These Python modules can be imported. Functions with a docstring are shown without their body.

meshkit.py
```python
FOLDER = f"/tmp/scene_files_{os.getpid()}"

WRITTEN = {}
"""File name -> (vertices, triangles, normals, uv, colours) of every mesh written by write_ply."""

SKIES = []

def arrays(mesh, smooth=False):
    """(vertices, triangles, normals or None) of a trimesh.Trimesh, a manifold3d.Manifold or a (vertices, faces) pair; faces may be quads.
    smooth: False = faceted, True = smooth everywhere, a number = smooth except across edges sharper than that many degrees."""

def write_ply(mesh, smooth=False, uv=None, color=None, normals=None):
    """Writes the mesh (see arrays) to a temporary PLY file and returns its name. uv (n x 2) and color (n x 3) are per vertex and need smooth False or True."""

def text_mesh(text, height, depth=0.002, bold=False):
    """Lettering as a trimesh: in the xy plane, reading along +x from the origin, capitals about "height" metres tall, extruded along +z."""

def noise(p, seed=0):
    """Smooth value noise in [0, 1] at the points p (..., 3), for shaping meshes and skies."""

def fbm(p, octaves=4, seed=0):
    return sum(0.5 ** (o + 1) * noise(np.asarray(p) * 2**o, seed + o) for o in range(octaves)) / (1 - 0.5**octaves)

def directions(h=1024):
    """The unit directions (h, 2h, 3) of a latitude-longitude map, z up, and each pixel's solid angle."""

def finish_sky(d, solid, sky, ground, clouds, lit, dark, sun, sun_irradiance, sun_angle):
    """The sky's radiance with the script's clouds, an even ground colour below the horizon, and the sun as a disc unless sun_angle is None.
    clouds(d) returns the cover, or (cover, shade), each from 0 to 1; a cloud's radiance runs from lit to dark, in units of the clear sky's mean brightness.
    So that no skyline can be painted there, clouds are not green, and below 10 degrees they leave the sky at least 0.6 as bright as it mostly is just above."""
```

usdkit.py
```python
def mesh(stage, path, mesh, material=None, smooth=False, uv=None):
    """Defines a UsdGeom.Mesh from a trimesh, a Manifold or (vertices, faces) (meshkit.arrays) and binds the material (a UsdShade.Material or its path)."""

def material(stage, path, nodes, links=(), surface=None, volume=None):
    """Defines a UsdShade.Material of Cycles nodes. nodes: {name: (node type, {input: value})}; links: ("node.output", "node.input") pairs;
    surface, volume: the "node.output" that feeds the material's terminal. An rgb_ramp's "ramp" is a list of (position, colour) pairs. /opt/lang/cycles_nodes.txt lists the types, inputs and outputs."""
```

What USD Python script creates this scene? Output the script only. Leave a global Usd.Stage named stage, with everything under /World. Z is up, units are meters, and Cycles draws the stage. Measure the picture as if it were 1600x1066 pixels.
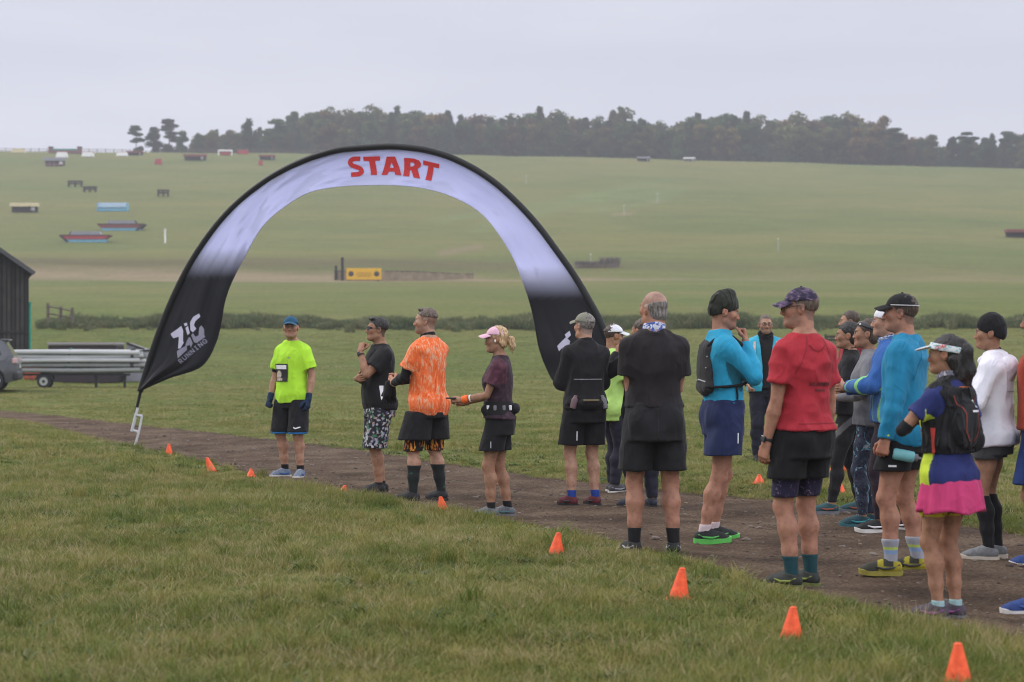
import math, random
import numpy as np, trimesh, manifold3d, usdkit, meshkit
from shapely import geometry as sg, affinity as sa, ops as so
from scipy.interpolate import PchipInterpolator, LinearNDInterpolator
from pxr import Usd, UsdGeom, UsdLux, UsdShade, Sdf, Gf, Vt

# ------------------------------------------------------------------ camera, sky, sun, exposure
stage = Usd.Stage.CreateInMemory()
UsdGeom.SetStageUpAxis(stage, UsdGeom.Tokens.z)
UsdGeom.SetStageMetersPerUnit(stage, 1.0)
UsdGeom.Xform.Define(stage, '/World')
UsdGeom.Scope.Define(stage, '/World/Looks')
F, HC, HY = 2800.0, 1.4, 546.0            # focal length in photo pixels, camera height, horizon row of the photo
cam = UsdGeom.Camera.Define(stage, '/World/camera')
cam.AddTranslateOp().Set((0, 0, HC)); cam.AddRotateXOp().Set(90)
cam.CreateFocalLengthAttr(63.0); cam.CreateHorizontalApertureAttr(36.0); cam.CreateVerticalApertureAttr(24.0)
cam.CreateVerticalApertureOffsetAttr(13 * 36 / 1600)
cam.CreateFStopAttr(3.2); cam.CreateFocusDistanceAttr(15.0)
cam.CreateExposureAttr(0.22)

SUN_EL, SUN_AZ = math.radians(42), math.radians(-70)       # hidden behind the overcast, to the left
sky_mat = usdkit.material(stage, '/World/Looks/sky', {
    'sky': ('sky_texture', {'sky_type': 'single_scattering', 'sun_disc': False, 'sun_elevation': SUN_EL, 'sun_rotation': SUN_AZ}),
    'tc': ('texture_coordinate', {}), 'xyz': ('separate_xyz', {}),
    'grad': ('rgb_ramp', {'ramp': [(0.0, (6.1, 6.0, 6.7)), (0.07, (6.2, 6.15, 7.0)), (0.16, (5.7, 5.8, 6.7)), (0.5, (10.0, 10.2, 11.2)), (1.0, (15, 15.2, 16.4))]}),
    'mp': ('mapping', {'mapping_type': 'point', 'scale': (1.4, 1.4, 9.0)}),
    'n1': ('noise_texture', {'scale': 2.2, 'detail': 4.0, 'roughness': 0.55}),
    'cr': ('rgb_ramp', {'ramp': [(0.3, (0.94, 0.94, 0.95)), (0.5, (0.98, 0.98, 0.98)), (0.70, (1.06, 1.045, 1.03))]}),
    'mul': ('mix_color', {'blend_type': 'multiply', 'fac': 1.0, 'use_clamp': False}),
    'mix': ('mix_color', {'blend_type': 'mix', 'fac': 0.92, 'use_clamp': False}),
    'bg': ('background_shader', {'strength': 0.1}),
}, [('tc.generated', 'xyz.vector'), ('xyz.z', 'grad.fac'), ('tc.generated', 'mp.vector'), ('mp.vector', 'n1.vector'), ('n1.fac', 'cr.fac'),
    ('grad.color', 'mul.a'), ('cr.color', 'mul.b'), ('sky.color', 'mix.a'), ('mul.result', 'mix.b'), ('mix.result', 'bg.color')], surface='bg.background')
dome = UsdLux.DomeLight.Define(stage, '/World/sky')
UsdShade.MaterialBindingAPI.Apply(dome.GetPrim()).Bind(sky_mat)
dome.GetPrim().SetCustomDataByKey('kind', 'structure')
sun = UsdLux.DistantLight.Define(stage, '/World/sun')
sun.CreateNormalizeAttr(True); sun.CreateIntensityAttr(0.4); sun.CreateAngleAttr(16.0); sun.CreateColorAttr((1.0, 0.96, 0.9))
sdir = Gf.Vec3d(math.sin(SUN_AZ) * math.cos(SUN_EL), math.cos(SUN_AZ) * math.cos(SUN_EL), math.sin(SUN_EL))
sun.AddTransformOp().Set(Gf.Matrix4d(Gf.Rotation(Gf.Vec3d(0, 0, 1), sdir), Gf.Vec3d(0, 0, 0)))

# ------------------------------------------------------------------ helpers
used = {}
def numbered(path):
    if path not in used:
        used[path] = 0
        return path
    used[path] += 1
    return f'{path}_{used[path]:03d}'
def tagp(prim, label=None, cat=None, group=None, kind=None):
    for k, v in (('label', label), ('category', cat), ('group', group), ('kind', kind)):
        if v: prim.SetCustomDataByKey(k, v)
    return prim
def obj(name, mesh, mat, parent=None, smooth=False, uv=None, col=None, label=None):
    path = numbered((parent.GetPath().pathString if parent else '/World') + '/' + name)
    m = usdkit.mesh(stage, path, mesh, mat, smooth=smooth, uv=uv)
    if col is not None:
        UsdGeom.PrimvarsAPI(m).CreatePrimvar('tint', Sdf.ValueTypeNames.Color3fArray, 'vertex').Set(Vt.Vec3fArray.FromNumpy(np.asarray(col, np.float32)))
    if label: m.GetPrim().SetCustomDataByKey('label', label)
    return m.GetPrim()
def thing(name, label, cat, loc=(0, 0, 0), rz=0.0, group=None, kind=None, scale=None):
    x = UsdGeom.Xform.Define(stage, numbered('/World/' + name))
    x.AddTranslateOp().Set(Gf.Vec3d(*map(float, loc))); x.AddRotateZOp().Set(float(rz))
    if scale is not None: x.AddScaleOp().Set(Gf.Vec3f(*map(float, np.broadcast_to(scale, 3))))
    return tagp(x.GetPrim(), label, cat, group, kind)
def dup(root, loc, rz, label=None, group=None, scale=None):
    was = root.GetCustomData()
    base = root.GetName()
    if len(base) > 4 and base[-4] == '_' and base[-3:].isdigit(): base = base[:-4]
    r = thing(base, label or was.get('label'), was.get('category'), loc, rz, group or was.get('group'), scale=scale)
    r.GetReferences().AddInternalReference(root.GetPath()); r.SetInstanceable(True)
    return r
def box(sx, sy, sz, c=(0, 0, 0), rz=0.0):
    m = trimesh.creation.box([sx, sy, sz])
    if rz: m.apply_transform(trimesh.transformations.rotation_matrix(rz, [0, 0, 1]))
    m.apply_translation(c); return m
def rbox(sx, sy, sz, c=(0, 0, 0), r=0.02):
    a, b, d = sx / 2 - r, sy / 2 - r, sz / 2 - r
    s = manifold3d.Manifold.sphere(r, 8)
    h = manifold3d.Manifold.batch_hull([s.translate((i * a, j * b, k * d)) for i in (-1, 1) for j in (-1, 1) for k in (-1, 1)])
    m = h.to_mesh(); t = trimesh.Trimesh(m.vert_properties[:, :3], m.tri_verts, process=False); t.apply_translation(c); return t
def tube(pts, r, n=8, closed_ends=True):
    pts = np.asarray(pts, float); r = np.broadcast_to(np.asarray(r, float), (len(pts),))
    t = np.gradient(pts, axis=0); t /= np.linalg.norm(t, axis=1, keepdims=True) + 1e-12
    ref = np.array([0, 0, 1.0]) if abs(t[0][2]) < 0.9 else np.array([1.0, 0, 0])
    v = []
    for p, d, q in zip(pts, t, r):
        a = np.cross(d, ref); a /= np.linalg.norm(a) + 1e-12; b = np.cross(d, a); ref = np.cross(a, d)
        ang = np.linspace(0, 2 * np.pi, n, endpoint=False)
        v.append(p + q * (np.cos(ang)[:, None] * a + np.sin(ang)[:, None] * b))
    v = np.vstack(v); f = []
    for i in range(len(pts) - 1):
        for j in range(n):
            k = (j + 1) % n
            f += [[i * n + j, i * n + k, (i + 1) * n + k], [i * n + j, (i + 1) * n + k, (i + 1) * n + j]]
    v = np.vstack([v, pts[0], pts[-1]]); a, b = len(v) - 2, len(v) - 1
    for j in range(n):
        k = (j + 1) % n
        f += [[a, k, j], [b, (len(pts) - 1) * n + j, (len(pts) - 1) * n + k]]
    m = trimesh.Trimesh(v, np.array(f), process=False)
    return m
def extr(poly, h):
    return trimesh.util.concatenate([trimesh.creation.extrude_polygon(g, h, engine='earcut') for g in getattr(poly, 'geoms', [poly])])
cat_ = trimesh.util.concatenate
def at(px, py, Y):
    "the point at distance Y ahead that stands at photo pixel (px, py)"
    return np.array([(px - 800) / F * Y, Y, HC - (py - HY) / F * Y])
def look(name, color, rough=0.7, var=0.12, scale=30.0, bump=0.0, bscale=200.0, metallic=0.0, spec=0.3, sheen=0.0, extra=None):
    "a plain material with a noise variation of its colour and a fine bump"
    c = np.array(color, float)
    nodes = {'tc': ('texture_coordinate', {}), 'n': ('noise_texture', {'scale': scale, 'detail': 3.0}),
             'r': ('rgb_ramp', {'ramp': [(0.25, tuple(c * (1 - var))), (0.75, tuple(np.minimum(c * (1 + var), 0.95)))]}),
             'p': ('principled_bsdf', {'roughness': rough, 'metallic': metallic, 'specular_ior_level': spec, 'sheen_weight': sheen, **(extra or {})})}
    links = [('tc.object', 'n.vector'), ('n.fac', 'r.fac'), ('r.color', 'p.base_color')]
    if bump:
        nodes['nb'] = ('noise_texture', {'scale': bscale, 'detail': 2.0}); nodes['b'] = ('bump', {'strength': bump, 'distance': 0.004})
        links += [('tc.object', 'nb.vector'), ('nb.fac', 'b.height'), ('b.normal', 'p.normal')]
    return usdkit.material(stage, '/World/Looks/' + name, nodes, links, surface='p.BSDF')
def unit(v):
    v = np.asarray(v, float); return v / (np.linalg.norm(v) + 1e-12)
def text_poly(text, h, bold=True):
    m = meshkit.text_mesh(text, h, .001, bold); v, f = m.vertices, m.faces
    top_ = [f_ for f_ in f if (v[f_][:, 2] > .0009).all()]
    p = so.unary_union([sg.Polygon(v[f_][:, :2]).buffer(h * .004) for f_ in top_]); c_ = p.envelope.centroid
    return sa.translate(p, -c_.x, -c_.y).simplify(h * .01)
# ------------------------------------------------------------------ ground, path, grass
_prof = np.array([(-400, 0), (-50, 0), (0, 0), (40, 0.0), (60, 0.02), (75, 0.22), (90, .79), (104, 1.85), (112, 2.58), (118, 3.1), (130, 4.3), (165, 6.6), (200, 8.97), (213, 9.95), (222, 11.4), (235, 13.3), (262, 16.5), (300, 22.4), (350, 30.65), (400, 38.97), (450, 47.4), (500, 55.9), (522, 57.6), (560, 58.0), (1000, 57), (3000, 50)], float)
_pf = PchipInterpolator(_prof[:, 0], _prof[:, 1])
NEAR = np.array([(-900, 634), (-300, 644), (10, 658), (60, 667), (100, 675), (200, 698), (330, 725), (430, 750), (540, 770), (640, 787), (760, 808), (870, 832), (980, 856), (1090, 884), (1200, 918), (1300, 941), (1400, 965), (1480, 989), (1600, 1016), (2000, 1110), (2600, 1280)], float)
FAR = np.array([(-900, 625), (-300, 632), (10, 643), (60, 647), (100, 651), (200, 663), (330, 677), (430, 688), (540, 700), (700, 725), (840, 746), (980, 761), (1080, 771), (1190, 780), (1300, 797), (1420, 814), (1560, 830), (1600, 836), (2000, 900), (2600, 1000)], float)
def px_of(x, y, z=0.0):
    y = np.maximum(y, 0.5)
    return 800 + x / y * F, HY + (HC - z) / y * F
def path_d(x, y):
    "metres (about) inside the path: positive on it, negative on the grass; second value tells the near side"
    px, py = px_of(x, y)
    yn, yf = np.interp(px, NEAR[:, 0], NEAR[:, 1]), np.interp(px, FAR[:, 0], FAR[:, 1])
    wob = (meshkit.fbm(np.stack([x * 1.3, y * 1.3, 0 * x], -1), 3, 5) - 0.5) * 0.5
    dn = F * HC / np.maximum(yn - HY, 1) ; df = F * HC / np.maximum(yf - HY, 1)
    inside = np.minimum(y - dn, df - y) * 0.45 + wob * 0.35
    return np.where(y < 3.5, -1.0, inside), y < dn + 0.2
_yc = lambda px: np.interp(px, [-600, 0, 400, 800, 1200, 1600, 2300], [236, 238, 240, 245, 252.5, 263, 285])
def height(x, y):
    x, y = np.broadcast_arrays(np.asarray(x, float), np.asarray(y, float))
    z = _pf(y)
    px = 800 + x / np.maximum(y, 60) * F
    s = np.clip((y - 140) / 120, 0, 1)
    z = z * (1 - s + s * (HY - _yc(px)) / 305.0)
    q = np.stack([x, y, 0 * x], -1)
    lump = (meshkit.fbm(q * 0.9, 3, 1) - 0.5) * 0.10 + (meshkit.fbm(q * 0.22, 2, 2) - 0.5) * 0.16
    far = np.clip((y - 40) / 80, 0, 1)
    z = z + far * (meshkit.fbm(q * 0.03, 3, 3) - 0.5) * 1.0 * np.clip((y - 120) / 100, 0.15, 1)
    d, near = path_d(x, y)
    off = np.clip(-d / 0.5, 0, 1)                     # 0 on the path, 1 well away from it
    z = z + lump * off * (1 - far) + off * np.where(near, 0.05, 0.03) * (y > 0) * (y < 60)
    # the rough bank at the foot of the slope
    return z - np.where((d > 0.03) & (y < 70), 0.05, 0.0)
def gz(x, y): return float(height(np.array([x]), np.array([y]))[0])
def ground_at(px, py, lo=4.0, hi=700.0):
    "where the ray through photo pixel (px, py) meets the ground"
    Y = np.exp(np.linspace(math.log(lo), math.log(hi), 3000))
    X = (px - 800) / F * Y; Z = HC - (py - HY) / F * Y
    k = np.argmax(height(X, Y) >= Z)
    return np.array([X[k], Y[k], gz(X[k], Y[k])])

rows = np.concatenate([[-300, -150, -70, -35, -15, -6, 0, 3], np.arange(5, 32, 0.11), np.exp(np.linspace(math.log(32), math.log(110), 120))[:-1], np.arange(110, 125, 0.8), np.exp(np.linspace(math.log(125.5), math.log(530), 170)), [545, 570, 620, 700, 900, 1300, 2000, 3000]])
us = np.concatenate([-np.geomspace(4, 0.36, 24), np.arange(-0.35, 0.3501, 0.0042), np.geomspace(0.36, 4, 24)])
YY, UU = np.meshgrid(rows, us, indexing='ij')
XX = UU * np.maximum(YY, 22.0)
ZZ = height(XX, YY)
ny, nx = XX.shape
idx = np.arange(ny * nx).reshape(ny, nx)
gq = np.stack([idx[:-1, :-1], idx[:-1, 1:], idx[1:, 1:], idx[1:, :-1]], -1).reshape(-1, 4)
gv = np.stack([XX, YY, ZZ], -1).reshape(-1, 3)
# the colour of each place: worn grass, sandy track, rough bank, mown stripes
gx, gy = gv[:, 0], gv[:, 1]
def ramp(v, a, b): return np.clip((v - a) / (b - a), 0, 1)
q = np.stack([gx, gy, 0 * gx], -1)
green, olive, dry, rough, sand, soil = (np.array(c) for c in ((.080, .115, .024), (.106, .126, .030), (.150, .138, .050), (.098, .090, .048), (.215, .165, .105), (.10, .07, .048)))
pp = meshkit.fbm(q * [0.35, 0.16, 1], 4, 11); pp2 = meshkit.fbm(q * [0.03, 0.05, 1], 4, 12); pp3 = meshkit.fbm(q * [.012, .06, 1], 3, 19)
c = green + (olive - green) * ramp(pp, .35, .65)[:, None]
c = c + (dry - c) * (0.5 * ramp(pp2, .5, .75) * (gy > 22))[:, None]
hillc = np.array((.106, .128, .039)) + (np.array((.144, .143, .049)) - np.array((.106, .128, .039))) * ramp(pp2 * .8 + pp3 * .2, .34, .68)[:, None]
c = c + (hillc - c) * ramp(gy, 60, 180)[:, None]
hpx, hpy = 800 + gx / np.maximum(gy, 1) * F, HY - (gv[:, 2] - HC) / np.maximum(gy, 1) * F
# sandy worn track along the foot of the slope
sm = np.exp(-((gy - 212 - 6 * (pp2 - .5) * 4) / 9.0) ** 2) * ramp(hpx, -400, 100) * (1 - ramp(hpx, 640, 1150) * .75) * ramp(meshkit.fbm(q * [.05, .12, 1], 4, 14), .3, .55)
c = c + (sand - c) * np.clip(sm * 1.5, 0, 0.9)[:, None]
bk = np.exp(-((gy - 228) / 7.0) ** 2) * (1 - ramp(hpx, 700, 1300) * .7)
c = c + (np.array((.105, .092, .045)) - c) * (bk * .95)[:, None]
for (x0, y0, x1, y1, w) in ((690, 396, 748, 386, 5.0), (955, 336, 985, 334, 2.5), (1010, 318, 1035, 314, 2.5)):
    t = np.clip((hpx - x0) / (x1 - x0), 0, 1); dd = np.hypot(hpx - (x0 + t * (x1 - x0)), hpy - (y0 + t * (y1 - y0)))
    c = c + (sand * .95 - c) * (np.exp(-(dd / w) ** 2) * .7 * (gy > 150))[:, None]
# pale mown rides that climb the slope
for (pts, w) in (([(700, 372), (790, 345), (900, 318), (1010, 305), (1090, 290)], 7), ([(650, 350), (830, 322), (960, 300), (1060, 280)], 6), ([(880, 335), (985, 322), (1085, 300)], 4)):
    p = np.array(pts, float); yy = np.interp(hpx, p[:, 0], p[:, 1]); m = np.exp(-((hpy - yy) / w) ** 2) * ramp(hpx, p[0, 0], p[0, 0] + 60) * (1 - ramp(hpx, p[-1, 0] - 60, p[-1, 0])) * (gy > 200)
    c = c + (np.array((.135, .168, .066)) - c) * (m * .7)[:, None]
d_, n_ = path_d(gx, gy)
c = np.where(((d_ > -0.12) & (gy < 70))[:, None], soil, c)
ground_mat = usdkit.material(stage, '/World/Looks/field', {
    'a': ('attribute', {'attribute': 'tint'}), 'g': ('geometry', {}),
    'n1': ('noise_texture', {'scale': 3.5, 'detail': 6.0, 'roughness': 0.7}), 'r1': ('rgb_ramp', {'ramp': [(0.3, (.62, .64, .58)), (0.7, (1.3, 1.27, 1.25))]}),
    'm': ('mapping', {'mapping_type': 'point', 'scale': (0.10, 0.30, 0.3)}), 'n2': ('noise_texture', {'scale': 1.0, 'detail': 7.0, 'roughness': 0.68}), 'r2': ('rgb_ramp', {'ramp': [(0.3, (.84, .86, .82)), (0.7, (1.14, 1.13, 1.13))]}),
    'x1': ('mix_color', {'blend_type': 'multiply', 'fac': 1.0, 'use_clamp': False}), 'x2': ('mix_color', {'blend_type': 'multiply', 'fac': 1.0, 'use_clamp': False}),
    'b': ('bump', {'strength': 0.9, 'distance': 0.06}), 'p': ('principled_bsdf', {'roughness': 0.95, 'specular_ior_level': 0.1}),
}, [('g.position', 'n1.vector'), ('n1.fac', 'r1.fac'), ('g.position', 'm.vector'), ('m.vector', 'n2.vector'), ('n2.fac', 'r2.fac'), ('a.color', 'x1.a'), ('r1.color', 'x1.b'), ('x1.result', 'x2.a'), ('r2.color', 'x2.b'),
    ('x2.result', 'p.base_color'), ('n1.fac', 'b.height'), ('b.normal', 'p.normal')], surface='p.BSDF')
tagp(obj('ground', (gv, gq), ground_mat, smooth=True, col=c), 'rolling grass field rising to a wooded ridge', None, None, 'structure')

# path of trodden earth and gravel
pxs = np.concatenate([np.arange(-900, -50, 40), np.arange(-50, 1660, 5), np.arange(1660, 2600, 40)])
nt = 44
pv = []
for p in pxs:
    yn, yf = np.interp(p, NEAR[:, 0], NEAR[:, 1]), np.interp(p, FAR[:, 0], FAR[:, 1])
    d0, d1 = F * HC / (yn - HY) - 0.55, F * HC / (yf - HY) + 0.55
    Y = np.linspace(d0, d1, nt); pv.append(np.stack([(p - 800) / F * Y, Y, 0 * Y], -1))
pv = np.array(pv); Pq = pv.reshape(-1, 3)
d_, n_ = path_d(Pq[:, 0], Pq[:, 1])
def path_z(x, y):
    q = np.stack([x, y, 0 * x], -1); px = 800 + x / y * F
    d0, d1 = F * HC / (np.interp(px, NEAR[:, 0], NEAR[:, 1]) - HY) - .55, F * HC / (np.interp(px, FAR[:, 0], FAR[:, 1]) - HY) + .55; t = (y - d0) / (d1 - d0)
    z = (meshkit.fbm(q * [2.2, 1.6, 1], 4, 21) - .5) * .05 + (meshkit.fbm(q * 7, 3, 22) - .5) * .022
    z = np.maximum(z, -.012)
    return _pf(y) + .004 + z - 0.02 * np.exp(-((t - .3) / .09) ** 2) - 0.02 * np.exp(-((t - .68) / .09) ** 2)      # two faint wheel ruts
Pq[:, 2] = np.where(d_ > -0.02, path_z(Pq[:, 0], Pq[:, 1]), _pf(Pq[:, 1]) - 0.35)
ii = np.arange(len(Pq)).reshape(len(pxs), nt)
Pf = np.stack([ii[:-1, :-1], ii[1:, :-1], ii[1:, 1:], ii[:-1, 1:]], -1).reshape(-1, 4)
path_mat = usdkit.material(stage, '/World/Looks/path_earth', {
    'g': ('geometry', {}), 'n1': ('noise_texture', {'scale': 1.4, 'detail': 5.0, 'roughness': 0.6}), 'r1': ('rgb_ramp', {'ramp': [(0.3, (.070, .047, .033)), (0.5, (.125, .086, .060)), (0.72, (.195, .142, .098))]}),
    'n2': ('noise_texture', {'scale': 38.0, 'detail': 4.0, 'roughness': 0.75}), 'r2': ('rgb_ramp', {'ramp': [(0.32, (.42, .41, .40)), (0.52, (1, 1, 1)), (0.70, (1.6, 1.56, 1.5))]}),
    'v': ('voronoi_texture', {'scale': 28.0}), 'rv': ('rgb_ramp', {'ramp': [(0.0, (1.9, 1.8, 1.7)), (0.13, (1.4, 1.35, 1.3)), (0.2, (1, 1, 1))]}),
    'x': ('mix_color', {'blend_type': 'multiply', 'fac': 1.0, 'use_clamp': False}), 'x2': ('mix_color', {'blend_type': 'multiply', 'fac': 0.5, 'use_clamp': False}),
    'b': ('bump', {'strength': 1.0, 'distance': 0.04}), 'p': ('principled_bsdf', {'roughness': 0.92, 'specular_ior_level': 0.1}),
}, [('g.position', 'n1.vector'), ('g.position', 'n2.vector'), ('g.position', 'v.vector'), ('n1.fac', 'r1.fac'), ('n2.fac', 'r2.fac'), ('v.distance', 'rv.fac'), ('r1.color', 'x.a'), ('r2.color', 'x.b'), ('x.result', 'x2.a'), ('rv.color', 'x2.b'),
    ('x2.result', 'p.base_color'), ('n2.fac', 'b.height'), ('b.normal', 'p.normal')], surface='p.BSDF')
tagp(obj('path', (Pq, Pf), path_mat, smooth=True), 'brown trodden earth and gravel path across the field', None, None, 'structure')

rng = np.random.default_rng(7)
def instancer(name, label, cat, protos, P, k, yaw, scale, mats, tilt=None):
    pi = UsdGeom.PointInstancer.Define(stage, '/World/' + name)
    tagp(pi.GetPrim(), label, cat, None, 'stuff')
    paths = []
    for i, (m, mat) in enumerate(zip(protos, mats)):
        pr = usdkit.mesh(stage, f'/World/{name}/clump_{i:03d}' if i else f'/World/{name}/clump', m, mat); paths.append(pr.GetPath())
    pi.CreatePrototypesRel().SetTargets(paths)
    pi.CreateProtoIndicesAttr(Vt.IntArray.FromNumpy(np.asarray(k, np.int32)))
    pi.CreatePositionsAttr(Vt.Vec3fArray.FromNumpy(np.asarray(P, np.float32)))
    quat = np.zeros((len(P), 4), np.float32); quat[:, 0] = np.cos(yaw / 2); quat[:, 3] = np.sin(yaw / 2)
    pi.CreateOrientationsAttr(Vt.QuathArray([Gf.Quath(float(a), 0, 0, float(b)) for a, b in zip(quat[:, 0], quat[:, 3])]))
    pi.CreateScalesAttr(Vt.Vec3fArray.FromNumpy(np.asarray(scale, np.float32)))
def blades(n, rad, h0, h1, w, lean, seed, segs=2):
    r = np.random.default_rng(seed); V, Fc = [], []
    for _ in range(n):
        a, d = r.uniform(0, 2 * np.pi), rad * math.sqrt(r.uniform()); b = np.array([d * math.cos(a), d * math.sin(a), -0.012])
        h = r.uniform(h0, h1); az = r.uniform(0, 2 * np.pi); ln = r.uniform(0.1, 1.0) * lean * h
        dirv = np.array([math.cos(az), math.sin(az), 0]); side = np.array([-dirv[1], dirv[0], 0]) * w / 2
        tw = r.uniform(-.8, .8); side = side * math.cos(tw) + dirv * math.sin(tw) * w / 2
        o = len(V)
        for s in range(segs):
            t = s / segs; p = b + np.array([0, 0, h * t * (1 - .25 * lean * t)]) + dirv * ln * t ** 1.8; ww = 1 - .45 * t
            V += [p - side * ww, p + side * ww]
        V.append(b + np.array([0, 0, h * (1 - .25 * lean)]) + dirv * ln)
        for s in range(segs - 1):
            i = o + 2 * s; Fc += [[i, i + 1, i + 3], [i, i + 3, i + 2]]
        i = o + 2 * (segs - 1); Fc.append([i, i + 1, i + 2])
    return trimesh.Trimesh(np.array(V), np.array(Fc), process=False)
def grass_look(name, cols, tr=0.25):
    return usdkit.material(stage, '/World/Looks/' + name, {
        'g': ('geometry', {}), 'o': ('object_info', {}), 'n': ('noise_texture', {'scale': 0.5, 'detail': 5.0, 'roughness': 0.72}), 'nf': ('noise_texture', {'scale': 9.0, 'detail': 2.0}),
        'a1': ('math', {'math_type': 'multiply_add', 'value2': 0.42, 'value3': -0.21}), 'a2': ('math', {'math_type': 'add'}), 'a3': ('math', {'math_type': 'multiply_add', 'value2': 0.5, 'value3': -0.25}), 'a4': ('math', {'math_type': 'add'}),
        'r': ('rgb_ramp', {'ramp': cols}), 'p': ('principled_bsdf', {'roughness': 0.62, 'specular_ior_level': 0.25}), 't': ('translucent_bsdf', {}), 'mx': ('mix_closure', {'fac': tr}),
    }, [('g.position', 'n.vector'), ('g.position', 'nf.vector'), ('o.random', 'a1.value1'), ('n.fac', 'a2.value1'), ('a1.value', 'a2.value2'), ('nf.fac', 'a3.value1'), ('a2.value', 'a4.value1'), ('a3.value', 'a4.value2'), ('a4.value', 'r.fac'), ('r.color', 'p.base_color'), ('r.color', 't.color'), ('p.BSDF', 'mx.closure1'), ('t.BSDF', 'mx.closure2')], surface='mx.closure')
gm = grass_look('grass', [(0.14, (.068, .106, .019)), (0.36, (.119, .148, .028)), (0.55, (.186, .188, .043)), (0.74, (.272, .230, .076)), (0.9, (.325, .25, .112))])
gm2 = grass_look('dry_grass', [(0.2, (.20, .185, .075)), (0.5, (.31, .26, .13)), (0.8, (.36, .27, .16))])
def scatter(n, y0, y1, xspan=0.44):
    Y = np.sqrt(rng.uniform(y0 ** 2, y1 ** 2, n)); return rng.uniform(-xspan, xspan, n) * Y, Y
protos = [blades(46, .13, .035, .085, .0042, .9, 1), blades(46, .14, .03, .075, .0042, 1.1, 2), blades(40, .12, .05, .11, .0045, .8, 3), blades(26, .10, .05, .13, .004, 1.0, 4), blades(24, .12, .04, .10, .004, 1.2, 5)]
Xs, Ys, Ss, Hs = [], [], [], []
for n, y0, y1, s in ((21000, 6.6, 13, 1.0), (21000, 13, 21, 1.15), (15500, 21, 34, 1.5), (12500, 34, 62, 2.3), (12500, 60, 116, 4.2)):
    x, y = scatter(n, y0, y1); Xs.append(x); Ys.append(y); Ss.append(np.full(n, s)); Hs.append(np.full(n, 1 + (s - 1) * .30))
x, y, s, hh = (np.concatenate(a) for a in (Xs, Ys, Ss, Hs))
d_, n_ = path_d(x, y)
keep = d_ < -0.03 + 0.10 * rng.uniform(-1, 1, len(x)) * (rng.uniform(size=len(x)) < .35)
x, y, s, hh, d_, n_ = x[keep], y[keep], s[keep], hh[keep], d_[keep], n_[keep]
tall = meshkit.fbm(np.stack([x * .8, y * .8, 0 * x], -1), 3, 31)
edge = np.exp(-((d_ + .25) / .25) ** 2) * n_
hz = np.where((d_ > -1.2) & (y > 20), .55, 1.0) * np.where(y > 45, .6, 1) * hh * (0.58 + 0.50 * ramp(tall, .35, .75) + 0.6 * edge * ramp(tall, .4, .6)) * rng.uniform(.75, 1.25, len(x)) * np.where(n_, 1, .8)
k = rng.choice(5, len(x), p=[.36, .32, .22, .06, .04])
GRASS = instancer('grass', 'short tufted autumn grass covering the near field on both sides of the path', 'grass', protos, np.stack([x, y, height(x, y)], -1), k, rng.uniform(0, 6.28, len(x)), np.stack([s, s, hz], -1), [gm, gm, gm, gm2, gm2])
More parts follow.
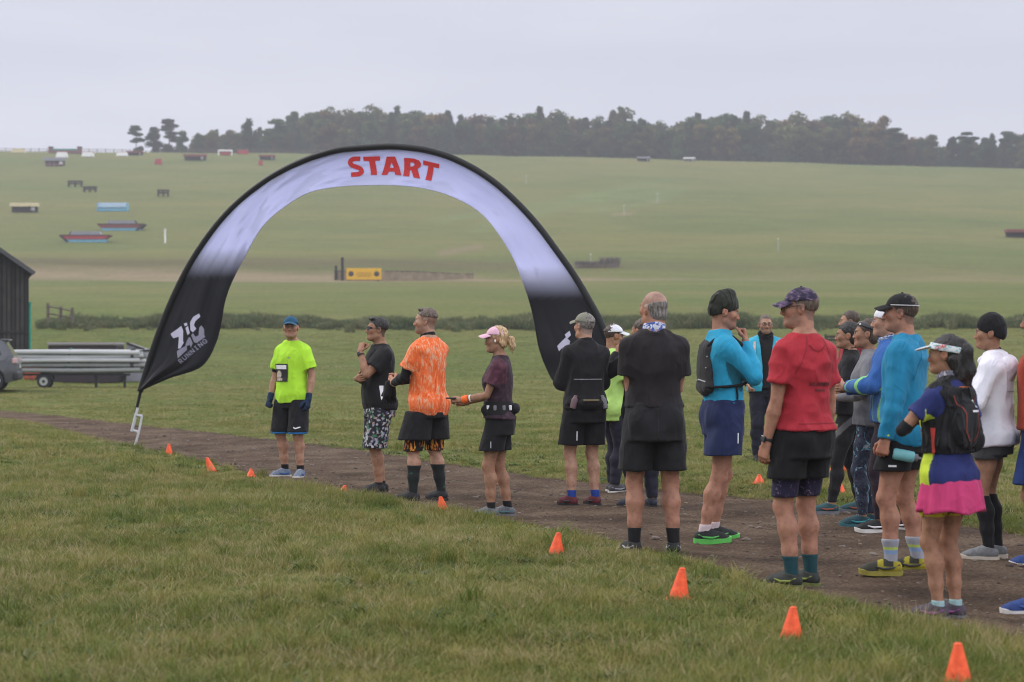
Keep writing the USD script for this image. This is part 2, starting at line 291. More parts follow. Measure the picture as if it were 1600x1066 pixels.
# stones and wood chips on the path
def stone(seed):
    m = trimesh.creation.icosphere(1, 1.0); m.vertices *= [1, .75, .5]; m.vertices += (meshkit.noise(m.vertices * 1.7 + seed * 9, seed)[:, None] - .5) * m.vertices * .7; return m
st_m = look('stone', (.165, .132, .11), .8, .25, 4.0); ch_m = look('wood_chip', (.20, .15, .10), .85, .25, 6.0); dk_m = look('dark_clod', (.06, .045, .04), .9, .2, 5.0)
x, y = scatter(30000, 8, 34); d_, n_ = path_d(x, y); kk = d_ > 0.0; x, y = x[kk], y[kk]
szs = rng.lognormal(math.log(.0068), .62, len(x)).clip(.003, .036)
instancer('gravel', 'loose stones, clods and wood chips lying on the brown path', 'gravel', [stone(1), stone(2), stone(3), box(2.4, .7, .35)], np.stack([x, y, path_z(x, y) + szs * .15], -1), rng.choice(4, len(x), p=[.34, .22, .20, .24]), rng.uniform(0, 6.28, len(x)), np.stack([szs] * 3, -1), [st_m, st_m, dk_m, ch_m])

# broad-leaved weeds among the grass
wm = grass_look('weed_leaf', [(0.2, (.042, .075, .02)), (0.5, (.07, .105, .03)), (0.8, (.12, .125, .045))], .2)
x, y = scatter(5200, 6.8, 26); d_, n_ = path_d(x, y); wn = meshkit.fbm(np.stack([x * .5, y * .5, 0 * x], -1), 3, 91); kk = (d_ < -.02) & (rng.uniform(size=len(x)) < .12 + 1.0 * ramp(wn, .5, .7) + .9 * np.exp(-((d_ + .3) / .35) ** 2)); x, y = x[kk], y[kk]; s = rng.uniform(.6, 1.5, len(x))
instancer('weeds', 'low broad-leaved weeds and darker tufts scattered through the near grass', 'weeds', [blades(16, .05, .02, .05, .018, 1.8, 81, 3), blades(14, .07, .03, .07, .013, 1.5, 82, 3), blades(40, .06, .07, .15, .005, .9, 83)], np.stack([x, y, height(x, y) + .01], -1), rng.choice(3, len(x), p=[.4, .3, .3]), rng.uniform(0, 6.28, len(x)), np.stack([s, s, s], -1), [wm, wm, gm])
# ------------------------------------------------------------------ the start arch
AL, AR = np.array([(213 - 800) / 108 , F / 108]), np.array([(985 - 800) / 121, F / 121])
adir = (AR - AL) / np.linalg.norm(AR - AL); anorm = np.array([adir[1], -adir[0]])      # towards the camera side
if anorm[1] > 0: anorm = -anorm
def arch_pt(px, py):
    "the point of the arch's upright plane that the photo shows at (px, py), as (along, up)"
    k = (px - 800) / F; t = (k * AL[1] - AL[0]) / (adir[0] - k * adir[1]); Y = AL[1] + t * adir[1]
    return np.array([t, HC - (py - HY) / F * Y])
def arch_w(t, z, off=0.0):
    t, z, off = np.broadcast_arrays(np.asarray(t, float), np.asarray(z, float), np.asarray(off, float))
    return np.stack([t * adir[0] + off * anorm[0], t * adir[1] + off * anorm[1], z], -1)
out_px = [(219, 612), (227, 585), (240, 543), (262, 484), (297, 412), (340, 350), (370, 318), (400, 293), (430, 273), (465, 255), (500, 242), (540, 233), (600, 229), (650, 232), (690, 241), (730, 258), (770, 283), (805, 314), (840, 352), (870, 392), (897, 430), (918, 465), (937, 500), (953, 540), (966, 580), (976, 625), (982, 660)]
in_px = [(221, 611), (262, 592), (318, 572), (338, 532), (352, 470), (372, 420), (392, 382), (415, 350), (440, 326), (470, 307), (505, 295), (545, 290), (600, 289), (640, 291), (680, 298), (718, 312), (750, 332), (775, 358), (795, 390), (812, 425), (822, 452), (834, 500), (842, 540), (852, 572), (868, 600), (915, 628), (978, 650)]
def resample(pts, n):
    p = np.array([arch_pt(*q) for q in pts]); d = np.r_[0, np.cumsum(np.linalg.norm(np.diff(p, axis=0), axis=1))]; d /= d[-1]; u = np.linspace(0, 1, n)
    return np.stack([PchipInterpolator(d, p[:, 0])(u), PchipInterpolator(d, p[:, 1])(u)], 1)
NA, NB = 220, 30
po = np.array([arch_pt(*q) for q in out_px]); pi_ = np.array([arch_pt(*q) for q in in_px]); kk = np.linspace(0, 1, len(po)); uu = np.linspace(0, 1, NA)
CO = np.stack([PchipInterpolator(kk, po[:, i])(uu) for i in (0, 1)], 1); CI = np.stack([PchipInterpolator(kk, pi_[:, i])(uu) for i in (0, 1)], 1)
ww = np.linspace(0, 1, NB); A2 = CO[:, None] * (1 - ww[None, :, None]) + CI[:, None] * ww[None, :, None]
arcU = np.linspace(0, 12.5, NA)[:, None] + 0 * ww[None]; W2 = 0 * arcU + ww[None]
def arch_off(u, w):
    "how far the cloth bellies and creases out of its plane"
    pull = .018 * np.sin(u * 5.2 + 3.0 * w) * np.exp(-((w - 1) / .5) ** 2) + .05 * np.sin(np.pi * w) * np.cos(u * .5)
    q = np.stack([u * .9 + w * 1.6, w * 2.2 - u * .35, 0 * u], -1); cr = meshkit.fbm(q * 1.3, 3, 51) - .5
    q2 = np.stack([u * .35 - w * .2, w * 9 + u * .5, 0 * u + 4], -1); low = np.clip(np.abs(u - 6.25) - 3.4, 0, 2) / 2
    rid = 1 - np.abs(2 * meshkit.noise(np.stack([u * 1.4 + w * 3.0, w * 2.0 - u * .8, 0 * u + 8], -1), 3) - 1)
    return (pull + .032 * cr + .008 * rid ** 3 + low * .07 * (meshkit.fbm(q2, 2, 52) - .5)) * np.clip(w / .08, 0, 1)
OFF = arch_off(arcU, W2)
G0 = arch_w(A2[..., 0], A2[..., 1], OFF); G1 = arch_w(A2[..., 0], A2[..., 1], OFF - .004)
n_ = NA * NB; ga = np.arange(n_).reshape(NA, NB)
fq = np.stack([ga[:-1, :-1], ga[1:, :-1], ga[1:, 1:], ga[:-1, 1:]], -1).reshape(-1, 4)
rim = np.concatenate([ga[:, 0], ga[-1, 1:], ga[-2::-1, -1], ga[0, -2:0:-1]]); r2 = np.roll(rim, -1)
av = np.vstack([G0.reshape(-1, 3), G1.reshape(-1, 3)]); af = np.vstack([fq, fq[:, ::-1] + n_, np.stack([rim, rim + n_, r2 + n_, r2], 1)])
zf = np.tile(A2[..., 1].reshape(-1), 2); uf = np.tile(arcU.reshape(-1), 2)
zl, zr = arch_pt(330, 419)[1], arch_pt(870, 450)[1]
zg = np.where(uf < 6.2, zl, zr); white = ramp(zf, zg - .14, zg + .28) ** 1.1
wf = np.tile(W2.reshape(-1), 2)
acol = np.array((.014, .014, .019)) * (1 - white[:, None]) + np.array((.68, .69, .93)) * white[:, None]
acol = np.where((wf < .02)[:, None], (.012, .012, .013), acol)
AORG = np.array([AL[0], AL[1], 0.0])
arch = thing('start_arch', 'tall curved fabric start arch with red lettering spanning the path', 'arch', (AL[0], AL[1], 0))
off0 = np.array([AL[0], AL[1], 0.0])
flag_mat = usdkit.material(stage, '/World/Looks/banner', {'a': ('attribute', {'attribute': 'tint'}), 'tc': ('texture_coordinate', {}), 'n': ('noise_texture', {'scale': 500.0, 'detail': 1.0}), 'b': ('bump', {'strength': .15, 'distance': .002}),
    'p': ('principled_bsdf', {'roughness': .55, 'specular_ior_level': .3, 'sheen_weight': .1}), 't': ('translucent_bsdf', {}), 'mx': ('mix_closure', {'fac': .28})},
    [('a.color', 'p.base_color'), ('a.color', 't.color'), ('tc.object', 'n.vector'), ('n.fac', 'b.height'), ('b.normal', 'p.normal'), ('p.BSDF', 'mx.closure1'), ('t.BSDF', 'mx.closure2')], surface='mx.closure')
AW = lambda t, z, o=0.0: arch_w(t, z, o)            # local: AL is the origin
banner = obj('banner', (av, af), flag_mat, arch, smooth=True, col=acol)
blackpole = look('black_pole', (.012, .012, .013), .5, .1)
foot = arch_pt(213, 642)
pole = [arch_pt(213, 640)] + [arch_pt(216, 626)] + list(CO[::3]) + [arch_pt(984, 680)]
sleeve_pts = CO[::2]
obj('pole_sleeve', tube(AW(sleeve_pts[:, 0], sleeve_pts[:, 1], .0), .044, 10), blackpole, arch, smooth=50)
pp_ = np.array([arch_pt(212, 645), arch_pt(216, 628), arch_pt(220, 610)]); obj('pole', tube(AW(pp_[:, 0], pp_[:, 1]), .022, 8), blackpole, arch, smooth=50)
pr_ = np.array([[CO[-1, 0], CO[-1, 1]], arch_pt(984, 690)]); obj('pole', tube(AW(pr_[:, 0], pr_[:, 1]), .022, 8), blackpole, arch, smooth=50)
hem = CI[::2]; obj('inner_hem', tube(AW(hem[:, 0], hem[:, 1], arch_off(np.linspace(0, 12.5, NA)[::2], np.ones(len(hem)))), .007, 6), flag_mat, arch, smooth=True, col=np.repeat(np.vstack([acol.reshape(2, NA, NB, 3)[0, ::2, -1], acol[[0, -1]] * 0])[[*np.repeat(np.arange(len(hem)), 6), -2, -1]], 1, axis=0))
steel = look('white_painted_steel', (.55, .56, .58), .45, .08)
def spike(pxs, right=False):
    a = [np.array(arch_pt(*q)) for q in pxs]; g_ = float(gz(*(AL + adir * a[-1][0])))
    a[5] = a[5] + (a[5] - a[4]) / max(a[4][1] - a[5][1], .05) * max(a[5][1] - g_ + .10, 0)
    w3 = lambda *i: AW(np.array([a[j][0] for j in i]), np.array([a[j][1] for j in i]))
    st = obj('ground_spike', tube(w3(0, 1), .022, 8), steel, arch, smooth=50)
    obj('upper_bar', tube(w3(2, 3), .018, 8), steel, st, smooth=50); obj('stake', tube(w3(3, 4, 5), .017, 8), steel, st, smooth=50); obj('lower_bar', tube(w3(6, 4), .018, 8), steel, st, smooth=50)
spike([(215, 637), (206, 674), (214, 649), (222, 650), (217, 675), (210, 700), (206, 672)])
spike([(984, 662), (988, 697), (985, 672), (977, 674), (981, 698), (986, 722), (988, 695)])
# lettering laid on the cloth
gridU = arcU.reshape(-1); tz = A2.reshape(-1, 2)
offI = LinearNDInterpolator(tz, OFF.reshape(-1), fill_value=0.0)
def on_banner(poly, mat, name, lift=.006, label=None):
    ms = []
    for g_ in getattr(poly, 'geoms', [poly]):
        tv, tf_ = trimesh.creation.triangulate_polygon(g_, engine='earcut'); a, b = trimesh.remesh.subdivide_to_size(np.column_stack([tv, 0 * tv[:, 0]]), tf_, .06); ms.append(trimesh.Trimesh(a, b, process=False))
    m = cat_(ms); q = m.vertices[:, :2]; m.vertices = AW(q[:, 0], q[:, 1], offI(q) + lift)
    return obj(name, m, mat, banner, smooth=True, label=label)
def from_px(poly): return so.transform(lambda x, y, z=None: tuple(np.array([arch_pt(a, b) for a, b in zip(np.atleast_1d(x), np.atleast_1d(y))]).T), poly)
start_red = look('start_red', (.62, .045, .045), .6, .05)
Lz = lambda pts, w: sg.LineString(pts).buffer(w, cap_style=2, join_style=2)
zx = lambda pts: [(520 + x * 180 / 1600, 230 + y * 70 / 622) for x, y in pts]     # from the enlarged view of the photograph
S_ = sg.LineString([zx([(x, y)])[0] for x, y in PchipInterpolator(np.linspace(0, 1, 11), np.array([(368, 160), (310, 158), (250, 172), (225, 210), (250, 250), (310, 272), (365, 300), (380, 335), (345, 368), (290, 376), (235, 378)], float))(np.linspace(0, 1, 60))]).buffer(3.55, cap_style=2)
letters_ = [S_, sg.Polygon(zx([(408, 132), (640, 124), (640, 184), (570, 188), (598, 382), (512, 384), (486, 192), (412, 190)])),
            sg.Polygon(zx([(735, 128), (855, 130), (944, 390), (858, 384), (842, 338), (762, 336), (745, 384), (662, 382)]), [zx([(796, 205), (828, 282), (772, 280)])]),
            sg.Polygon(zx([(978, 146), (1120, 156), (1185, 182), (1212, 228), (1200, 268), (1158, 300), (1200, 432), (1112, 420), (1072, 318), (1054, 318), (1052, 406), (970, 400)]), [zx([(1062, 208), (1060, 268), (1104, 262), (1122, 238), (1102, 212)])]),
            sg.Polygon(zx([(1245, 180), (1466, 232), (1456, 292), (1384, 276), (1356, 466), (1272, 450), (1310, 258), (1236, 240)]))]
for l_ in letters_: on_banner(from_px(l_.buffer(0)), start_red, 'letter')
logo_white = look('logo_lilac', (.52, .50, .64), .6, .05); logo_grey = look('logo_grey', (.25, .24, .32), .6, .05)
lx = lambda pts: [(250 + x * 110 / 977, 470 + y * 120 / 1066) for x, y in pts]
logo = [('logo_stroke', logo_white, [(172, 462), (322, 350), (352, 420), (356, 560), (366, 585), (318, 662), (284, 664), (290, 500), (210, 522)]), ('logo_stroke', logo_grey, [(318, 668), (405, 622), (412, 682), (285, 802), (268, 700)]),
        ('logo_stroke', logo_white, [(358, 318), (400, 305), (412, 340), (372, 356)]), ('logo_stroke', logo_white, [(384, 378), (420, 350), (448, 450), (418, 478)]),
        ('logo_stroke', logo_white, [(566, 178), (582, 222), (520, 285), (500, 340), (532, 388), (490, 440), (456, 412), (448, 300), (490, 226)]), ('logo_stroke', logo_grey, [(592, 342), (626, 390), (632, 480), (648, 500), (540, 586), (505, 580), (466, 480), (490, 450), (520, 500), (560, 480), (566, 380)]),
        ('logo_stroke', logo_grey, [(388, 622), (408, 560), (434, 508), (456, 512), (486, 590), (462, 655), (446, 612), (404, 634)])]
for nm, mt, pts in logo: on_banner(from_px(sg.Polygon(lx(pts)).buffer(0)), mt, nm)
for i, ch_ in enumerate('RUNNING'):
    g_ = sa.rotate(sa.scale(text_poly(ch_, 7.0), 1, -1, origin=(0, 0)), -42, origin=(0, 0)); c_ = lx([(322 + i * 53, 836 - i * 45)])[0]
    on_banner(from_px(sa.translate(g_, c_[0], c_[1])), logo_grey, 'logo_letter')
mir = lambda pts: [(1172 - (250 + x * 110 / 977), 470 + y * 120 / 1066 - 4) for x, y in pts]     # the same mark on the other leg, mostly hidden behind a runner
for dx, mt, pts in ((0, logo_white, [(172, 462), (322, 350), (352, 420), (356, 560), (366, 585), (318, 662), (284, 664), (290, 500), (210, 522)]),): on_banner(from_px(sg.Polygon([(872, 541), (886, 527), (893, 533), (888, 560), (878, 556), (881, 543), (875, 549)])), mt, 'logo_stroke')
on_banner(from_px(sg.Polygon([(884, 523), (892, 517), (894, 524), (888, 530)])), logo_white, 'logo_stroke')
# local frame: the arch was laid out from AL already
rubber_mat = look('dark_rubber', (.025, .025, .027), .8, .15)
# ------------------------------------------------------------------ cones
cone_mat = usdkit.material(stage, '/World/Looks/orange_plastic', {'p': ('principled_bsdf', {'base_color': (.85, .095, .02), 'roughness': .5, 'specular_ior_level': .4, 'subsurface_weight': .05}), 'tc': ('texture_coordinate', {}), 'n': ('noise_texture', {'scale': 30.0, 'detail': 6.0, 'roughness': .75}), 'r': ('rgb_ramp', {'ramp': [(.30, (.30, .075, .03)), (.38, (.66, .072, .018)), (.55, (.82, .095, .022)), (.72, (.86, .17, .06))]})}, [('tc.object', 'n.vector'), ('n.fac', 'r.fac'), ('r.color', 'p.base_color')], surface='p.BSDF')
def make_cone(label, pos, h=.165, lean=(0, 0)):
    t = thing('marker_cone', label, 'cone', pos, 0, 'small orange marker cones beside the path')
    m = trimesh.creation.revolve([(.0, h), (.010, h), (.0145, h - .004), (.020, h - .02), (.052, .020), (.056, .012), (.050, .012), (0.012, h - .012), (0, h - .012)], sections=28)
    sh = np.eye(4); sh[0, 2], sh[1, 2] = lean; m.apply_transform(sh); obj('body', m, cone_mat, t, smooth=40)
    b = rbox(.135, .135, .012, (0, 0, .006), .005); obj('base', b, cone_mat, t, smooth=40)
    rg = trimesh.creation.torus(.0155, .0022, major_sections=20, minor_sections=6); rg.apply_transform(sh @ trimesh.transformations.translation_matrix([0, 0, h - .006])); obj('rim', rg, cone_mat, t, smooth=True)
cones = [(264, 712, 'upright orange marker cone nearest the arch foot at the left', .17, (0, 0)), (331, 736, 'leaning orange marker cone, second from the arch foot', .17, (-.35, 0)), (392, 747, 'tiny orange marker cone in the grass before the neon shirt man', .11, (0, .1)), (533, 773, 'small orange cone top peeping out before the floral shorts man', .10, (.4, 0)), (694, 803, 'orange marker cone at the feet of the orange shirt man', .16, (-.2, 0)),
         (868, 868, 'orange marker cone on the grass before the khaki cap man', .165, (.12, 0)), (1060, 936, 'orange marker cone leaning right, in front of the bald man', .18, (.12, 0)), (1236, 1001, 'orange marker cone on the grass in front of the red shirt man', .17, (.06, 0)), (1497, 1068, 'orange marker cone cut by the bottom edge of the picture', .175, (.0, 0)),
         (1186, 756, 'low orange cone on the far grass behind the cyan top man', .10, (0, 0)), (1312, 771, 'low orange cone on the far grass between the striding legs', .10, (.1, 0))]
for px, py, lb, h, ln in cones:
    g_ = ground_at(px, py); make_cone(lb, (g_[0], g_[1], g_[2] - .005), h * .94, ln)

# ------------------------------------------------------------------ trees on the ridge
leaf_cols = {'green_leaf': (.056, .092, .026), 'olive_leaf': (.092, .102, .030), 'rust_leaf': (.125, .082, .028), 'gold_leaf': (.16, .125, .035), 'dark_leaf': (.032, .056, .024)}
leaf_m = {}
for n_, c_ in leaf_cols.items():
    c_ = np.array(c_)
    leaf_m[n_] = usdkit.material(stage, '/World/Looks/' + n_, {'g': ('geometry', {}), 'n': ('noise_texture', {'scale': .45, 'detail': 3.0}), 'o': ('object_info', {}), 'ad': ('math', {'math_type': 'multiply_add', 'value2': .4, 'value3': -.2}), 'ad2': ('math', {'math_type': 'add'}), 'r': ('rgb_ramp', {'ramp': [(.25, tuple(c_ * .65)), (.5, tuple(c_)), (.8, tuple(c_ * 1.6))]}),
        'p': ('principled_bsdf', {'roughness': .7, 'specular_ior_level': .2}), 't': ('translucent_bsdf', {}), 'mx': ('mix_closure', {'fac': .25})}, [('g.position', 'n.vector'), ('o.random', 'ad.value1'), ('ad.value', 'ad2.value1'), ('n.fac', 'ad2.value2'), ('ad2.value', 'r.fac'), ('r.color', 'p.base_color'), ('r.color', 't.color'), ('p.BSDF', 'mx.closure1'), ('t.BSDF', 'mx.closure2')], surface='mx.closure')
bark = look('bark', (.06, .05, .042), .9, .3, 3.0)
def ball(r, shape):
    v = r.normal(0, 1, shape); return v * (np.minimum(np.linalg.norm(v, axis=1), 1.9) / np.linalg.norm(v, axis=1))[:, None]
def leaves(P, size, r):
    "one small crooked leaf spray of two triangles at every point"
    n = len(P); a = r.normal(size=(n, 3)); a /= np.linalg.norm(a, axis=1, keepdims=True); b = np.cross(a, r.normal(size=(n, 3))); b /= np.linalg.norm(b, axis=1, keepdims=True) + 1e-9
    s = size * r.uniform(.6, 1.4, n)[:, None]; V = np.stack([P - a * s, P + b * s * .6, P + a * s, P - b * s * .6 + np.cross(a, b) * s * .3], 1).reshape(-1, 3)
    i = np.arange(n)[:, None] * 4; return trimesh.Trimesh(V, np.vstack([i + [0, 1, 2], i + [0, 2, 3]]), process=False)
def tree(name, label, kind, leaf, loc, seed, H=13.0, group=None, n=2600):
    r = np.random.default_rng(seed); t = thing(name, label, 'tree', loc, 0, group)
    lean = r.normal(0, .03, 2); tr = lambda z: np.array([lean[0] * z, lean[1] * z, z])
    limbs = [tube([tr(z) + [.1 * math.sin(z * .7 + seed), .1 * math.cos(z * .6), 0] for z in np.linspace(-.4, H * (.95 if kind == 'conifer' else .7), 7)], np.linspace(.024, .006, 7) * H, 7)]
    P = []
    if kind == 'conifer':
        for i in range(26):
            z = H * (.12 + .86 * (i / 25)); w = (1 - i / 25.5) ** .75 * H * .20 * r.uniform(.8, 1.15)
            for k in range(6):
                a = r.uniform(0, 6.28); tip = tr(z) + [w * math.cos(a), w * math.sin(a), -w * .35]; q = r.uniform(.05, 1, int(n / 156) + 1)[:, None]; P.append(tr(z) * (1 - q) + tip * q + r.normal(0, .16, (len(q), 3)))
            if i % 3 == 0: limbs.append(tube([tr(z), tip], [.05, .02], 4))
    elif kind == 'pine':                              # bare trunk and flat layered plates
        for i in range(9):
            z = H * (.5 + .5 * i / 8); a = r.uniform(0, 6.28); d = H * r.uniform(.04, .26) * (1.1 - .5 * i / 8); c_ = tr(z) + [d * math.cos(a), d * math.sin(a), r.uniform(-.2, .4)]
            limbs.append(tube([tr(z - d * .6), (tr(z - d * .2) + c_) / 2, c_], [.09, .06, .03], 5)); P.append(c_ + ball(r, (n // 9, 3)) * [H * .085, H * .085, H * .017])
        for i in range(5): c_ = tr(H * .2) + [r.normal(0, H * .1), r.normal(0, H * .1), r.uniform(-1, H * .15)]; P.append(c_ + ball(r, (n // 12, 3)) * H * .06)
    else:                                             # broad or birch-like crown of many clumps
        tall = kind == 'tall'
        for i in range(26 if not tall else 22):
            u_ = r.uniform(0, 1); z = H * (.16 + .82 * u_); rad = H * (.24 if not tall else .15) * math.sin(math.pi * (.16 + .80 * u_)) ** .7
            a = r.uniform(0, 6.28); d = rad * math.sqrt(r.uniform(.1, 1)); c_ = tr(z) + [d * math.cos(a), d * math.sin(a), 0]; s_ = H * r.uniform(.035, .07)
            P.append(c_ + ball(r, (n // 26, 3)) * [s_, s_, s_ * .8])
            if i % 2 == 0: limbs.append(tube([tr(z * .6), (tr(z * .8) + c_) / 2, c_], [.12, .08, .03], 5))
        limbs.append(tube([tr(H * .6), tr(H * .97)], [.08, .02], 5))
    obj('trunk', cat_(limbs), bark, t, smooth=50); obj('crown', leaves(np.vstack(P), .36, r), leaf_m[leaf], t)
    return t
rt = np.random.default_rng(21)
proto_specs = [('conifer', 'dark_leaf'), ('conifer', 'green_leaf'), ('conifer', 'olive_leaf'), ('tall', 'rust_leaf'), ('tall', 'olive_leaf'), ('tall', 'gold_leaf'), ('broad', 'green_leaf'), ('broad', 'rust_leaf'), ('broad', 'olive_leaf'), ('conifer', 'rust_leaf')]
woodlabel = {'dark_leaf': 'dark conifer in the long hazy wood along the ridge', 'green_leaf': 'dull green tree in the long hazy wood along the ridge', 'olive_leaf': 'olive tree in the long hazy wood along the ridge', 'rust_leaf': 'rust brown autumn tree in the long hazy wood along the ridge', 'gold_leaf': 'golden autumn tree in the long hazy wood along the ridge'}
topline = ([-40, 190, 260, 290, 330, 390, 440, 470, 500, 530, 560, 600, 640, 700, 740, 790, 830, 880, 930, 980, 1020, 1070, 1130, 1190, 1250, 1300, 1335, 1370, 1400, 1440, 1480, 1530, 1560, 1600, 1700], [205, 200, 205, 214, 208, 200, 196, 186, 172, 183, 176, 176, 178, 180, 180, 186, 178, 178, 186, 181, 190, 190, 183, 186, 189, 188, 184, 195, 210, 219, 226, 214, 218, 210, 208])
made_t = {}
def plant(px, Y, Hpx, spec, scale_w=1.0):
    base = at(px, 0, Y); zb = gz(base[0], Y) - .3; H = (HC - (Hpx - HY) / F * Y) - zb
    kind, leaf = spec; key = spec; loc = (base[0], Y, zb); grp = woodlabel[leaf].replace('tree in', 'trees of').replace('conifer in', 'conifers of')
    sc = max(H, 3.0) / 13.0
    if key not in made_t:
        made_t[key] = tree(kind + '_tree' if kind != 'conifer' else 'conifer_tree', woodlabel[leaf], kind, leaf, loc, 100 + len(made_t) * 7, 13.0, grp); made_t[key].GetAttribute('xformOp:translate').Set(Gf.Vec3d(*map(float, loc)))
        UsdGeom.Xformable(made_t[key]).AddScaleOp().Set(Gf.Vec3f(sc, sc, sc))
    else:
        dup(made_t[key], loc, rt.uniform(0, 360), scale=(sc * rt.uniform(1.0, 1.55), sc * rt.uniform(1.0, 1.55), sc))
for row, (Y, step, dz) in enumerate(((530, 17, 14), (545, 15, 5), (560, 13, 0))):
    px = (285.0, 300.0, 318.0)[row]
    while px < 1690:
        ty = np.interp(px, *topline) + dz + rt.normal(0, 5.0)
        if 1472 < px < 1484: px = 1486.0
        w = [.20, .16, .13, .08, .12, .03, .12, .05, .10, .01] if row else [.12, .16, .12, .10, .14, .05, .12, .07, .11, .01]
        plant(px, Y + rt.uniform(-5, 5), ty, proto_specs[rt.choice(10, p=w)]); px += step * rt.uniform(.7, 1.3)
# single trees at the ends of the wood
singles = [(213, 200, 'pine', 'dark_leaf', 'leaning pine, leftmost tree on the ridge'), (240, 200, 'broad', 'dark_leaf', 'low dark tree beside the leftmost pine on the ridge'), (265, 189, 'pine', 'dark_leaf', 'tall flat-topped pine in the small clump at the left of the ridge'), (286, 207, 'broad', 'green_leaf', 'low dark bush-like tree right of the flat-topped pine'), (312, 209, 'broad', 'green_leaf', 'pale green low tree between the left clump and the wood'), (331, 206, 'broad', 'olive_leaf', 'rounded low tree where the wood begins at the left'),
           (390, 187, 'tall', 'dark_leaf', 'tall dark tree standing above the left end of the wood'), (430, 188, 'pine', 'green_leaf', 'spreading tree above the left end of the wood'), (1378, 184, 'tall', 'rust_leaf', 'thin bare-topped tree sticking up near the right end of the wood'), (1396, 201, 'pine', 'dark_leaf', 'flat umbrella-topped pine near the right end of the wood'), (1455, 212, 'tall', 'olive_leaf', 'sparse olive tree before the gap at the right of the wood'),
           (1490, 216, 'broad', 'dark_leaf', 'dark round tree right of the gap in the wood'), (1511, 211, 'pine', 'dark_leaf', 'flat-topped pine right of the gap in the wood'), (1543, 217, 'broad', 'dark_leaf', 'dark dense tree, third from the right edge of the ridge'), (1578, 209, 'pine', 'green_leaf', 'open-crowned pine at the right edge of the ridge'), (1597, 222, 'broad', 'olive_leaf', 'low olive tree at the right edge of the picture')]
for i, (px, ty, kind, leaf, lb) in enumerate(singles):
    Y = 520 + (i % 3) * 6; b_ = at(px, 0, Y); zb = gz(b_[0], Y) - .3; H = (HC - (ty - HY) / F * Y) - zb
    tree('pine_tree' if kind == 'pine' else 'ridge_tree', lb, kind, leaf, (b_[0], Y, zb), 300 + i, H, None, 2000)
# undergrowth at the foot of the wood
uP = []
for _ in range(620):
    px = rt.uniform(200, 1680); Y = rt.uniform(524, 575); b_ = at(px, 0, Y); zb = gz(b_[0], Y); hh_ = rt.uniform(1.5, 7.5) if px > 330 and not 1470 < px < 1485 else rt.uniform(.6, 1.8)
    uP.append(np.array([b_[0], Y, zb + hh_ * .5]) + rt.normal(0, 1, (60, 3)).clip(-1.6, 1.6) * [2.2, 1.2, hh_ * .33])
tagp(obj('undergrowth', leaves(np.vstack(uP), .42, rt), leaf_m['dark_leaf']), 'dark shrubby undergrowth at the foot of the ridge wood', 'undergrowth', None, 'stuff')

# ------------------------------------------------------------------ rough hedge strip across the field
hg = grass_look('rough_hedge', [(0.2, (.055, .082, .030)), (0.45, (.085, .11, .040)), (0.7, (.14, .14, .06)), (0.9, (.20, .165, .085))], .2)
hp_ = [blades(60, .35, .35, .85, .045, .9, 61), blades(50, .30, .3, .6, .05, 1.2, 62)]
HP, HS = [], []
for _ in range(6500):
    px = rng.uniform(60, 1700); Y = rng.normal(116.5, 1.5); x_ = (px - 800) / F * Y; dn = meshkit.fbm(np.array([[x_ * .35, Y * .1, 0]]), 3, 71)[0]
    HP.append((x_, Y, 0)); HS.append((.45 + 1.5 * max(dn - .25, 0) ** .8) * rng.uniform(.7, 1.2) * (.75 if px < 230 else 1))
HP = np.array(HP); HP[:, 2] = height(HP[:, 0], HP[:, 1]) - .03; HS = np.array(HS)
instancer('hedge_strip', 'band of long rough dark grass and scrub running right across the field', 'rough grass', hp_, HP, rng.integers(0, 2, len(HP)), rng.uniform(0, 6.28, len(HP)), np.stack([HS * .9, HS * .9, HS], -1), [hg, hg])
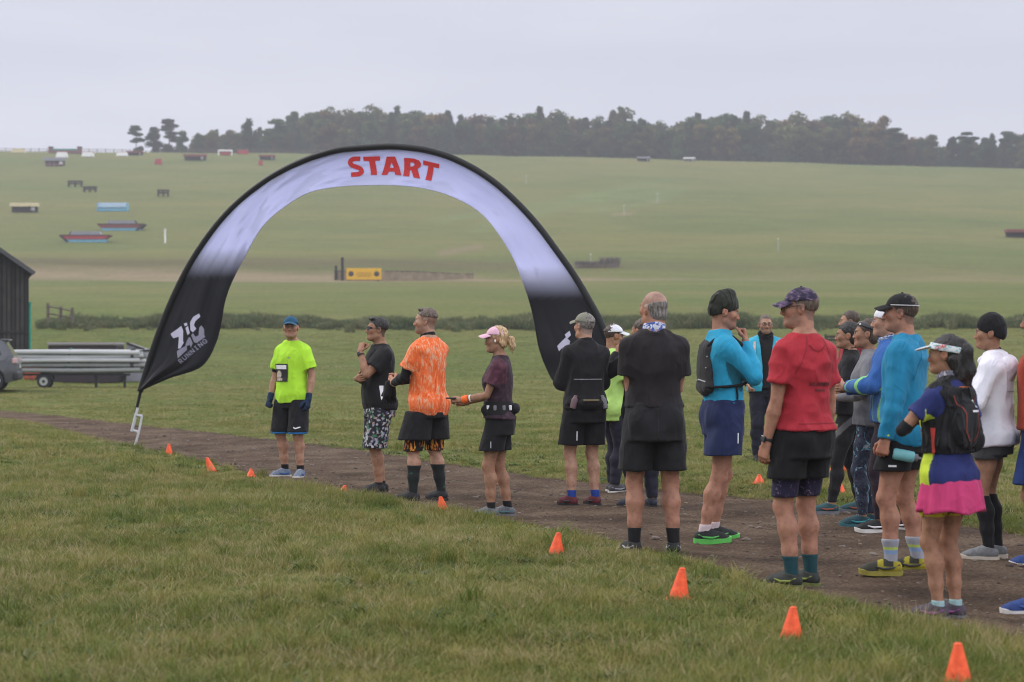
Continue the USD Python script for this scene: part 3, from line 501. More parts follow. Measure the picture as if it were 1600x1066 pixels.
# ------------------------------------------------------------------ things on the slope
wood = look('weathered_wood', (.12, .095, .075), .9, .3, 4.0); dwood = look('dark_wood', (.035, .030, .028), .9, .3, 4.0); redp = look('red_paint', (.30, .035, .04), .6, .15, 3.0); dredp = look('dark_red_paint', (.17, .05, .045), .7, .2, 3.0); bluep = look('pale_blue_paint', (.13, .33, .44), .6, .15, 3.0); creamp = look('cream_paint', (.55, .47, .28), .7, .1, 3.0); greyp = look('grey_paint', (.22, .22, .24), .7, .15, 3.0); whitep = look('white_paint', (.72, .72, .70), .6, .06, 3.0); greenp = look('sea_green_paint', (.05, .22, .19), .6, .1, 3.0); brickp = look('brick_pillar', (.16, .075, .06), .9, .25, 5.0)
def on_hill(px, py):
    g_ = ground_at(px, py, 60); return g_, g_[1] / F            # point and metres per photo pixel there
def boat_jump(label, x0, x1, ytop, ybase, hull, flip):
    g_, m = on_hill((x0 + x1) / 2, ybase); L, Ht = (x1 - x0) * m, (ybase - ytop) * m; t = thing('boat_jump', label, 'jump', g_ - [0, 0, .1], 0)
    sgn = -1 if flip else 1; D = 1.7
    prof = [(-L * .40, .0), (L * .40, 0), (L * .40, Ht * .28), (-L * .40, Ht * .28)]
    def pris(pts, d, dz=0): p_ = extr(sg.Polygon(pts), d); p_.vertices = np.stack([p_.vertices[:, 0], p_.vertices[:, 2] - d / 2, p_.vertices[:, 1] + dz], 1); p_.fix_normals(); return p_
    obj('water_base', pris(prof, D * .9), bluep, t); obj('hull', pris([(-L * .42, Ht * .28), (L * .36, Ht * .28), (L * .5, Ht * .62), (-L * .5, Ht * .62)], D), hull, t)
    obj('gunwale', cat_([box(L * .98, .10, .12, (0, -D / 2, Ht * .64)), box(L * .98, .10, .12, (0, D / 2, Ht * .64))]), dwood, t)
    obj('bow', pris([(sgn * L * .30, .02), (sgn * L * .36, .02), (sgn * L * .5, Ht * .60), (sgn * L * .42, Ht * .55)], D * 1.02), dwood, t)
    cab = obj('cabin', pris([(-L * .30, Ht * .64), (L * .30, Ht * .64), (L * .27, Ht * 1.0), (-L * .27, Ht * 1.0)], D * .75), greyp, t)
    obj('windscreen', pris([(sgn * L * .31, Ht * .64), (sgn * L * .33, Ht * .64), (sgn * L * .285, Ht * 1.02), (sgn * L * .27, Ht * 1.02)], D * .6), dwood, cab)
boat_jump('red boat-shaped cross-country jump with a grey cabin', 94, 175, 361, 378, redp, True)
boat_jump('brown boat-shaped jump with a pale blue base, behind the red boat', 153, 228, 344, 360, dredp, False)
def roof_jump(label, x0, x1, ytop, ybase, roof, wall, front=True):
    g_, m = on_hill((x0 + x1) / 2, ybase); L, Ht = (x1 - x0) * m, (ybase - ytop) * m; t = thing('table_jump', label, 'jump', g_ - [0, 0, .08], 0)
    D = 1.6
    if front:
        obj('roof', rbox(L, D, Ht * .38, (0, 0, Ht * .81), .04), roof, t); obj('back_board', box(L * .92, .08, Ht * .62, (0, D * .3, Ht * .31)), dwood, t)
        for i in range(5): obj('post', box(.16, .16, Ht * .62, (-L * .42 + i * L * .21, -D * .3, Ht * .31)), wall, t)
        obj('rail', box(L * .9, .06, .12, (0, -D * .34, Ht * .22)), wall, t); obj('barrel', trimesh.creation.cylinder(Ht * .22, .8, transform=trimesh.transformations.translation_matrix([L * .3, 0, Ht * .4])), whitep, t, smooth=40)
    else:
        p_ = extr(sg.Polygon([(-D / 2, Ht * .45), (D / 2, Ht * .55), (D * .2, Ht), (-D * .2, Ht * .98)]), L); p_.vertices = np.stack([p_.vertices[:, 2] - L / 2, p_.vertices[:, 0], p_.vertices[:, 1]], 1); p_.fix_normals(); obj('roof', p_, greyp if roof is None else roof, t)
        obj('wall', rbox(L * .97, D * .85, Ht * .47, (0, 0, Ht * .235), .03), wall, t); obj('end_board', box(.12, D, Ht * .9, (L * .49, 0, Ht * .45)), wall, t); obj('end_board', box(.12, D, Ht * .9, (-L * .49, 0, Ht * .45)), wall, t)
roof_jump('cream-topped table jump on dark posts at the far left', 17, 60, 317, 332, creamp, dwood)
roof_jump('pale blue roofed jump on the left slope', 153, 200, 316, 330, look('lilac_roof', (.26, .36, .44), .6, .1, 3.0), bluep, False)
roof_jump('grey and pink log table jump below the ridge at the left', 69, 102, 246, 260, greyp, look('dusty_pink_paint', (.25, .14, .13), .8, .2), True)
roof_jump('dark red table jump below the ridge', 287, 323, 241, 251, dredp, dwood); roof_jump('dark red table jump just right of the arch crown left shoulder', 405, 430, 242, 250, dredp, dwood)
roof_jump('low dark red jump on the ridge line beside the trees', 197, 224, 236, 243, dredp, dwood); roof_jump('dark red brick-like jump cut by the right picture edge', 1571, 1612, 358, 371, dredp, dwood); roof_jump('tiny dark jump under the wood, left of two', 995, 1016, 245, 252, greyp, dwood); roof_jump('tiny pale jump under the wood, right of two', 1068, 1086, 246, 252, whitep, greyp)
for x0, x1, y0, y1, mt, lb in ((242, 253, 249, 257, redp, 'small red box jump on the left slope'), (404, 411, 251, 258, redp, 'tiny pink-red box jump left of the arch top'), (128, 147, 238, 245, whitep, 'low white jump with a red top on the ridge'), (182, 200, 238, 244, whitep, 'low white jump right of the red-topped white one'), (88, 106, 238, 246, whitep, 'small white and red jump before the pillared wall'), (18, 40, 233, 239, creamp, 'pale low jump on the ridge at the far left'), (371, 389, 235, 241, redp, 'faint red jump on the ridge near the wood')):
    g_, m = on_hill((x0 + x1) / 2, y1); L, Ht = (x1 - x0) * m, (y1 - y0) * m; t = thing('box_jump', lb, 'jump', g_ - [0, 0, .05], 0)
    p_ = extr(sg.Polygon([(-L / 2, 0), (L / 2, 0), (L * .40, Ht), (-L * .40, Ht)]), 1.4); p_.vertices = np.stack([p_.vertices[:, 0], p_.vertices[:, 2] - .7, p_.vertices[:, 1]], 1); p_.fix_normals(); obj('box', p_, mt, t); obj('top_log', trimesh.creation.cylinder(.16, L * .9, transform=trimesh.transformations.translation_matrix([0, 0, Ht]) @ trimesh.transformations.rotation_matrix(math.pi / 2, [0, 1, 0])), redp if mt is whitep else dredp, t, smooth=40)
# pillared wall on the skyline
g_, m = on_hill(102, 240); t = thing('wall_jump', 'walled jump with two brick pillars and a sea-green top on the skyline', 'jump', g_, 0); L = 48 * m
for q in (-1, 1): pl = obj('pillar', rbox(6 * m, 1.2, 9.0 * m, (q * L * .47, 0, 4.5 * m), .05), brickp, t); obj('pillar_cap', rbox(6.8 * m, 1.4, 2 * m, (q * L * .47, 0, 9.6 * m), .05), dwood, pl)
obj('wall', box(L * .84, .9, 4.4 * m, (0, 0, 2.2 * m)), brickp, t); obj('green_top', rbox(L * .83, 1.0, 2.6 * m, (0, 0, 5.9 * m), .08), greenp, t)
# white goal-like frame with a red jump
g_, m = on_hill(352, 243); t = thing('frame_jump', 'white framed jump with a red filling under the ridge trees', 'jump', g_, 0); L = 21 * m
for q in (-1, 1): obj('upright', box(.25, .25, 8.5 * m, (q * L / 2, 0, 4.2 * m)), whitep, t)
obj('crossbar', box(L + .25, .24, 2.2 * m, (0, 0, 7.6 * m)), whitep, t); obj('filling', rbox(L * .7, 1.0, 4 * m, (0, 0, 2.6 * m), .06), redp, t)
# dark log oxers
for x0, x1, y0, y1, lb in ((106, 129, 283, 292, 'dark log jump, left one of the close pair'), (130, 151, 292, 300, 'dark low log jump, right one of the close pair'), (246, 264, 297, 307, 'dark log jump standing alone left of the arch')):
    g_, m = on_hill((x0 + x1) / 2, y1); L, Ht = (x1 - x0) * m, (y1 - y0) * m; t = thing('log_jump', lb, 'jump', g_, 4)
    for i, sx in enumerate((-.42, 0, .42)): obj('stand', trimesh.util.concatenate([box(.28, .3, Ht * .95, (sx * L, -.35, Ht * .45)), box(.28, .3, Ht * .95, (sx * L, .35, Ht * .45))]), dwood, t)
    for yy, zz in ((-.35, .92), (.35, .95), (0, .55)): obj('log', trimesh.creation.cylinder(.17, L, 10, transform=trimesh.transformations.translation_matrix([0, yy, Ht * zz]) @ trimesh.transformations.rotation_matrix(math.pi / 2, [0, 1, 0])), dwood, t, smooth=40)
# white posts
pale_post = look('pale_post', (.32, .33, .29), .7, .1)
for px, y0, y1, lb in ((258, 359, 380, 'white post standing near the boats'), (822, 275, 288, 'white post right of the arch top'), (975, 322, 336, 'white post by the left bare patch'), (1027, 303, 318, 'white post by the right bare patch'), (1216, 374, 394, 'thin white post alone on the right slope'), (923, 398, 412, 'slanted white post at the brush heap')):
    g_, m = on_hill(px, y1); t = thing('white_post', lb, 'post', g_ - [0, 0, .2], 0); Hh = (y1 - y0) * m + .2; w_ = max(1.0 * m * (2.4 if px == 258 else 1), .10)
    obj('shaft', box(w_, .12, Hh, (0, 0, Hh / 2)), whitep if px == 258 else pale_post, t); obj('top', rbox(w_ * 1.15, .15, .12, (0, 0, Hh + .04), .02), whitep, t)
# brush heap
g_, m = on_hill(933, 418); r_ = np.random.default_rng(5); L = 66 * m; brush = look('brushwood', (.17, .145, .12), .95, .35, 2.0)
tw = [tube([(x_, r_.uniform(-.7, .7), 0), (x_ + r_.normal(0, .25), r_.uniform(-.7, .7), r_.uniform(.5, 1.25) * (.72 + .40 * (x_ > L * .1)))], [.05, .012], 3) for x_ in r_.uniform(-L / 2, L / 2, 1500)]
t = thing('brush_jump', 'dark brushwood hurdle lying across the slope behind the arch leg', 'jump', g_ - [0, 0, .05], 0); obj('brushwood', cat_(tw), brush, t); obj('base_log', trimesh.creation.cylinder(.10, L * .9, 10, transform=trimesh.transformations.translation_matrix([0, -.55, .08]) @ trimesh.transformations.rotation_matrix(math.pi / 2, [0, 1, 0])), wood, t, smooth=40)
# ridge fence
for (xa, xb, lb) in ((-30, 205, 'thin post and rail fence along the ridge at the left'), (280, 600, 'thin post and rail fence in front of the ridge trees')):
    px_ = np.arange(xa, xb, 13.0); Yf = 515.0; Q = np.array([[(p - 800) / F * Yf, Yf, gz((p - 800) / F * Yf, Yf)] for p in px_]); t = thing('ridge_fence', lb, 'fence', Q[0], 0)
    for a in Q - Q[0]: obj('post', box(.16, .16, 1.5, a + [0, 0, .65]), wood, t)
    for zz in (.6, 1.15): obj('rail', tube(Q - Q[0] + [0, -.08, zz], .07, 4), wood, t)

# ------------------------------------------------------------------ sign and boarded ditch
signY = 205.0; m = signY / F; yel = look('yellow_board', (.62, .36, .025), .5, .05, 2.0); dkp = look('dark_sign_print', (.05, .045, .05), .6, .1); brp = look('brown_sign_print', (.33, .17, .03), .6, .1)
a_ = at(568.5, 437.5, signY); t = thing('yellow_sign', 'wide yellow sign board with a dark round emblem at each end', 'sign', a_, 0)
bd = obj('board', rbox(55 * m, .08, 18 * m, (0, 0, 9.2 * m), .03), yel, t)
for q in (-1, 1): c_ = trimesh.creation.cylinder(4.2 * m, .012, 24, transform=trimesh.transformations.translation_matrix([q * 20 * m, -.046, 9.4 * m]) @ trimesh.transformations.rotation_matrix(math.pi / 2, [1, 0, 0])); e_ = obj('emblem', c_, dkp, bd); 
for zz, w_ in ((10.8, 22), (8.2, 25), (5.6, 20)): obj('text_line', box(w_ * m, .008, 1.1 * m, (0, -.045, zz * m)), brp, bd)
for q in (-1, 1): obj('leg', box(.14, .1, 6 * m, (q * 22 * m, .10, 1 * m)), dwood, t)
pp0 = at(535, 437, signY + 1); t = thing('timber_post', 'dark upright timber post left of the yellow sign', 'post', pp0 - [0, 0, .3], 0); obj('shaft', box(.30, .30, 34 * m + .3, (0, 0, 17 * m + .15)), dwood, t); obj('cap', rbox(.34, .34, .08, (0, 0, 34 * m + .32), .02), dwood, t)
fw = look('bleached_boards', (.23, .18, .12), .9, .3, 1.5)
Q0 = at(522, 438, signY + 2); t = thing('boarded_ditch_wall', 'low weathered timber retaining wall behind the yellow sign', 'wall', Q0, 0)
nb = 52
for i in range(nb):
    px = 524 + i * 4.2; top = 424 + max(0, px - 640) * .05 + rng.uniform(-.6, .6); bot = 436 - max(0, px - 640) * .045
    a_ = at(px, bot, signY + 2); hgt = max((bot - top) * m, .4); obj('plank', box(3.9 * m, .09, hgt + .3, a_ - Q0 + [0, rng.uniform(-.03, .03), hgt / 2 - .15]), fw, t)
obj('cap_rail', tube([at(522, 423.5, signY + 2) - Q0, at(640, 424, signY + 2) - Q0, at(740, 429, signY + 2) - Q0], .07, 5), wood, t); obj('bank_post', box(.25, .25, 24 * m, at(525, 438, signY + 1.8) - Q0 + [0, 0, 11 * m]), dwood, t)

# ------------------------------------------------------------------ fences, shed, trailer, car at the left
fy = 114.0; m = fy / F
t0 = at(75, 512, fy); t = thing('broken_fence', 'short grey post and rail fence beside the shed', 'fence', t0 - [0, 0, .3], 0)
tops = [(75, 474), (95, 479), (113, 481)]
for (px, ty) in tops: a_ = at(px, 512, fy) - t0; hh_ = (512 - ty) * m + .3; obj('post', box(.16, .16, hh_, a_ + [0, 0, hh_ / 2]), wood, t)
for dy in (3, 14): obj('rail', tube([at(75, 476 + dy, fy) - t0 + [0, -.1, .3], at(95, 479 + dy, fy) - t0 + [0, -.1, .3], at(113, 483 + dy, fy) - t0 + [0, -.1, .3]], .05, 5), wood, t)
g_ = ground_at(1318, 545.5, 50); py = g_[1]; m = py / F; zg = g_[2]; t0 = g_; zt_ = at(0, 523, py)[2]
t = thing('picket_fence', 'dark low paling fence behind the bearded man', 'fence', t0, 0)
for i in range(16): obj('pale', box(.055, .03, zt_ - zg - rng.uniform(0, .05), ((-25 + i * 3.3) * m, 0, (zt_ - zg) / 2)), dwood, t)
for zz in (.5, zt_ - zg - .12): obj('rail', box(56 * m, .05, .10, (0, .045, zz)), dwood, t)
for q in (-1, 1): obj('end_post', box(.10, .10, zt_ - zg + .05, (q * 28 * m, .05, (zt_ - zg) / 2)), dwood, t)
# shed
SY = 78.0; m = SY / F; tar2 = look('tarred_boards_worn', (.036, .034, .031), .9, .35, 2.0, .4, 40.0); tar = look('tarred_boards', (.017, .016, .016), .85, .35, 2.0, .4, 40.0); felt = look('roof_sheet', (.065, .065, .07), .8, .2, 1.0)
e0 = at(45, 0, SY)[0]; zg = gz(e0, SY) - .1; zE, zR = at(0, 421, SY)[2], at(0, 386, SY)[2]; xr = at(-5, 0, SY)[0]; W_ = e0 - xr; shed = thing('shed', 'dark timber shed with a pitched roof at the left edge', 'shed', (e0, SY, zg), 17); Ez, Rz = zE - zg, zR - zg
wl = obj('gable_wall', box(W_ * 2, .12, Ez, (-W_, .10, Ez / 2)), tar, shed)
gb = extr(sg.Polygon([(-2 * W_, Ez), (0, Ez), (-W_, Rz - .1)]), .12); gb.vertices = np.stack([gb.vertices[:, 0], gb.vertices[:, 2] + .04, gb.vertices[:, 1]], 1); gb.fix_normals(); obj('gable_peak', gb, tar, shed)
nbd = 15
for i in range(nbd):
    x_ = -2 * W_ + (i + .5) * 2 * W_ / nbd; hh_ = Ez + (1 - abs((x_ + W_) / W_)) * (Rz - Ez) - .12; obj('board', box(2 * W_ / nbd - .045, .05, hh_ - rng.uniform(0, .04), (x_, .015 - rng.uniform(0, .012), hh_ / 2)), tar2 if rng.uniform() < .55 else tar, shed)
obj('rail', box(2 * W_, .05, .10, (-W_, -.02, Ez * .42)), tar, shed); obj('side_wall', box(.12, 6.0, Ez, (-.06, 3.1, Ez / 2)), tar, shed); obj('side_wall', box(.12, 6.0, Ez, (-2 * W_ + .06, 3.1, Ez / 2)), tar, shed); obj('back_wall', box(2 * W_ - .3, .12, Ez, (-W_, 6.0, Ez / 2)), tar, shed)
sl = math.atan2(Rz - Ez, W_); Ls = math.hypot(W_, Rz - Ez) + .28
for q in (-1, 1):
    r_ = box(Ls, 6.8, .07, (0, 0, 0)); r_.apply_transform(trimesh.transformations.rotation_matrix(q * sl, [0, 1, 0])); r_.apply_translation([-W_ + q * (Ls / 2) * math.cos(sl), 3.0, Rz + .03 - (Ls / 2) * math.sin(sl)]); rf = obj('roof', r_, felt, shed)
    b_ = box(Ls, .05, .17, (0, 0, 0)); b_.apply_transform(trimesh.transformations.rotation_matrix(q * sl, [0, 1, 0])); b_.apply_translation([-W_ + q * (Ls / 2) * math.cos(sl), -.43, Rz - .04 - (Ls / 2) * math.sin(sl)]); obj('bargeboard', b_, felt, rf)
dp = at(47, 0, SY + .3); zt_ = at(0, 474, SY)[2]; t = thing('green_pipe', 'bright green upright pipe at the corner of the shed', 'pipe', (dp[0], SY + .2, zg), 0); gpm = look('bright_green_plastic', (.02, .26, .17), .5, .1); obj('pipe', trimesh.creation.cylinder(.075, zt_ - zg, 14, transform=trimesh.transformations.translation_matrix([0, 0, (zt_ - zg) / 2])), gpm, t, smooth=40); obj('collar', trimesh.creation.cylinder(.095, .12, 14, transform=trimesh.transformations.translation_matrix([0, 0, zt_ - zg])), gpm, t, smooth=40)
# blue and white thing beyond the shed corner
# trailer of pipes
TY = 63.0; m = TY / F; gzt = gz(at(130, 0, TY)[0], TY); x0 = at(70, 0, TY)[0]; t = thing('pipe_trailer', 'low trailer loaded with long white pipes strapped down', 'trailer', (x0, TY, gzt), 0); pvc = look('white_pvc', (.46, .47, .47), .4, .12, .8); pvg = look('grey_pvc', (.24, .25, .24), .45, .15, .8); strap_g = look('green_strap', (.02, .10, .075), .7, .1); steelb = look('dark_frame', (.03, .035, .035), .7, .2)
zz = lambda py_: at(0, py_, TY)[2] - gzt
xs_ = lambda px: at(px, 0, TY)[0] - x0
rp = (zz(546) - zz(580)) / 8.2; levels = [582 - 4.35 * i for i in range(8)]
for lv, py_ in enumerate((578.5, 571, 563.5, 556.5, 550)):
    for k in range(4 if lv < 4 else 3):
        r0 = 3.5 * m; xa, xb = xs_(18 + rng.uniform(-3, 3)), xs_(229 + rng.uniform(-9, 4)); y_ = (k - 1.5) * r0 * 2.05 + (r0 if lv % 2 else 0); sag = rng.uniform(-.7, .7) * m
        p_ = tube([(xa, y_, zz(py_)), (xa * .5 + xb * .5, y_, zz(py_) - sag * 2), (xb, y_, zz(py_ + rng.uniform(-1.2, 1.2)))], r0, 14); obj('pipe', p_, pvc if (lv in (4, 2) or (lv == 3 and k == 0)) else pvg, t, smooth=40)
dk = look('black_pipe', (.02, .022, .022), .5, .1); obj('black_pipe', tube([(xs_(30), -7.2 * m, zz(556)), (xs_(110), -7.4 * m, zz(555.5)), (xs_(170), -7.2 * m, zz(552)), (xs_(235), -6.2 * m, zz(547))], 1.0 * m, 8), dk, t, smooth=True); obj('black_pipe', tube([(xs_(165), -4 * m, zz(551)), (xs_(200), -3 * m, zz(548)), (xs_(236), -2 * m, zz(548.5))], 1.6 * m, 8), dk, t, smooth=True)
for px, tl in ((110, -3), (208, 1)): 
    obj('strap', tube([(xs_(px + tl * .6), -8.0 * m, zz(582)), (xs_(px), -8.2 * m, zz(566)), (xs_(px + 1), -7.6 * m, zz(548)), (xs_(px + 1), 0, zz(545.3)), (xs_(px + 1), 7 * m, zz(548))], .045 if px == 110 else .09, 6), strap_g if px == 110 else steelb, t, smooth=True)
obj('bed', box(xs_(202) - xs_(36), 15 * m, 3 * m, ((xs_(202) + xs_(36)) / 2, 0, zz(585.5))), steelb, t)
for q in (-1, 1):
    w_ = trimesh.creation.cylinder(.235, .17, 28, transform=trimesh.transformations.translation_matrix([xs_(71), q * 7.4 * m, .225]) @ trimesh.transformations.rotation_matrix(math.pi / 2, [1, 0, 0])); ty_ = obj('wheel', w_, rubber_mat, t, smooth=30)
    h_ = trimesh.creation.annulus(.055, .145, .02, 24, transform=trimesh.transformations.translation_matrix([xs_(71), q * (7.4 * m + .088), .225]) @ trimesh.transformations.rotation_matrix(math.pi / 2, [1, 0, 0])); obj('rim', h_, pale_post, ty_, smooth=30)
    a = np.linspace(.2, math.pi - .2, 12); obj('mudguard', tube(np.stack([xs_(71) + .29 * np.cos(a), 0 * a + q * 7.4 * m, .225 + .29 * np.sin(a)], 1), .04, 6), steelb, t, smooth=True)
obj('drawbar', tube([(xs_(36), 0, zz(586)), (xs_(22), 0, zz(590)), (xs_(12), 0, zz(592))], .05, 6), steelb, t)
for px in (150, 195): obj('stand', box(.08, .08, zz(586), (xs_(px), 0, zz(586) / 2)), steelb, t)
# dark trough and tilted grey board beyond the trailer
TY2 = 70.0; m = TY2 / F; b0 = at(135, 0, TY2); zg2 = gz(b0[0], TY2); zt_ = at(0, 536, TY2)[2]; t = thing('dark_trough', 'long dark container with a pale lid behind the pipe trailer', 'container', (b0[0], TY2, zg2), 0); obj('body', rbox(106 * m, 1.4, zt_ - zg2 - .1, (0, 0, (zt_ - zg2 - .1) / 2), .04), look('maroon_black', (.028, .02, .024), .6, .2), t); obj('lid', rbox(108 * m, 1.5, .10, (0, 0, zt_ - zg2 - .04), .03), look('pale_lid', (.24, .21, .23), .6, .1), t)
b0 = at(210, 0, TY2); t = thing('tilted_board', 'grey tilted board at the right end of the pipe trailer', 'board', (b0[0], TY2, zg2), 0); p_ = extr(sg.Polygon([(-16 * m, 0), (16 * m, 0), (16 * m, zt_ - zg2 - .25), (-12 * m, zt_ - zg2)]), 1.0); p_.vertices = np.stack([p_.vertices[:, 0], p_.vertices[:, 2], p_.vertices[:, 1]], 1); p_.fix_normals(); obj('board', p_, greyp, t); obj('edge', tube([(-12 * m, -.02, zt_ - zg2), (16 * m, -.02, zt_ - zg2 - .25)], .04, 5), dwood, t)
for px, c_, lb in ((52, (.30, .07, .04), 'rusty red heap between the shed and the trailer'), (80, (.24, .06, .035), 'smaller rusty heap left of the dark container')):
    b0 = at(px, 0, 72.0); g2 = gz(b0[0], 72.0); r_ = np.random.default_rng(px); t = thing('rubble_heap', lb, 'heap', (b0[0], 72.0, g2), 0); mt = look('rust_brick_' + str(px), c_, .9, .4, 6.0)
    for i in range(14): zt3 = at(0, 543, 72.0)[2] - g2; q_ = r_.uniform(-1, 1); obj('brick', box(.24, .16, .12, (q_ * .3, r_.uniform(-.15, .15), r_.uniform(.15, 1) * zt3 * (1 - abs(q_) * .5)), r_.uniform(0, 3)), mt, t)
    obj('core', rbox(.7, .4, zt3 * .8, (0, 0, zt3 * .4), .05), mt, t)

# car
CY = 57.5; m = CY / F; xr = at(36, 0, CY)[0]; g_ = gz(xr, CY); car = thing('parked_car', 'grey estate car of which only the tail shows at the left edge', 'car', (xr - .10, CY, g_), 10)
carp = usdkit.material(stage, '/World/Looks/grey_car_paint', {'p': ('principled_bsdf', {'base_color': (.11, .115, .13), 'roughness': .32, 'metallic': .45, 'coat_weight': .6, 'coat_roughness': .08}), 'tc': ('texture_coordinate', {}), 'n': ('noise_texture', {'scale': 2.0, 'detail': 4.0}), 'r': ('rgb_ramp', {'ramp': [(.4, (.06, .063, .072)), (.7, (.085, .087, .095))]})}, [('tc.object', 'n.vector'), ('n.fac', 'r.fac'), ('r.color', 'p.base_color')], surface='p.BSDF')
Wc = 1.82
def hull_side(pts, w0, w1, zmid):
    "body shell from a side outline, narrower towards the top"
    out = sg.Polygon(pts).buffer(.06).buffer(-.06); p_ = extr(out, 1.0); a, b = trimesh.remesh.subdivide_to_size(p_.vertices, p_.faces, .25); v = a.copy(); z = v[:, 1]; w_ = np.interp(z, [.2, zmid, 1.0, 1.7], [w0 * .94, w0, w0 * .97, w1]) * (1 - .16 * np.clip((v[:, 0] + .45) / .45, 0, 1) ** 2); v2 = np.stack([v[:, 0], (v[:, 2] - .5) * w_, z], 1); r_ = trimesh.Trimesh(v2, b, process=True); r_.fix_normals(); return r_
side = [(-4.6, .45), (-4.62, .75), (-4.45, .92), (-3.5, 1.05), (-2.75, 1.56), (-2.3, 1.66), (-.75, 1.64), (-.42, 1.58), (-.12, 1.10), (-.03, .98), (0.0, .60), (-.06, .36), (-.30, .28), (-4.3, .26)]
wells = [sg.Point(-.78, .35).buffer(.40), sg.Point(-3.75, .35).buffer(.40)]
sp = sg.Polygon(side); 
for w_ in wells: sp = sp.difference(w_)
body = obj('body', hull_side(list(sp.exterior.coords), Wc, 1.30, .6), carp, car, smooth=35)
glass = look('tinted_glass', (.015, .017, .02), .08, .05, spec=.6)
def side_panel(pts, y, dz=0): return extr(sg.Polygon(pts), .02)
for q in (-1, 1):
    for pts in ([(-1.15, 1.10), (-.62, 1.10), (-.48, 1.18), (-.66, 1.50), (-1.15, 1.52)], [(-2.15, 1.10), (-1.22, 1.10), (-1.22, 1.52), (-2.1, 1.53)], [(-3.2, 1.10), (-2.22, 1.10), (-2.2, 1.53), (-2.6, 1.50)]):
        p_ = extr(sg.Polygon(pts), .012); a, b = trimesh.remesh.subdivide_to_size(p_.vertices, p_.faces, .2); z = a[:, 1]; ww_ = np.interp(z, [.2, .6, 1.0, 1.7], [Wc * .94, Wc, Wc * .97, 1.30]) / 2; obj('side_window', trimesh.Trimesh(np.stack([a[:, 0], q * (ww_ + a[:, 2] - .002), z], 1), b, process=False), glass, car)
    tl_ = rbox(.16, .10, .17, (-.09, q * .79, .98), .03); obj('tail_light', tl_, look(f'tail_light_{q + 1}', (.5, .32, .32), .2, .1), car, smooth=40)
    for x_ in (-.78, -3.75):
        w_ = trimesh.creation.cylinder(.35, .22, 32, transform=trimesh.transformations.translation_matrix([x_, q * .80, .35]) @ trimesh.transformations.rotation_matrix(math.pi / 2, [1, 0, 0])); wh = obj('wheel', w_, rubber_mat, car, smooth=30)
        sp_ = [trimesh.creation.annulus(.20, .26, .03, 28)] + [trimesh.transformations and box(.21, .05, .03, (.12 * math.cos(a), .12 * math.sin(a), 0), a) for a in np.arange(0, 6.28, 2 * math.pi / 7)] + [trimesh.creation.cylinder(.06, .035)]
        r_ = cat_(sp_); r_.apply_transform(trimesh.transformations.translation_matrix([x_, q * (.80 + .112), .35]) @ trimesh.transformations.rotation_matrix(math.pi / 2, [1, 0, 0])); obj('rim', r_, look(f'alloy_{q + 1}_{int(-x_)}', (.55, .55, .56), .4, .1), wh, smooth=30)
        obj('arch_trim', tube([(x_ + .41 * math.cos(a), q * Wc * .492, .35 + .41 * math.sin(a)) for a in np.linspace(-.1, math.pi + .1, 16)], .03, 6), foam_black if 'foam_black' in globals() else rubber_mat, car, smooth=True)
rw = box(.02, 1.22, .50, (0, 0, 0)); rw.apply_transform(trimesh.transformations.rotation_matrix(-.55, [0, 1, 0])); rw.apply_translation([-.27, 0, 1.34]); obj('rear_window', rw, glass, car); obj('spoiler', rbox(.26, 1.2, .05, (-.42, 0, 1.64), .02), carp, car, smooth=40); obj('bumper', rbox(.16, 1.74, .24, (-.06, 0, .48), .06), rubber_mat, car, smooth=40); obj('number_plate', rbox(.012, .52, .11, (.004, 0, .80), .004), look('plate_white', (.42, .40, .34), .5, .05), car)
# ------------------------------------------------------------------ people: bodies and clothes from distance fields
def p_cone(a, b, ra, rb, cuts=()):
    a, b = np.asarray(a, float), np.asarray(b, float); ab = b - a; L = float(ab @ ab) + 1e-12; r = max(ra, rb)
    def f(P):
        t = np.clip(((P - a) @ ab) / L, 0, 1)
        d = np.linalg.norm(P - a - t[..., None] * ab, axis=-1) - (ra + t * (rb - ra))
        for (o, n) in cuts: d = np.maximum(d, (P - np.asarray(o)) @ np.asarray(n))
        return d
    return f, np.minimum(a, b) - r, np.maximum(a, b) + r
def p_ell(c, r, R=None, cuts=()):
    c, r = np.asarray(c, float), np.asarray(r, float); m = r.max()
    def f(P):
        q = P - c
        if R is not None: q = q @ R
        k0 = np.linalg.norm(q / r, axis=-1); k1 = np.linalg.norm(q / r ** 2, axis=-1)
        d = k0 * (k0 - 1) / np.maximum(k1, 1e-9)
        for (o, n) in cuts: d = np.maximum(d, (P - np.asarray(o)) @ np.asarray(n))
        return d
    return (f, c - r, c + r) if R is None else (f, c - m, c + m)
def p_loft(zs, a, b, yo, grow=0.0, z0=None, z1=None, e=2.3, tilt=0.0, xo=0.0):
    zs = np.asarray(zs, float); zz = np.linspace(zs[0], zs[-1], 80)
    A, B, O = (PchipInterpolator(zs, np.broadcast_to(np.asarray(v, float), zs.shape))(zz) for v in (a, b, yo))
    A, B = A + grow, B + grow
    lo, hi = (zs[0] if z0 is None else z0), (zs[-1] if z1 is None else z1)
    def f(P):
        z = P[..., 2]; aa, bb, oo = np.interp(z, zz, A), np.interp(z, zz, B), np.interp(z, zz, O)
        q = ((np.abs(P[..., 0] - xo) / aa) ** e + (np.abs(P[..., 1] - oo) / bb) ** e) ** (1 / e)
        return np.maximum((q - 1) * np.minimum(aa, bb), np.maximum(lo + tilt * P[..., 1] - z, z - hi))
    return f, np.array([xo - A.max(), (O - B).min(), lo - abs(tilt) * .2]), np.array([xo + A.max(), (O + B).max(), hi])
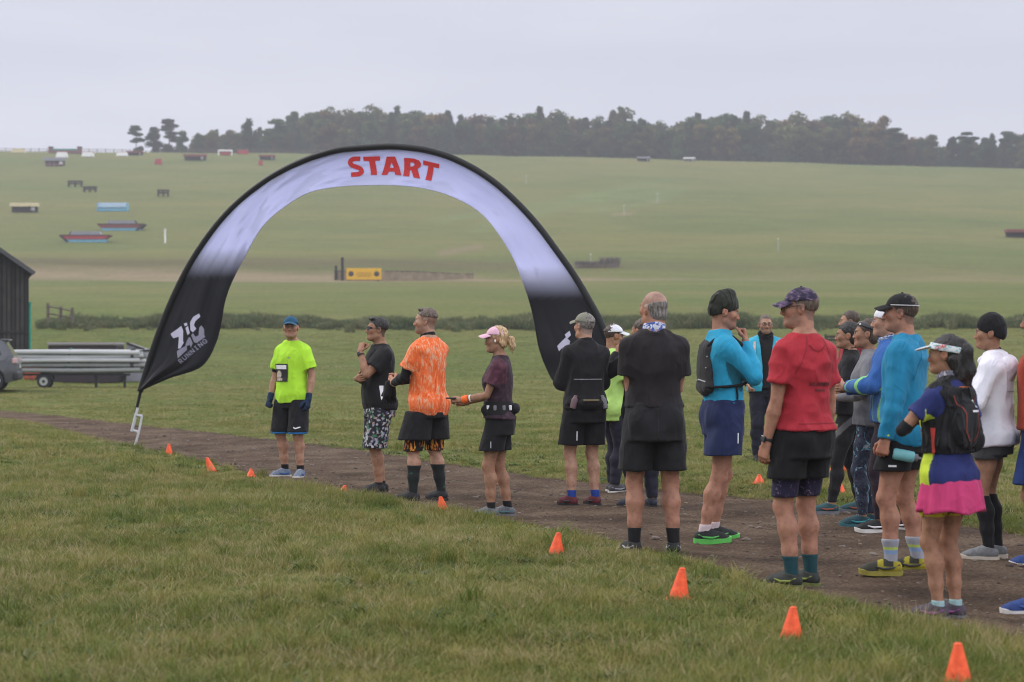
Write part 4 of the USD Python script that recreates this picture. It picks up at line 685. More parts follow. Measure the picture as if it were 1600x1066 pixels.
def field(prims, h, cuts=()):
    "prims: (primitive, blend, op); returns a closed trimesh by surface nets"
    pr = [(p if len(p) == 3 and not callable(p[0]) else (p, 0.02, '+')) for p in prims]
    lo = np.min([p[0][1] for p in pr if p[2] == '+'], 0) - 3 * h; hi = np.max([p[0][2] for p in pr if p[2] == '+'], 0) + 3 * h
    n = np.ceil((hi - lo) / h).astype(int) + 1
    ax = [lo[i] + h * np.arange(n[i]) for i in range(3)]
    vol = np.full(n, 0.15)
    for (f, a, b), k, op in pr:
        m = k + 2.5 * h
        i0 = np.clip(np.floor((a - m - lo) / h).astype(int), 0, n - 1); i1 = np.clip(np.ceil((b + m - lo) / h).astype(int) + 1, 1, n)
        if (i1 <= i0).any(): continue
        sl = tuple(slice(i, j) for i, j in zip(i0, i1))
        P = np.stack(np.meshgrid(*[ax[i][sl[i]] for i in range(3)], indexing='ij'), -1)
        d = f(P); v = vol[sl]; k = max(k, 1e-4)
        if op == '-':
            d = -d; t = np.clip(.5 - .5 * (d - v) / k, 0, 1); vol[sl] = d * (1 - t) + v * t + k * t * (1 - t)
        else:
            t = np.clip(.5 + .5 * (d - v) / k, 0, 1); vol[sl] = d * (1 - t) + v * t - k * t * (1 - t)
    if cuts:
        P = np.stack(np.meshgrid(*ax, indexing='ij'), -1)
        for (o, nn) in cuts: vol = np.maximum(vol, (P - np.asarray(o)) @ np.asarray(nn))
    vol[0], vol[-1], vol[:, 0], vol[:, -1], vol[:, :, 0], vol[:, :, -1] = [0.1] * 6
    return surfnet(vol, lo, h)
def surfnet(vol, lo, h):
    ins = vol < 0; nx, ny, nz = vol.shape
    c8 = [ins[i:nx - 1 + i, j:ny - 1 + j, k:nz - 1 + k] for i in (0, 1) for j in (0, 1) for k in (0, 1)]
    s = sum(x.astype(np.int8) for x in c8); act = (s > 0) & (s < 8)
    I = np.argwhere(act); ids = np.full(act.shape, -1, np.int64); ids[act] = np.arange(len(I))
    acc = np.zeros((len(I), 3)); cnt = np.zeros(len(I))
    cor = [(i, j, k) for i in (0, 1) for j in (0, 1) for k in (0, 1)]
    for a in cor:
        for d in range(3):
            if a[d]: continue
            b = list(a); b[d] = 1
            va = vol[I[:, 0] + a[0], I[:, 1] + a[1], I[:, 2] + a[2]]; vb = vol[I[:, 0] + b[0], I[:, 1] + b[1], I[:, 2] + b[2]]
            x = (va < 0) != (vb < 0); t = np.where(x, va / np.where(x, va - vb, 1), 0)
            p = np.tile(np.array(a, float), (len(I), 1)); p[:, d] += t
            acc += p * x[:, None]; cnt += x
    V = lo + h * (I + acc / np.maximum(cnt, 1)[:, None]); Q = []
    for d in range(3):
        sl0 = [slice(None)] * 3; sl1 = [slice(None)] * 3; sl0[d] = slice(0, -1); sl1[d] = slice(1, None)
        x0, x1 = ins[tuple(sl0)], ins[tuple(sl1)]
        for flip, E in ((False, x0 & ~x1), (True, ~x0 & x1)):
            e = np.argwhere(E)
            u, w = (d + 1) % 3, (d + 2) % 3
            e = e[(e[:, u] > 0) & (e[:, w] > 0)]
            def cell(du, dw):
                q = e.copy(); q[:, u] += du; q[:, w] += dw; return ids[q[:, 0], q[:, 1], q[:, 2]]
            q = np.stack([cell(-1, -1), cell(0, -1), cell(0, 0), cell(-1, 0)], 1)
            Q.append(q[:, ::-1] if flip else q)
    Q = np.vstack(Q)
    return trimesh.Trimesh(V, np.vstack([Q[:, [0, 1, 2]], Q[:, [0, 2, 3]]]), process=False)
def union_all_(ms):
    try:
        out = None
        for m in ms:
            M = manifold3d.Manifold(manifold3d.Mesh(np.asarray(m.vertices, np.float32), np.asarray(m.faces, np.uint32)))
            if M.is_empty(): raise ValueError('not a manifold')
            out = M if out is None else out + M
        r = out.to_mesh(); return trimesh.Trimesh(r.vert_properties[:, :3], r.tri_verts, process=False)
    except Exception:
        return cat_(ms)
def vnormals(m):
    return meshkit.arrays(m, True)[2]
def rotz(a): c, s = math.cos(a), math.sin(a); return np.array([[c, -s, 0], [s, c, 0], [0, 0, 1.0]])
def rotx(a): c, s = math.cos(a), math.sin(a); return np.array([[1.0, 0, 0], [0, c, -s], [0, s, c]])

skin_mat = usdkit.material(stage, '/World/Looks/skin', {
    'a': ('attribute', {'attribute': 'tint'}), 'tc': ('texture_coordinate', {}), 'n': ('noise_texture', {'scale': 22.0, 'detail': 5.0, 'roughness': .65}), 'r': ('rgb_ramp', {'ramp': [(.3, (.74, .68, .65)), (.5, (1, .98, .97)), (.7, (1.16, 1.13, 1.12))]}),
    'x': ('mix_color', {'blend_type': 'multiply', 'fac': 1.0, 'use_clamp': False}), 'nb': ('noise_texture', {'scale': 260.0, 'detail': 2.0}), 'b': ('bump', {'strength': .25, 'distance': .002}),
    'p': ('principled_bsdf', {'roughness': .62, 'specular_ior_level': .25, 'subsurface_weight': .06, 'subsurface_scale': .008})},
    [('a.color', 'x.a'), ('tc.object', 'n.vector'), ('n.fac', 'r.fac'), ('r.color', 'x.b'), ('x.result', 'p.base_color'), ('tc.object', 'nb.vector'), ('nb.fac', 'b.height'), ('b.normal', 'p.normal')], surface='p.BSDF')
def cloth(name, color=None, rough=.8, var=.10, pattern=None, spec=.2, sheen=.06, fold=.17, scale=14.0):
    "woven or knitted cloth: color None = the mesh's own tint; pattern = (scale, ramp stops) of a printed pattern"
    nodes = {'tc': ('texture_coordinate', {}), 'nb': ('noise_texture', {'scale': 420.0, 'detail': 1.0}), 'b': ('bump', {'strength': .35, 'distance': .0015}),
             'm': ('mapping', {'mapping_type': 'point', 'scale': (1.0, 1.0, .45), 'rotation': (.5 + .37 * (len(name) % 5), .3, .4 + .5 * (len(name) % 7))}), 'nf': ('noise_texture', {'scale': 6.0, 'detail': 2.0, 'roughness': .4, 'distortion': 1.2}), 'rf': ('rgb_ramp', {'ramp': [(.30, (0, 0, 0)), (.46, (.55, .55, .55)), (.52, (1, 1, 1)), (.58, (.5, .5, .5)), (.75, (.1, .1, .1))]}), 'bf': ('bump', {'strength': fold, 'distance': .035}),
             'v': ('rgb_ramp', {'ramp': [(.25, (1 - var,) * 3), (.75, (1 + var,) * 3)]}), 'nv': ('noise_texture', {'scale': scale, 'detail': 3.0}), 'x': ('mix_color', {'blend_type': 'multiply', 'fac': 1.0, 'use_clamp': False}),
             'p': ('principled_bsdf', {'roughness': rough, 'specular_ior_level': spec, 'sheen_weight': sheen, 'sheen_roughness': .4})}
    links = [('tc.object', 'nb.vector'), ('nb.fac', 'b.height'), ('tc.object', 'm.vector'), ('m.vector', 'nf.vector'), ('nf.fac', 'rf.fac'), ('rf.color', 'bf.height'), ('bf.normal', 'b.normal'), ('b.normal', 'p.normal'), ('tc.object', 'nv.vector'), ('nv.fac', 'v.fac'), ('v.color', 'x.b'), ('x.result', 'p.base_color')]
    if pattern:
        sc, stops = pattern[:2]; kind = pattern[2] if len(pattern) > 2 else 'noise'
        st = pattern[3] if len(pattern) > 3 else (1, 1, 1)
        nodes['pm'] = ('mapping', {'mapping_type': 'point', 'scale': st, 'rotation': pattern[4] if len(pattern) > 4 else (0, 0, 0)})
        nodes['pt'] = ('noise_texture', {'scale': sc, 'detail': 2.5, 'roughness': .6, 'distortion': 1.2}) if kind == 'noise' else ('voronoi_texture', {'scale': sc}) if kind == 'voronoi' else ('wave_texture', {'scale': sc, 'distortion': 2.0})
        nodes['pr'] = ('rgb_ramp', {'ramp': stops, 'interpolate': False})
        links += [('tc.object', 'pm.vector'), ('pm.vector', 'pt.vector'), ({'noise': 'pt.fac', 'voronoi': 'pt.distance', 'wave': 'pt.fac'}[kind], 'pr.fac'), ('pr.color', 'x.a')]
        if kind == 'voronoi':
            nodes['hs'] = ('separate_xyz', {}); links = [l for l in links if l != ('pt.distance', 'pr.fac')] + [('pt.color', 'hs.vector'), ('hs.x', 'pr.fac')]
    elif color is None:
        nodes['a'] = ('attribute', {'attribute': 'tint'}); links.append(('a.color', 'x.a'))
    else:
        nodes['x'][1]['a'] = tuple(color)
    return usdkit.material(stage, '/World/Looks/' + name, nodes, links, surface='p.BSDF')
def hairlook(name, c, rough=.5):
    c = np.array(c)
    return usdkit.material(stage, '/World/Looks/' + name, {'tc': ('texture_coordinate', {}), 'm': ('mapping', {'mapping_type': 'point', 'scale': (70., 70., 10.)}), 'n': ('noise_texture', {'scale': 1.6, 'detail': 3.0}),
        'r': ('rgb_ramp', {'ramp': [(.32, tuple(c * .4)), (.68, tuple(c * 2.0))]}), 'b': ('bump', {'strength': .9, 'distance': .006}), 'p': ('principled_bsdf', {'roughness': rough, 'specular_ior_level': .4})},
        [('tc.object', 'm.vector'), ('m.vector', 'n.vector'), ('n.fac', 'r.fac'), ('r.color', 'p.base_color'), ('n.fac', 'b.height'), ('b.normal', 'p.normal')], surface='p.BSDF')
eye_mat = look('eye', (.40, .37, .35), .2, .02); iris_mat = look('iris', (.035, .028, .022), .15, .1)
lens_mat = look('dark_lens', (.012, .012, .014), .12, .05, spec=.6); frame_mat = look('spectacle_frame', (.02, .02, .022), .35, .05)

Z_T = [.80, .86, .92, 1.00, 1.08, 1.17, 1.27, 1.35, 1.41, 1.455, 1.49, 1.53]
BODY = {'m': dict(a=[.125, .157, .163, .155, .145, .148, .159, .167, .160, .126, .082, .058], b=[.09, .108, .112, .108, .104, .108, .118, .117, .102, .082, .066, .058], y=[-.01, -.012, -.01, -.003, 0, 0, -.004, -.010, -.016, -.02, -.018, -.014], sh=.167, hip=.088, arm=1.0, leg=1.0),
        'f': dict(a=[.14, .172, .178, .160, .136, .138, .150, .156, .150, .115, .070, .050], b=[.09, .112, .115, .100, .092, .096, .110, .108, .092, .074, .058, .050], y=[-.01, -.015, -.012, 0, .002, .003, .004, -.004, -.014, -.02, -.018, -.014], sh=.160, hip=.086, arm=.84, leg=.98)}

class Person:
    def __init__(s, label, px, foot_y, H, rz, sex='m', girth=1.0, skin=(.40, .235, .17), feet=((-.11, .0, 8), (.11, .0, -8)), L=None, R=None, head=(0, 0), group=None, belly=0.0, neck=1.0, beard=None, scalp=None, hands=('relax', 'relax'), lean=0.0, sy=None):
        S = (foot_y - HY) / HC if sy is None else sy
        s.X, s.Y = (px - 800) / S, F / S
        s.z = float(path_z(np.array([s.X]), np.array([s.Y]))[0]) - .012 if path_d(np.array([s.X]), np.array([s.Y]))[0][0] > 0 else gz(s.X, s.Y) - .012
        s.k = H / 1.78; s.rz = rz; s.sex = sex; s.skin = np.array(skin) * [.80, .735, .66]; s.beard = beard; s.scalp = scalp
        s.t = thing('person', label, 'person', (s.X, s.Y, s.z), rz, group, scale=s.k)
        B = BODY[sex]; s.B = B; s.g = girth; s.lean = lean
        s.a, s.b, s.y = np.array(B['a']) * girth, np.array(B['b']) * girth, np.array(B['y'], float).copy()
        if belly: w = np.exp(-((np.array(Z_T) - 1.06) / .13) ** 2); s.b += belly * .6 * w; s.y += belly * .6 * w; s.a += belly * .35 * w
        s.y += lean * (np.array(Z_T) - .9)
        top = lambda z: lean * (z - .9)
        s.sh = {q: np.array([q * B['sh'] * (1 + (girth - 1) * .7), -.015 + top(1.41), 1.408]) for q in (-1, 1)}
        s.arm = {}
        for q, A in ((-1, L), (1, R)):
            A = A or dict(w=(q * .27, .05, .93))
            w = np.array(A['w'], float); sh = s.sh[q]; l1, l2 = .285, .262
            v = w - sh; d = np.linalg.norm(v)
            if d > (l1 + l2) * .995: w = sh + v / d * (l1 + l2) * .995; v = w - sh; d = np.linalg.norm(v)
            hint = np.array(A.get('h', (q * .5, -.8, -.4)), float); u = v / d; p = unit(hint - (hint @ u) * u)
            x = (l1 ** 2 - l2 ** 2 + d * d) / (2 * d); e = sh + u * x + p * math.sqrt(max(l1 ** 2 - x * x, 0))
            f = unit(w - e); hd = unit(A.get('d', f)); pn = np.array(A.get('p', (-q, 0, 0)), float); pn = unit(pn - (pn @ hd) * hd)
            s.arm[q] = dict(e=e, w=w, f=f, hd=hd, pn=pn, pose=hands[0 if q < 0 else 1])
        s.leg = {}
        for q, (fx, fy, fa) in ((-1, feet[0]), (1, feet[1])):
            lift = 0.0
            hip = np.array([q * B['hip'], 0, .905]); an = np.array([fx, fy, .088]); fw = rotz(math.radians(fa)) @ np.array([0, 1, 0.0])
            v = an - hip; d = np.linalg.norm(v); l1, l2 = .425, .402
            if d > (l1 + l2) * .998: l1, l2 = l1 * d / ((l1 + l2) * .998), l2 * d / ((l1 + l2) * .998)
            u = v / d; p = unit(fw - (fw @ u) * u); x = (l1 ** 2 - l2 ** 2 + d * d) / (2 * d)
            kn = hip + u * x + p * min(math.sqrt(max(l1 ** 2 - x * x, 0)), .22); s.leg[q] = dict(hip=hip, kn=kn, an=an, fw=fw, fa=fa)
        s.hc = np.array([0, .022 + top(1.665) * 1.1, 1.662]); s.Rh = rotz(math.radians(head[0])) @ rotx(math.radians(head[1])); s.neck = neck
        s.M = {}
    # ---- skin
    def hp(s, v): return np.asarray(v) @ s.Rh.T + s.hc                 # head frame to body frame
    def limb_leg(s, q, o=0.0, upto=None):
        l = s.leg[q]; g = 1 + (s.g - 1) * .6; hip, kn, an, fw = l['hip'], l['kn'], l['an'], l['fw']; m = hip * .5 + kn * .5; L = s.B['leg'] * g
        ca = kn * .68 + an * .32 - fw * .016; lo = kn * .35 + an * .65 - fw * .006
        return [(p_cone(hip + [0, 0, -.02], m, .086 * L + o, .074 * L + o), .03, '+'), (p_cone(m, kn, .074 * L + o, .054 * L + o), .03, '+'), (p_cone(kn, ca, .051 * L + o, .056 * L + o), .025, '+'), (p_cone(ca, lo, .056 * L + o, .043 * L + o), .03, '+'), (p_cone(lo, an, .042 * L + o, .034 * L + o), .03, '+'),
                (p_ell(kn + fw * .022, (.036 + o, .034 + o, .042 + o)), .03, '+')]
    def limb_arm(s, q, o=0.0, to=1.0):
        A = s.arm[q]; k = .95 * s.B['arm'] * (1 + (s.g - 1) * .5); sh, e, w = s.sh[q], A['e'], A['w']; m = sh * .45 + e * .55; fm = e * .7 + w * .3
        return [(p_cone(sh + [-q * .015, 0, -.014], m, .055 * k + o, .049 * k + o), .045, '+'), (p_cone(m, e, .050 * k + o, .039 * k + o), .012, '+'), (p_cone(e, fm, .039 * k + o, .045 * k + o), .007, '+'), (p_cone(fm, w, .045 * k + o, .027 * k + o), .007, '+')]
    def torso(s, o=0.0, z0=None, z1=None, a=None, b=None, tilt=0.0):
        return (p_loft(Z_T, s.a if a is None else a, s.b if b is None else b, s.y, o, z0, z1, tilt=tilt), .03, '+')
    def traps(s, o=0.0):
        return [(p_cone((q * .03, -.022 + s.lean * .55, 1.475), s.sh[q] * [.86, 1, 1] + [0, -.004, .006], .050 + o, .046 + o), .05, '+') for q in (-1, 1)]
    def hand_prims(s, q, o=0.0):
        A = s.arm[q]; Y = A['hd']; Zb = -A['pn']; X = unit(np.cross(Zb, Y)) * (1 if q > 0 else 1)
        X = X if q > 0 else -X
        W = A['w']; P = lambda x, y, z: W + X * x + Y * y + Zb * z
        k = .88 if s.sex == 'f' else 1.0
        curl = {'relax': (22, 28, 18), 'fist': (75, 85, 55), 'grip': (50, 55, 35), 'flat': (6, 8, 5), 'point': (40, 60, 40)}[A['pose']]
        pr = [(p_cone(P(0, -.02, 0), P(0, .012, 0), .027 * k + o, .028 * k + o), .012, '+')]
        for x0, x1 in ((.026, .03), (.009, .010), (-.009, -.010), (-.024, -.028)):
            pr.append((p_cone(P(x0 * .7 * k, .015 * k, 0), P(x1 * k, .088 * k, .002), .016 * k + o, .0125 * k + o), .012, '+'))
        for i, (x, l) in enumerate(((.030, .070), (.010, .079), (-.010, .073), (-.028, .057))):
            p = np.array([x, .088 if i < 3 else .082, .002]) * k; ang = 0.0; spread = x * 2.2 if A['pose'] in ('flat', 'relax') else x * .6
            cl = [c_ * (.35 if (A['pose'] == 'point' and i == 0) else 1) + 4 * i for c_ in curl]
            for j, fr in enumerate((.45, .31, .24)):
                ang += math.radians(cl[j]); d = np.array([math.sin(spread) if j == 0 else 0, math.cos(ang), -math.sin(ang)]); n = p + d * l * fr * k
                r0 = (.0098, .0088, .0080)[j] * k; pr.append((p_cone(P(*p), P(*n), r0 + o, r0 * .92 + o), .004, '+')); p = n
        p = np.array([.024, .022, -.004]) * k; ca = math.radians(curl[0] * .5)
        for l, d in ((.045, (.72, .68, -.25 - .4 * math.sin(ca))), (.034, (.42 - .5 * math.sin(ca), .85, -.3 - .3 * math.sin(ca))), (.026, (.15 - .7 * math.sin(ca), .9, -.35 - .3 * math.sin(ca)))):
            n = p + unit(d) * l * k; pr.append((p_cone(P(*p), P(*n), .0125 * k + o if l > .04 else .0105 * k + o, .0102 * k + o), .008, '+')); p = n
        return pr
    def head_mesh(s):
        f = s.sex == 'f'; jw = .88 if f else 1.0
        E = lambda c_, r, k=.02, op='+': (p_ell(c_, r), k, op); C = lambda a, b, ra, rb, k=.015, op='+': (p_cone(a, b, ra, rb), k, op)
        pr = [E((0, -.014, .034), (.074, .094, .084)), E((0, .022, -.02), (.062, .072, .088), .03), E((0, .050, -.088), (.034 * jw, .036, .026), .035), C((-.05 * jw, .0, -.062), (-.02, .062, -.092), .018, .016, .03), C((.05 * jw, .0, -.062), (.02, .062, -.092), .018, .016, .03),
              E((-.043, .058, -.018), (.022, .024, .022), .025), E((.043, .058, -.018), (.022, .024, .022), .025), C((-.034, .082, .024), (.034, .082, .024), .011, .011, .018),
              (p_ell((-.031, .094, .006), (.017, .013, .012)), .014, '-'), (p_ell((.031, .094, .006), (.017, .013, .012)), .014, '-'),
              C((0, .086, .012), (0, .106 - .004 * f, -.024), .0075, .0115 - .0015 * f, .012), E((0, .103 - .004 * f, -.030), (.011, .011, .008), .01), E((-.012, .099, -.033), (.008, .010, .008), .008), E((.012, .099, -.033), (.008, .010, .008), .008),
              E((0, .088, -.054), (.024, .011, .0075), .008), E((0, .087, -.067), (.021, .011, .0075), .008), (p_ell((0, .099, -.0605), (.02, .006, .0022)), .004, '-'), E((0, .080, -.092), (.018, .016, .013), .02),
              E((-.078, -.010, -.004), (.009, .022, .032), .008), E((.078, -.010, -.004), (.009, .022, .032), .008), C((-.08, -.022, .014), (-.086, -.020, -.012), .008, .007, .006), C((.08, -.022, .014), (.086, -.020, -.012), .008, .007, .006),
              (p_ell((-.088, -.004, -.002), (.006, .010, .013)), .005, '-'), (p_ell((.088, -.004, -.002), (.006, .010, .013)), .005, '-')]
        nb = s.Rh.T @ (np.array([0, -.016 + s.lean * .6, 1.475]) - s.hc); nr = (.047 if f else .058) * s.neck
        pr += [C((0, -.022, -.055), tuple(nb), nr * .98, nr * 1.05, .035), E(tuple(nb), (.062, .05, .03), .03)]
        m = field(pr, .0046); m.vertices = s.hp(m.vertices); return m
    def skin_mesh(s):
        pr = [s.torso()] + s.traps()
        for q in (-1, 1):
            pr += s.limb_leg(q) + s.limb_arm(q)
            pr.append((p_ell((q * .075, -.05, .90), (.085, .08, .09)), .03, '+'))
            l = s.leg[q]; pr.append((p_cone(l['an'] + [0, 0, -.03], l['an'] + l['fw'] * .11 + [0, 0, -.05], .034, .026), .03, '+'))
        if s.sex == 'f': pr += [(p_ell((q * .068, .080 + s.lean * .3, 1.265), (.062, .055, .062)), .03, '+') for q in (-1, 1)]
        pr.append((p_cone((0, -.016 + s.lean * .5, 1.45), (0, -.006 + s.lean * .6, 1.53), .06 * s.neck, .054 * s.neck), .03, '+'))
        ms = [field(pr, .0095), s.head_mesh()] + [field(s.hand_prims(q), .0046) for q in (-1, 1)]
        m = union_all_(ms); v = np.array(m.vertices); hl = (v - s.hc) @ s.Rh
        col = np.tile(s.skin, (len(v), 1)); inhead = np.linalg.norm(hl / [.1, .13, .135], axis=1) < 1.05
        def blend(mask, c_): col[:] = col + (np.asarray(c_) - col) * np.clip(mask, 0, 1)[:, None]
        g = lambda c_, r: np.exp(-np.sum(((hl - c_) / r) ** 2, 1)) * inhead
        blend(.75 * np.maximum(g((0, .1, -.0605), (.021, .03, .011)), 0), s.skin * [1.0, .60, .58])
        blend(.5 * (g((.042, .07, -.025), (.028, .04, .025)) + g((-.042, .07, -.025), (.028, .04, .025)) + g((0, .115, -.03), (.015, .02, .015)) + g((.085, -.01, 0), (.015, .03, .03)) + g((-.085, -.01, 0), (.015, .03, .03))), s.skin * [1.08, .80, .76])
        for q in (-1, 1): blend(.8 * np.clip(1.6 * g((q * .031, .088, .027), (.016, .02, .0045)), 0, 1), (.06, .042, .032))
        if s.scalp is not None:
            zz = [-.12, -.075, -.03, -.008, .02, .045, .058, .072, .10, .16]; yc = [-.30, -.045, -.026, .012, .034, .040, .050, .088, .12, .2]
            d_ = np.interp(hl[:, 2], zz, yc) - hl[:, 1]; blend(.75 * np.clip(d_ / .012, 0, 1) * inhead * (np.linalg.norm((hl - [0, -.014, .034]) / [.08, .1, .12], axis=1) < 1.15) * (hl[:, 2] > -.085), s.scalp)
        if s.beard is not None:
            bc, amt = s.beard
            w = g((0, .06, -.095), (.07, .06, .036)) + g((.055, .03, -.07), (.03, .04, .035)) + g((-.055, .03, -.07), (.03, .04, .035)) + g((0, .1, -.046), (.026, .02, .007))
            blend(amt * np.clip(1.5 * w, 0, 1) * (1 - np.clip(2 * g((0, .1, -.0605), (.018, .03, .008)), 0, 1)), bc)
        for q in (-1, 1):
            blend(.35 * np.exp(-np.sum(((v - s.leg[q]['kn']) / .06) ** 2, 1)), s.skin * [1.02, .78, .72]); blend(.4 * np.exp(-np.sum(((v - s.arm[q]['w'] - s.arm[q]['hd'] * .1) / .07) ** 2, 1)), s.skin * [1.05, .82, .78])
        obj('body', m, skin_mat, s.t, smooth=True, col=col)
        for q in (-1, 1):
            e = trimesh.creation.icosphere(2, .0108); e.apply_translation([q * .031, .0765, .006]); e.vertices = s.hp(e.vertices)
            ep = obj('eye', e, eye_mat, s.t, smooth=True)
            i = trimesh.creation.icosphere(2, .0066); i.vertices *= [1, .45, 1]; i.apply_translation([q * .031 - .0008 * q, .0850, .006]); i.vertices = s.hp(i.vertices); obj('iris', i, iris_mat, ep, smooth=True)
        return s
    # ---- cloth pieces
    def put(s, name, m, mat, wr=.004, fr=(9, 9, 5), seed=0, colf=None, parent=None, label=None, smooth=True):
        v = np.array(m.vertices)
        if wr:
            n = vnormals(m); q = v * fr + seed * 3.7
            r = meshkit.fbm(q, 3, 40 + seed); r2 = 1 - np.abs(2 * meshkit.noise(q * 1.4 + 11, 70 + seed) - 1)
            v = v + n * np.maximum(wr * (2 * (r - .5) * 1.3 + (r2 - .6) * 1.7), -.0035)[:, None]; m = trimesh.Trimesh(v, m.faces, process=False)
        p = obj(name, m, mat, parent or s.t, smooth=smooth, col=None if colf is None else colf(v), label=label); s.M[name] = m
        return p
    def top(s, name, mat, hem=.84, sleeve=.55, loose=.014, wr=.005, colf=None, collar=1.50, tilt=0.0, flare=.012, cuff=.0, seed=0, fr=(8, 8, 3.6), label=None, h=.0085):
        a, b = s.a.copy(), s.b.copy()
        zt = np.array(Z_T); w = (zt < 1.3)
        ch = a[7]; a = np.where(w, np.maximum(a, ch * (.90 if s.sex == 'm' else .86)) + flare * np.clip((1.25 - zt) / .4, 0, 1), a); b = np.where(w, np.maximum(b, s.b[6] * .94) + flare * np.clip((1.25 - zt) / .4, 0, 1), b)
        if s.sex == 'f': b = b + .012 * np.exp(-((zt - 1.24) / .08) ** 2)
        low = np.clip((1.06 - zt) / .10, 0, 1)
        a = np.maximum(a, s.a + .020 * low); b = np.maximum(b, s.b + .018 * low)
        zs0 = hem
        zt2, a2, b2, y2 = zt, a, b, s.y
        if hem < .8: zt2 = np.concatenate([[.6], zt]); a2 = np.concatenate([[a[0]], a]); b2 = np.concatenate([[b[0]], b]); y2 = np.concatenate([[s.y[0]], s.y])
        pr = [(p_loft(zt2, a2, b2, y2, loose, hem, collar, tilt=tilt), .03, '+')] + s.traps(loose * .7)
        if hem < .97: pr += [(p_ell((q * .072, -.05, .91), (.088 + loose + (.012 if s.sex == 'm' else .0), .082 + loose + (.014 if s.sex == 'm' else .0), .10), cuts=[((0, 0, hem), (0, tilt, -1.0))]), .05, '+') for q in (-1, 1)]
        if s.sex == 'f': pr += [(p_ell((q * .066, .080 + s.lean * .3, 1.265), (.062 + loose, .050 + loose, .062 + loose)), .04, '+') for q in (-1, 1)]
        k = 1.03 * s.B['arm'] * (1 + (s.g - 1) * .5)
        for q in (-1, 1):
            A = s.arm[q]; sh, e, wv = s.sh[q], A['e'], A['w']; m_ = sh * .45 + e * .55
            if sleeve <= 0: pr.append((p_ell(sh, (.06, .065, .05)), .03, '+')); continue
            if sleeve < 1:
                end = sh + (e - sh) * sleeve; n = unit(e - sh)
                pr.append((p_cone(sh + [-q * .02, 0, -.012], end + n * .03, .054 * k + loose, .054 * k + loose + .010, cuts=[(end, n)]), .045, '+'))
            else:
                fm = e * .7 + wv * .3; n = A['f']; end = wv + n * cuff
                pr += [(p_cone(sh + [-q * .02, 0, -.012], e, .055 * k + loose, .043 * k + loose), .045, '+'), (p_cone(e, fm, .043 * k + loose, .047 * k + loose), .02, '+'), (p_cone(fm, end + n * .03, .047 * k + loose, .030 * k + loose * .7, cuts=[(end, n)]), .02, '+')]
        out = s.put(name, field(pr, h), mat, wr, fr, seed, colf, label=label)
        if name in ('tshirt', 'long_sleeve_top', 'polo_shirt') and colf is None:
            a_, b_, y_ = np.interp(1.497, Z_T, s.a) + loose - .004, np.interp(1.497, Z_T, s.b) + loose - .004, np.interp(1.497, Z_T, s.y); an = np.linspace(0, 2 * np.pi, 28)
            obj('neck_rib', tube(np.stack([a_ * np.cos(an), y_ + b_ * np.sin(an), collar - .004 + 0 * an], 1), .008, 6), mat, out, smooth=True)
        return out
    def shorts(s, name, mat, hem=.5, top=1.0, loose=.02, flare=.02, wr=.005, colf=None, seed=3, label=None):
        lo = min(hem - .02, .78)
        a, b = np.interp([.70, .80, .88, .95, 1.0, 1.06], Z_T, s.a), np.interp([.70, .80, .88, .95, 1.0, 1.06], Z_T, s.b); yo = np.interp([.70, .80, .88, .95, 1.0, 1.06], Z_T, s.y)
        a[0], b[0], a[1], b[1] = a[2] * .95, b[2] * .95, a[2] * 1.0, b[2] * 1.0
        pr = [(p_loft([.70, .80, .88, .95, 1.0, 1.06], a, b, yo, loose * .7 + .004, .775, top), .03, '+'), (p_ell((-.075, -.05, .90), (.085 + loose * .7, .08 + loose * .7, .09 + loose * .7)), .03, '+'), (p_ell((.075, -.05, .90), (.085 + loose * .7, .08 + loose * .7, .09 + loose * .7)), .03, '+')]
        for q in (-1, 1):
            l = s.leg[q]; hip, kn, an = l['hip'], l['kn'], l['an']
            t = (hip[2] - hem) / (hip[2] - kn[2]); end = hip + (kn - hip) * min(t, 1); n = np.array([0, 0, -1.0])
            L = s.B['leg'] * (1 + (s.g - 1) * .6); r1 = .086 * L + loose * .8; r2 = np.interp(hem, [.45, .9], [.056, .086]) * L + loose + flare
            if t > 1: end = kn + (an - kn) * min((kn[2] - hem) / (kn[2] - an[2]), 1)
            pr.append((p_cone(hip + [q * .006, 0, 0], end + unit(end - hip) * .05, r1, r2, cuts=[((0, 0, hem), n)]), .010, '+'))
        return s.put(name, field(pr, .0095, cuts=[((0, 0, top), (0, 0, 1.0))]), mat, wr, (8, 8, 5), seed, colf, label=label)
    def leggings(s, name, mat, hem=.12, o=.007, top=1.02, wr=.0015, colf=None, seed=4, label=None):
        pr = [(p_loft(Z_T, s.a, s.b, s.y, o, .80, top), .03, '+')] + [(p_ell((q * .075, -.05, .90), (.085 + o, .08 + o, .09 + o)), .03, '+') for q in (-1, 1)]
        for q in (-1, 1): pr += s.limb_leg(q, o)
        return s.put(name, field(pr, .0095, cuts=[((0, 0, hem), (0, 0, -1.0))]), mat, wr, (9, 9, 9), seed, colf, label=label)
    def skirt(s, name, mat, hem=.68, top=.98, flare=.05, folds=9, colf=None, amp=.012, label=None):
        zs = [.60, .70, .80, .9, 1.0, 1.06]; a = np.interp(zs, Z_T, s.a) ; b = np.interp(zs, Z_T, s.b); a[:3] = a[3]; b[:3] = b[3] + .01
        f_ = np.array([1.25, .9, .55, .25, 0, 0]) * flare; yo = np.interp(zs, Z_T, s.y) - .012
        m = field([(p_loft(zs, a + f_, b + f_, yo, .012, hem, top), .02, '+'), (p_ell((-.075, -.05, .90), (.1, .095, .1)), .03, '+'), (p_ell((.075, -.05, .90), (.1, .095, .1)), .03, '+')], .0095, cuts=[((0, 0, hem), (0, 0, -1.0))])
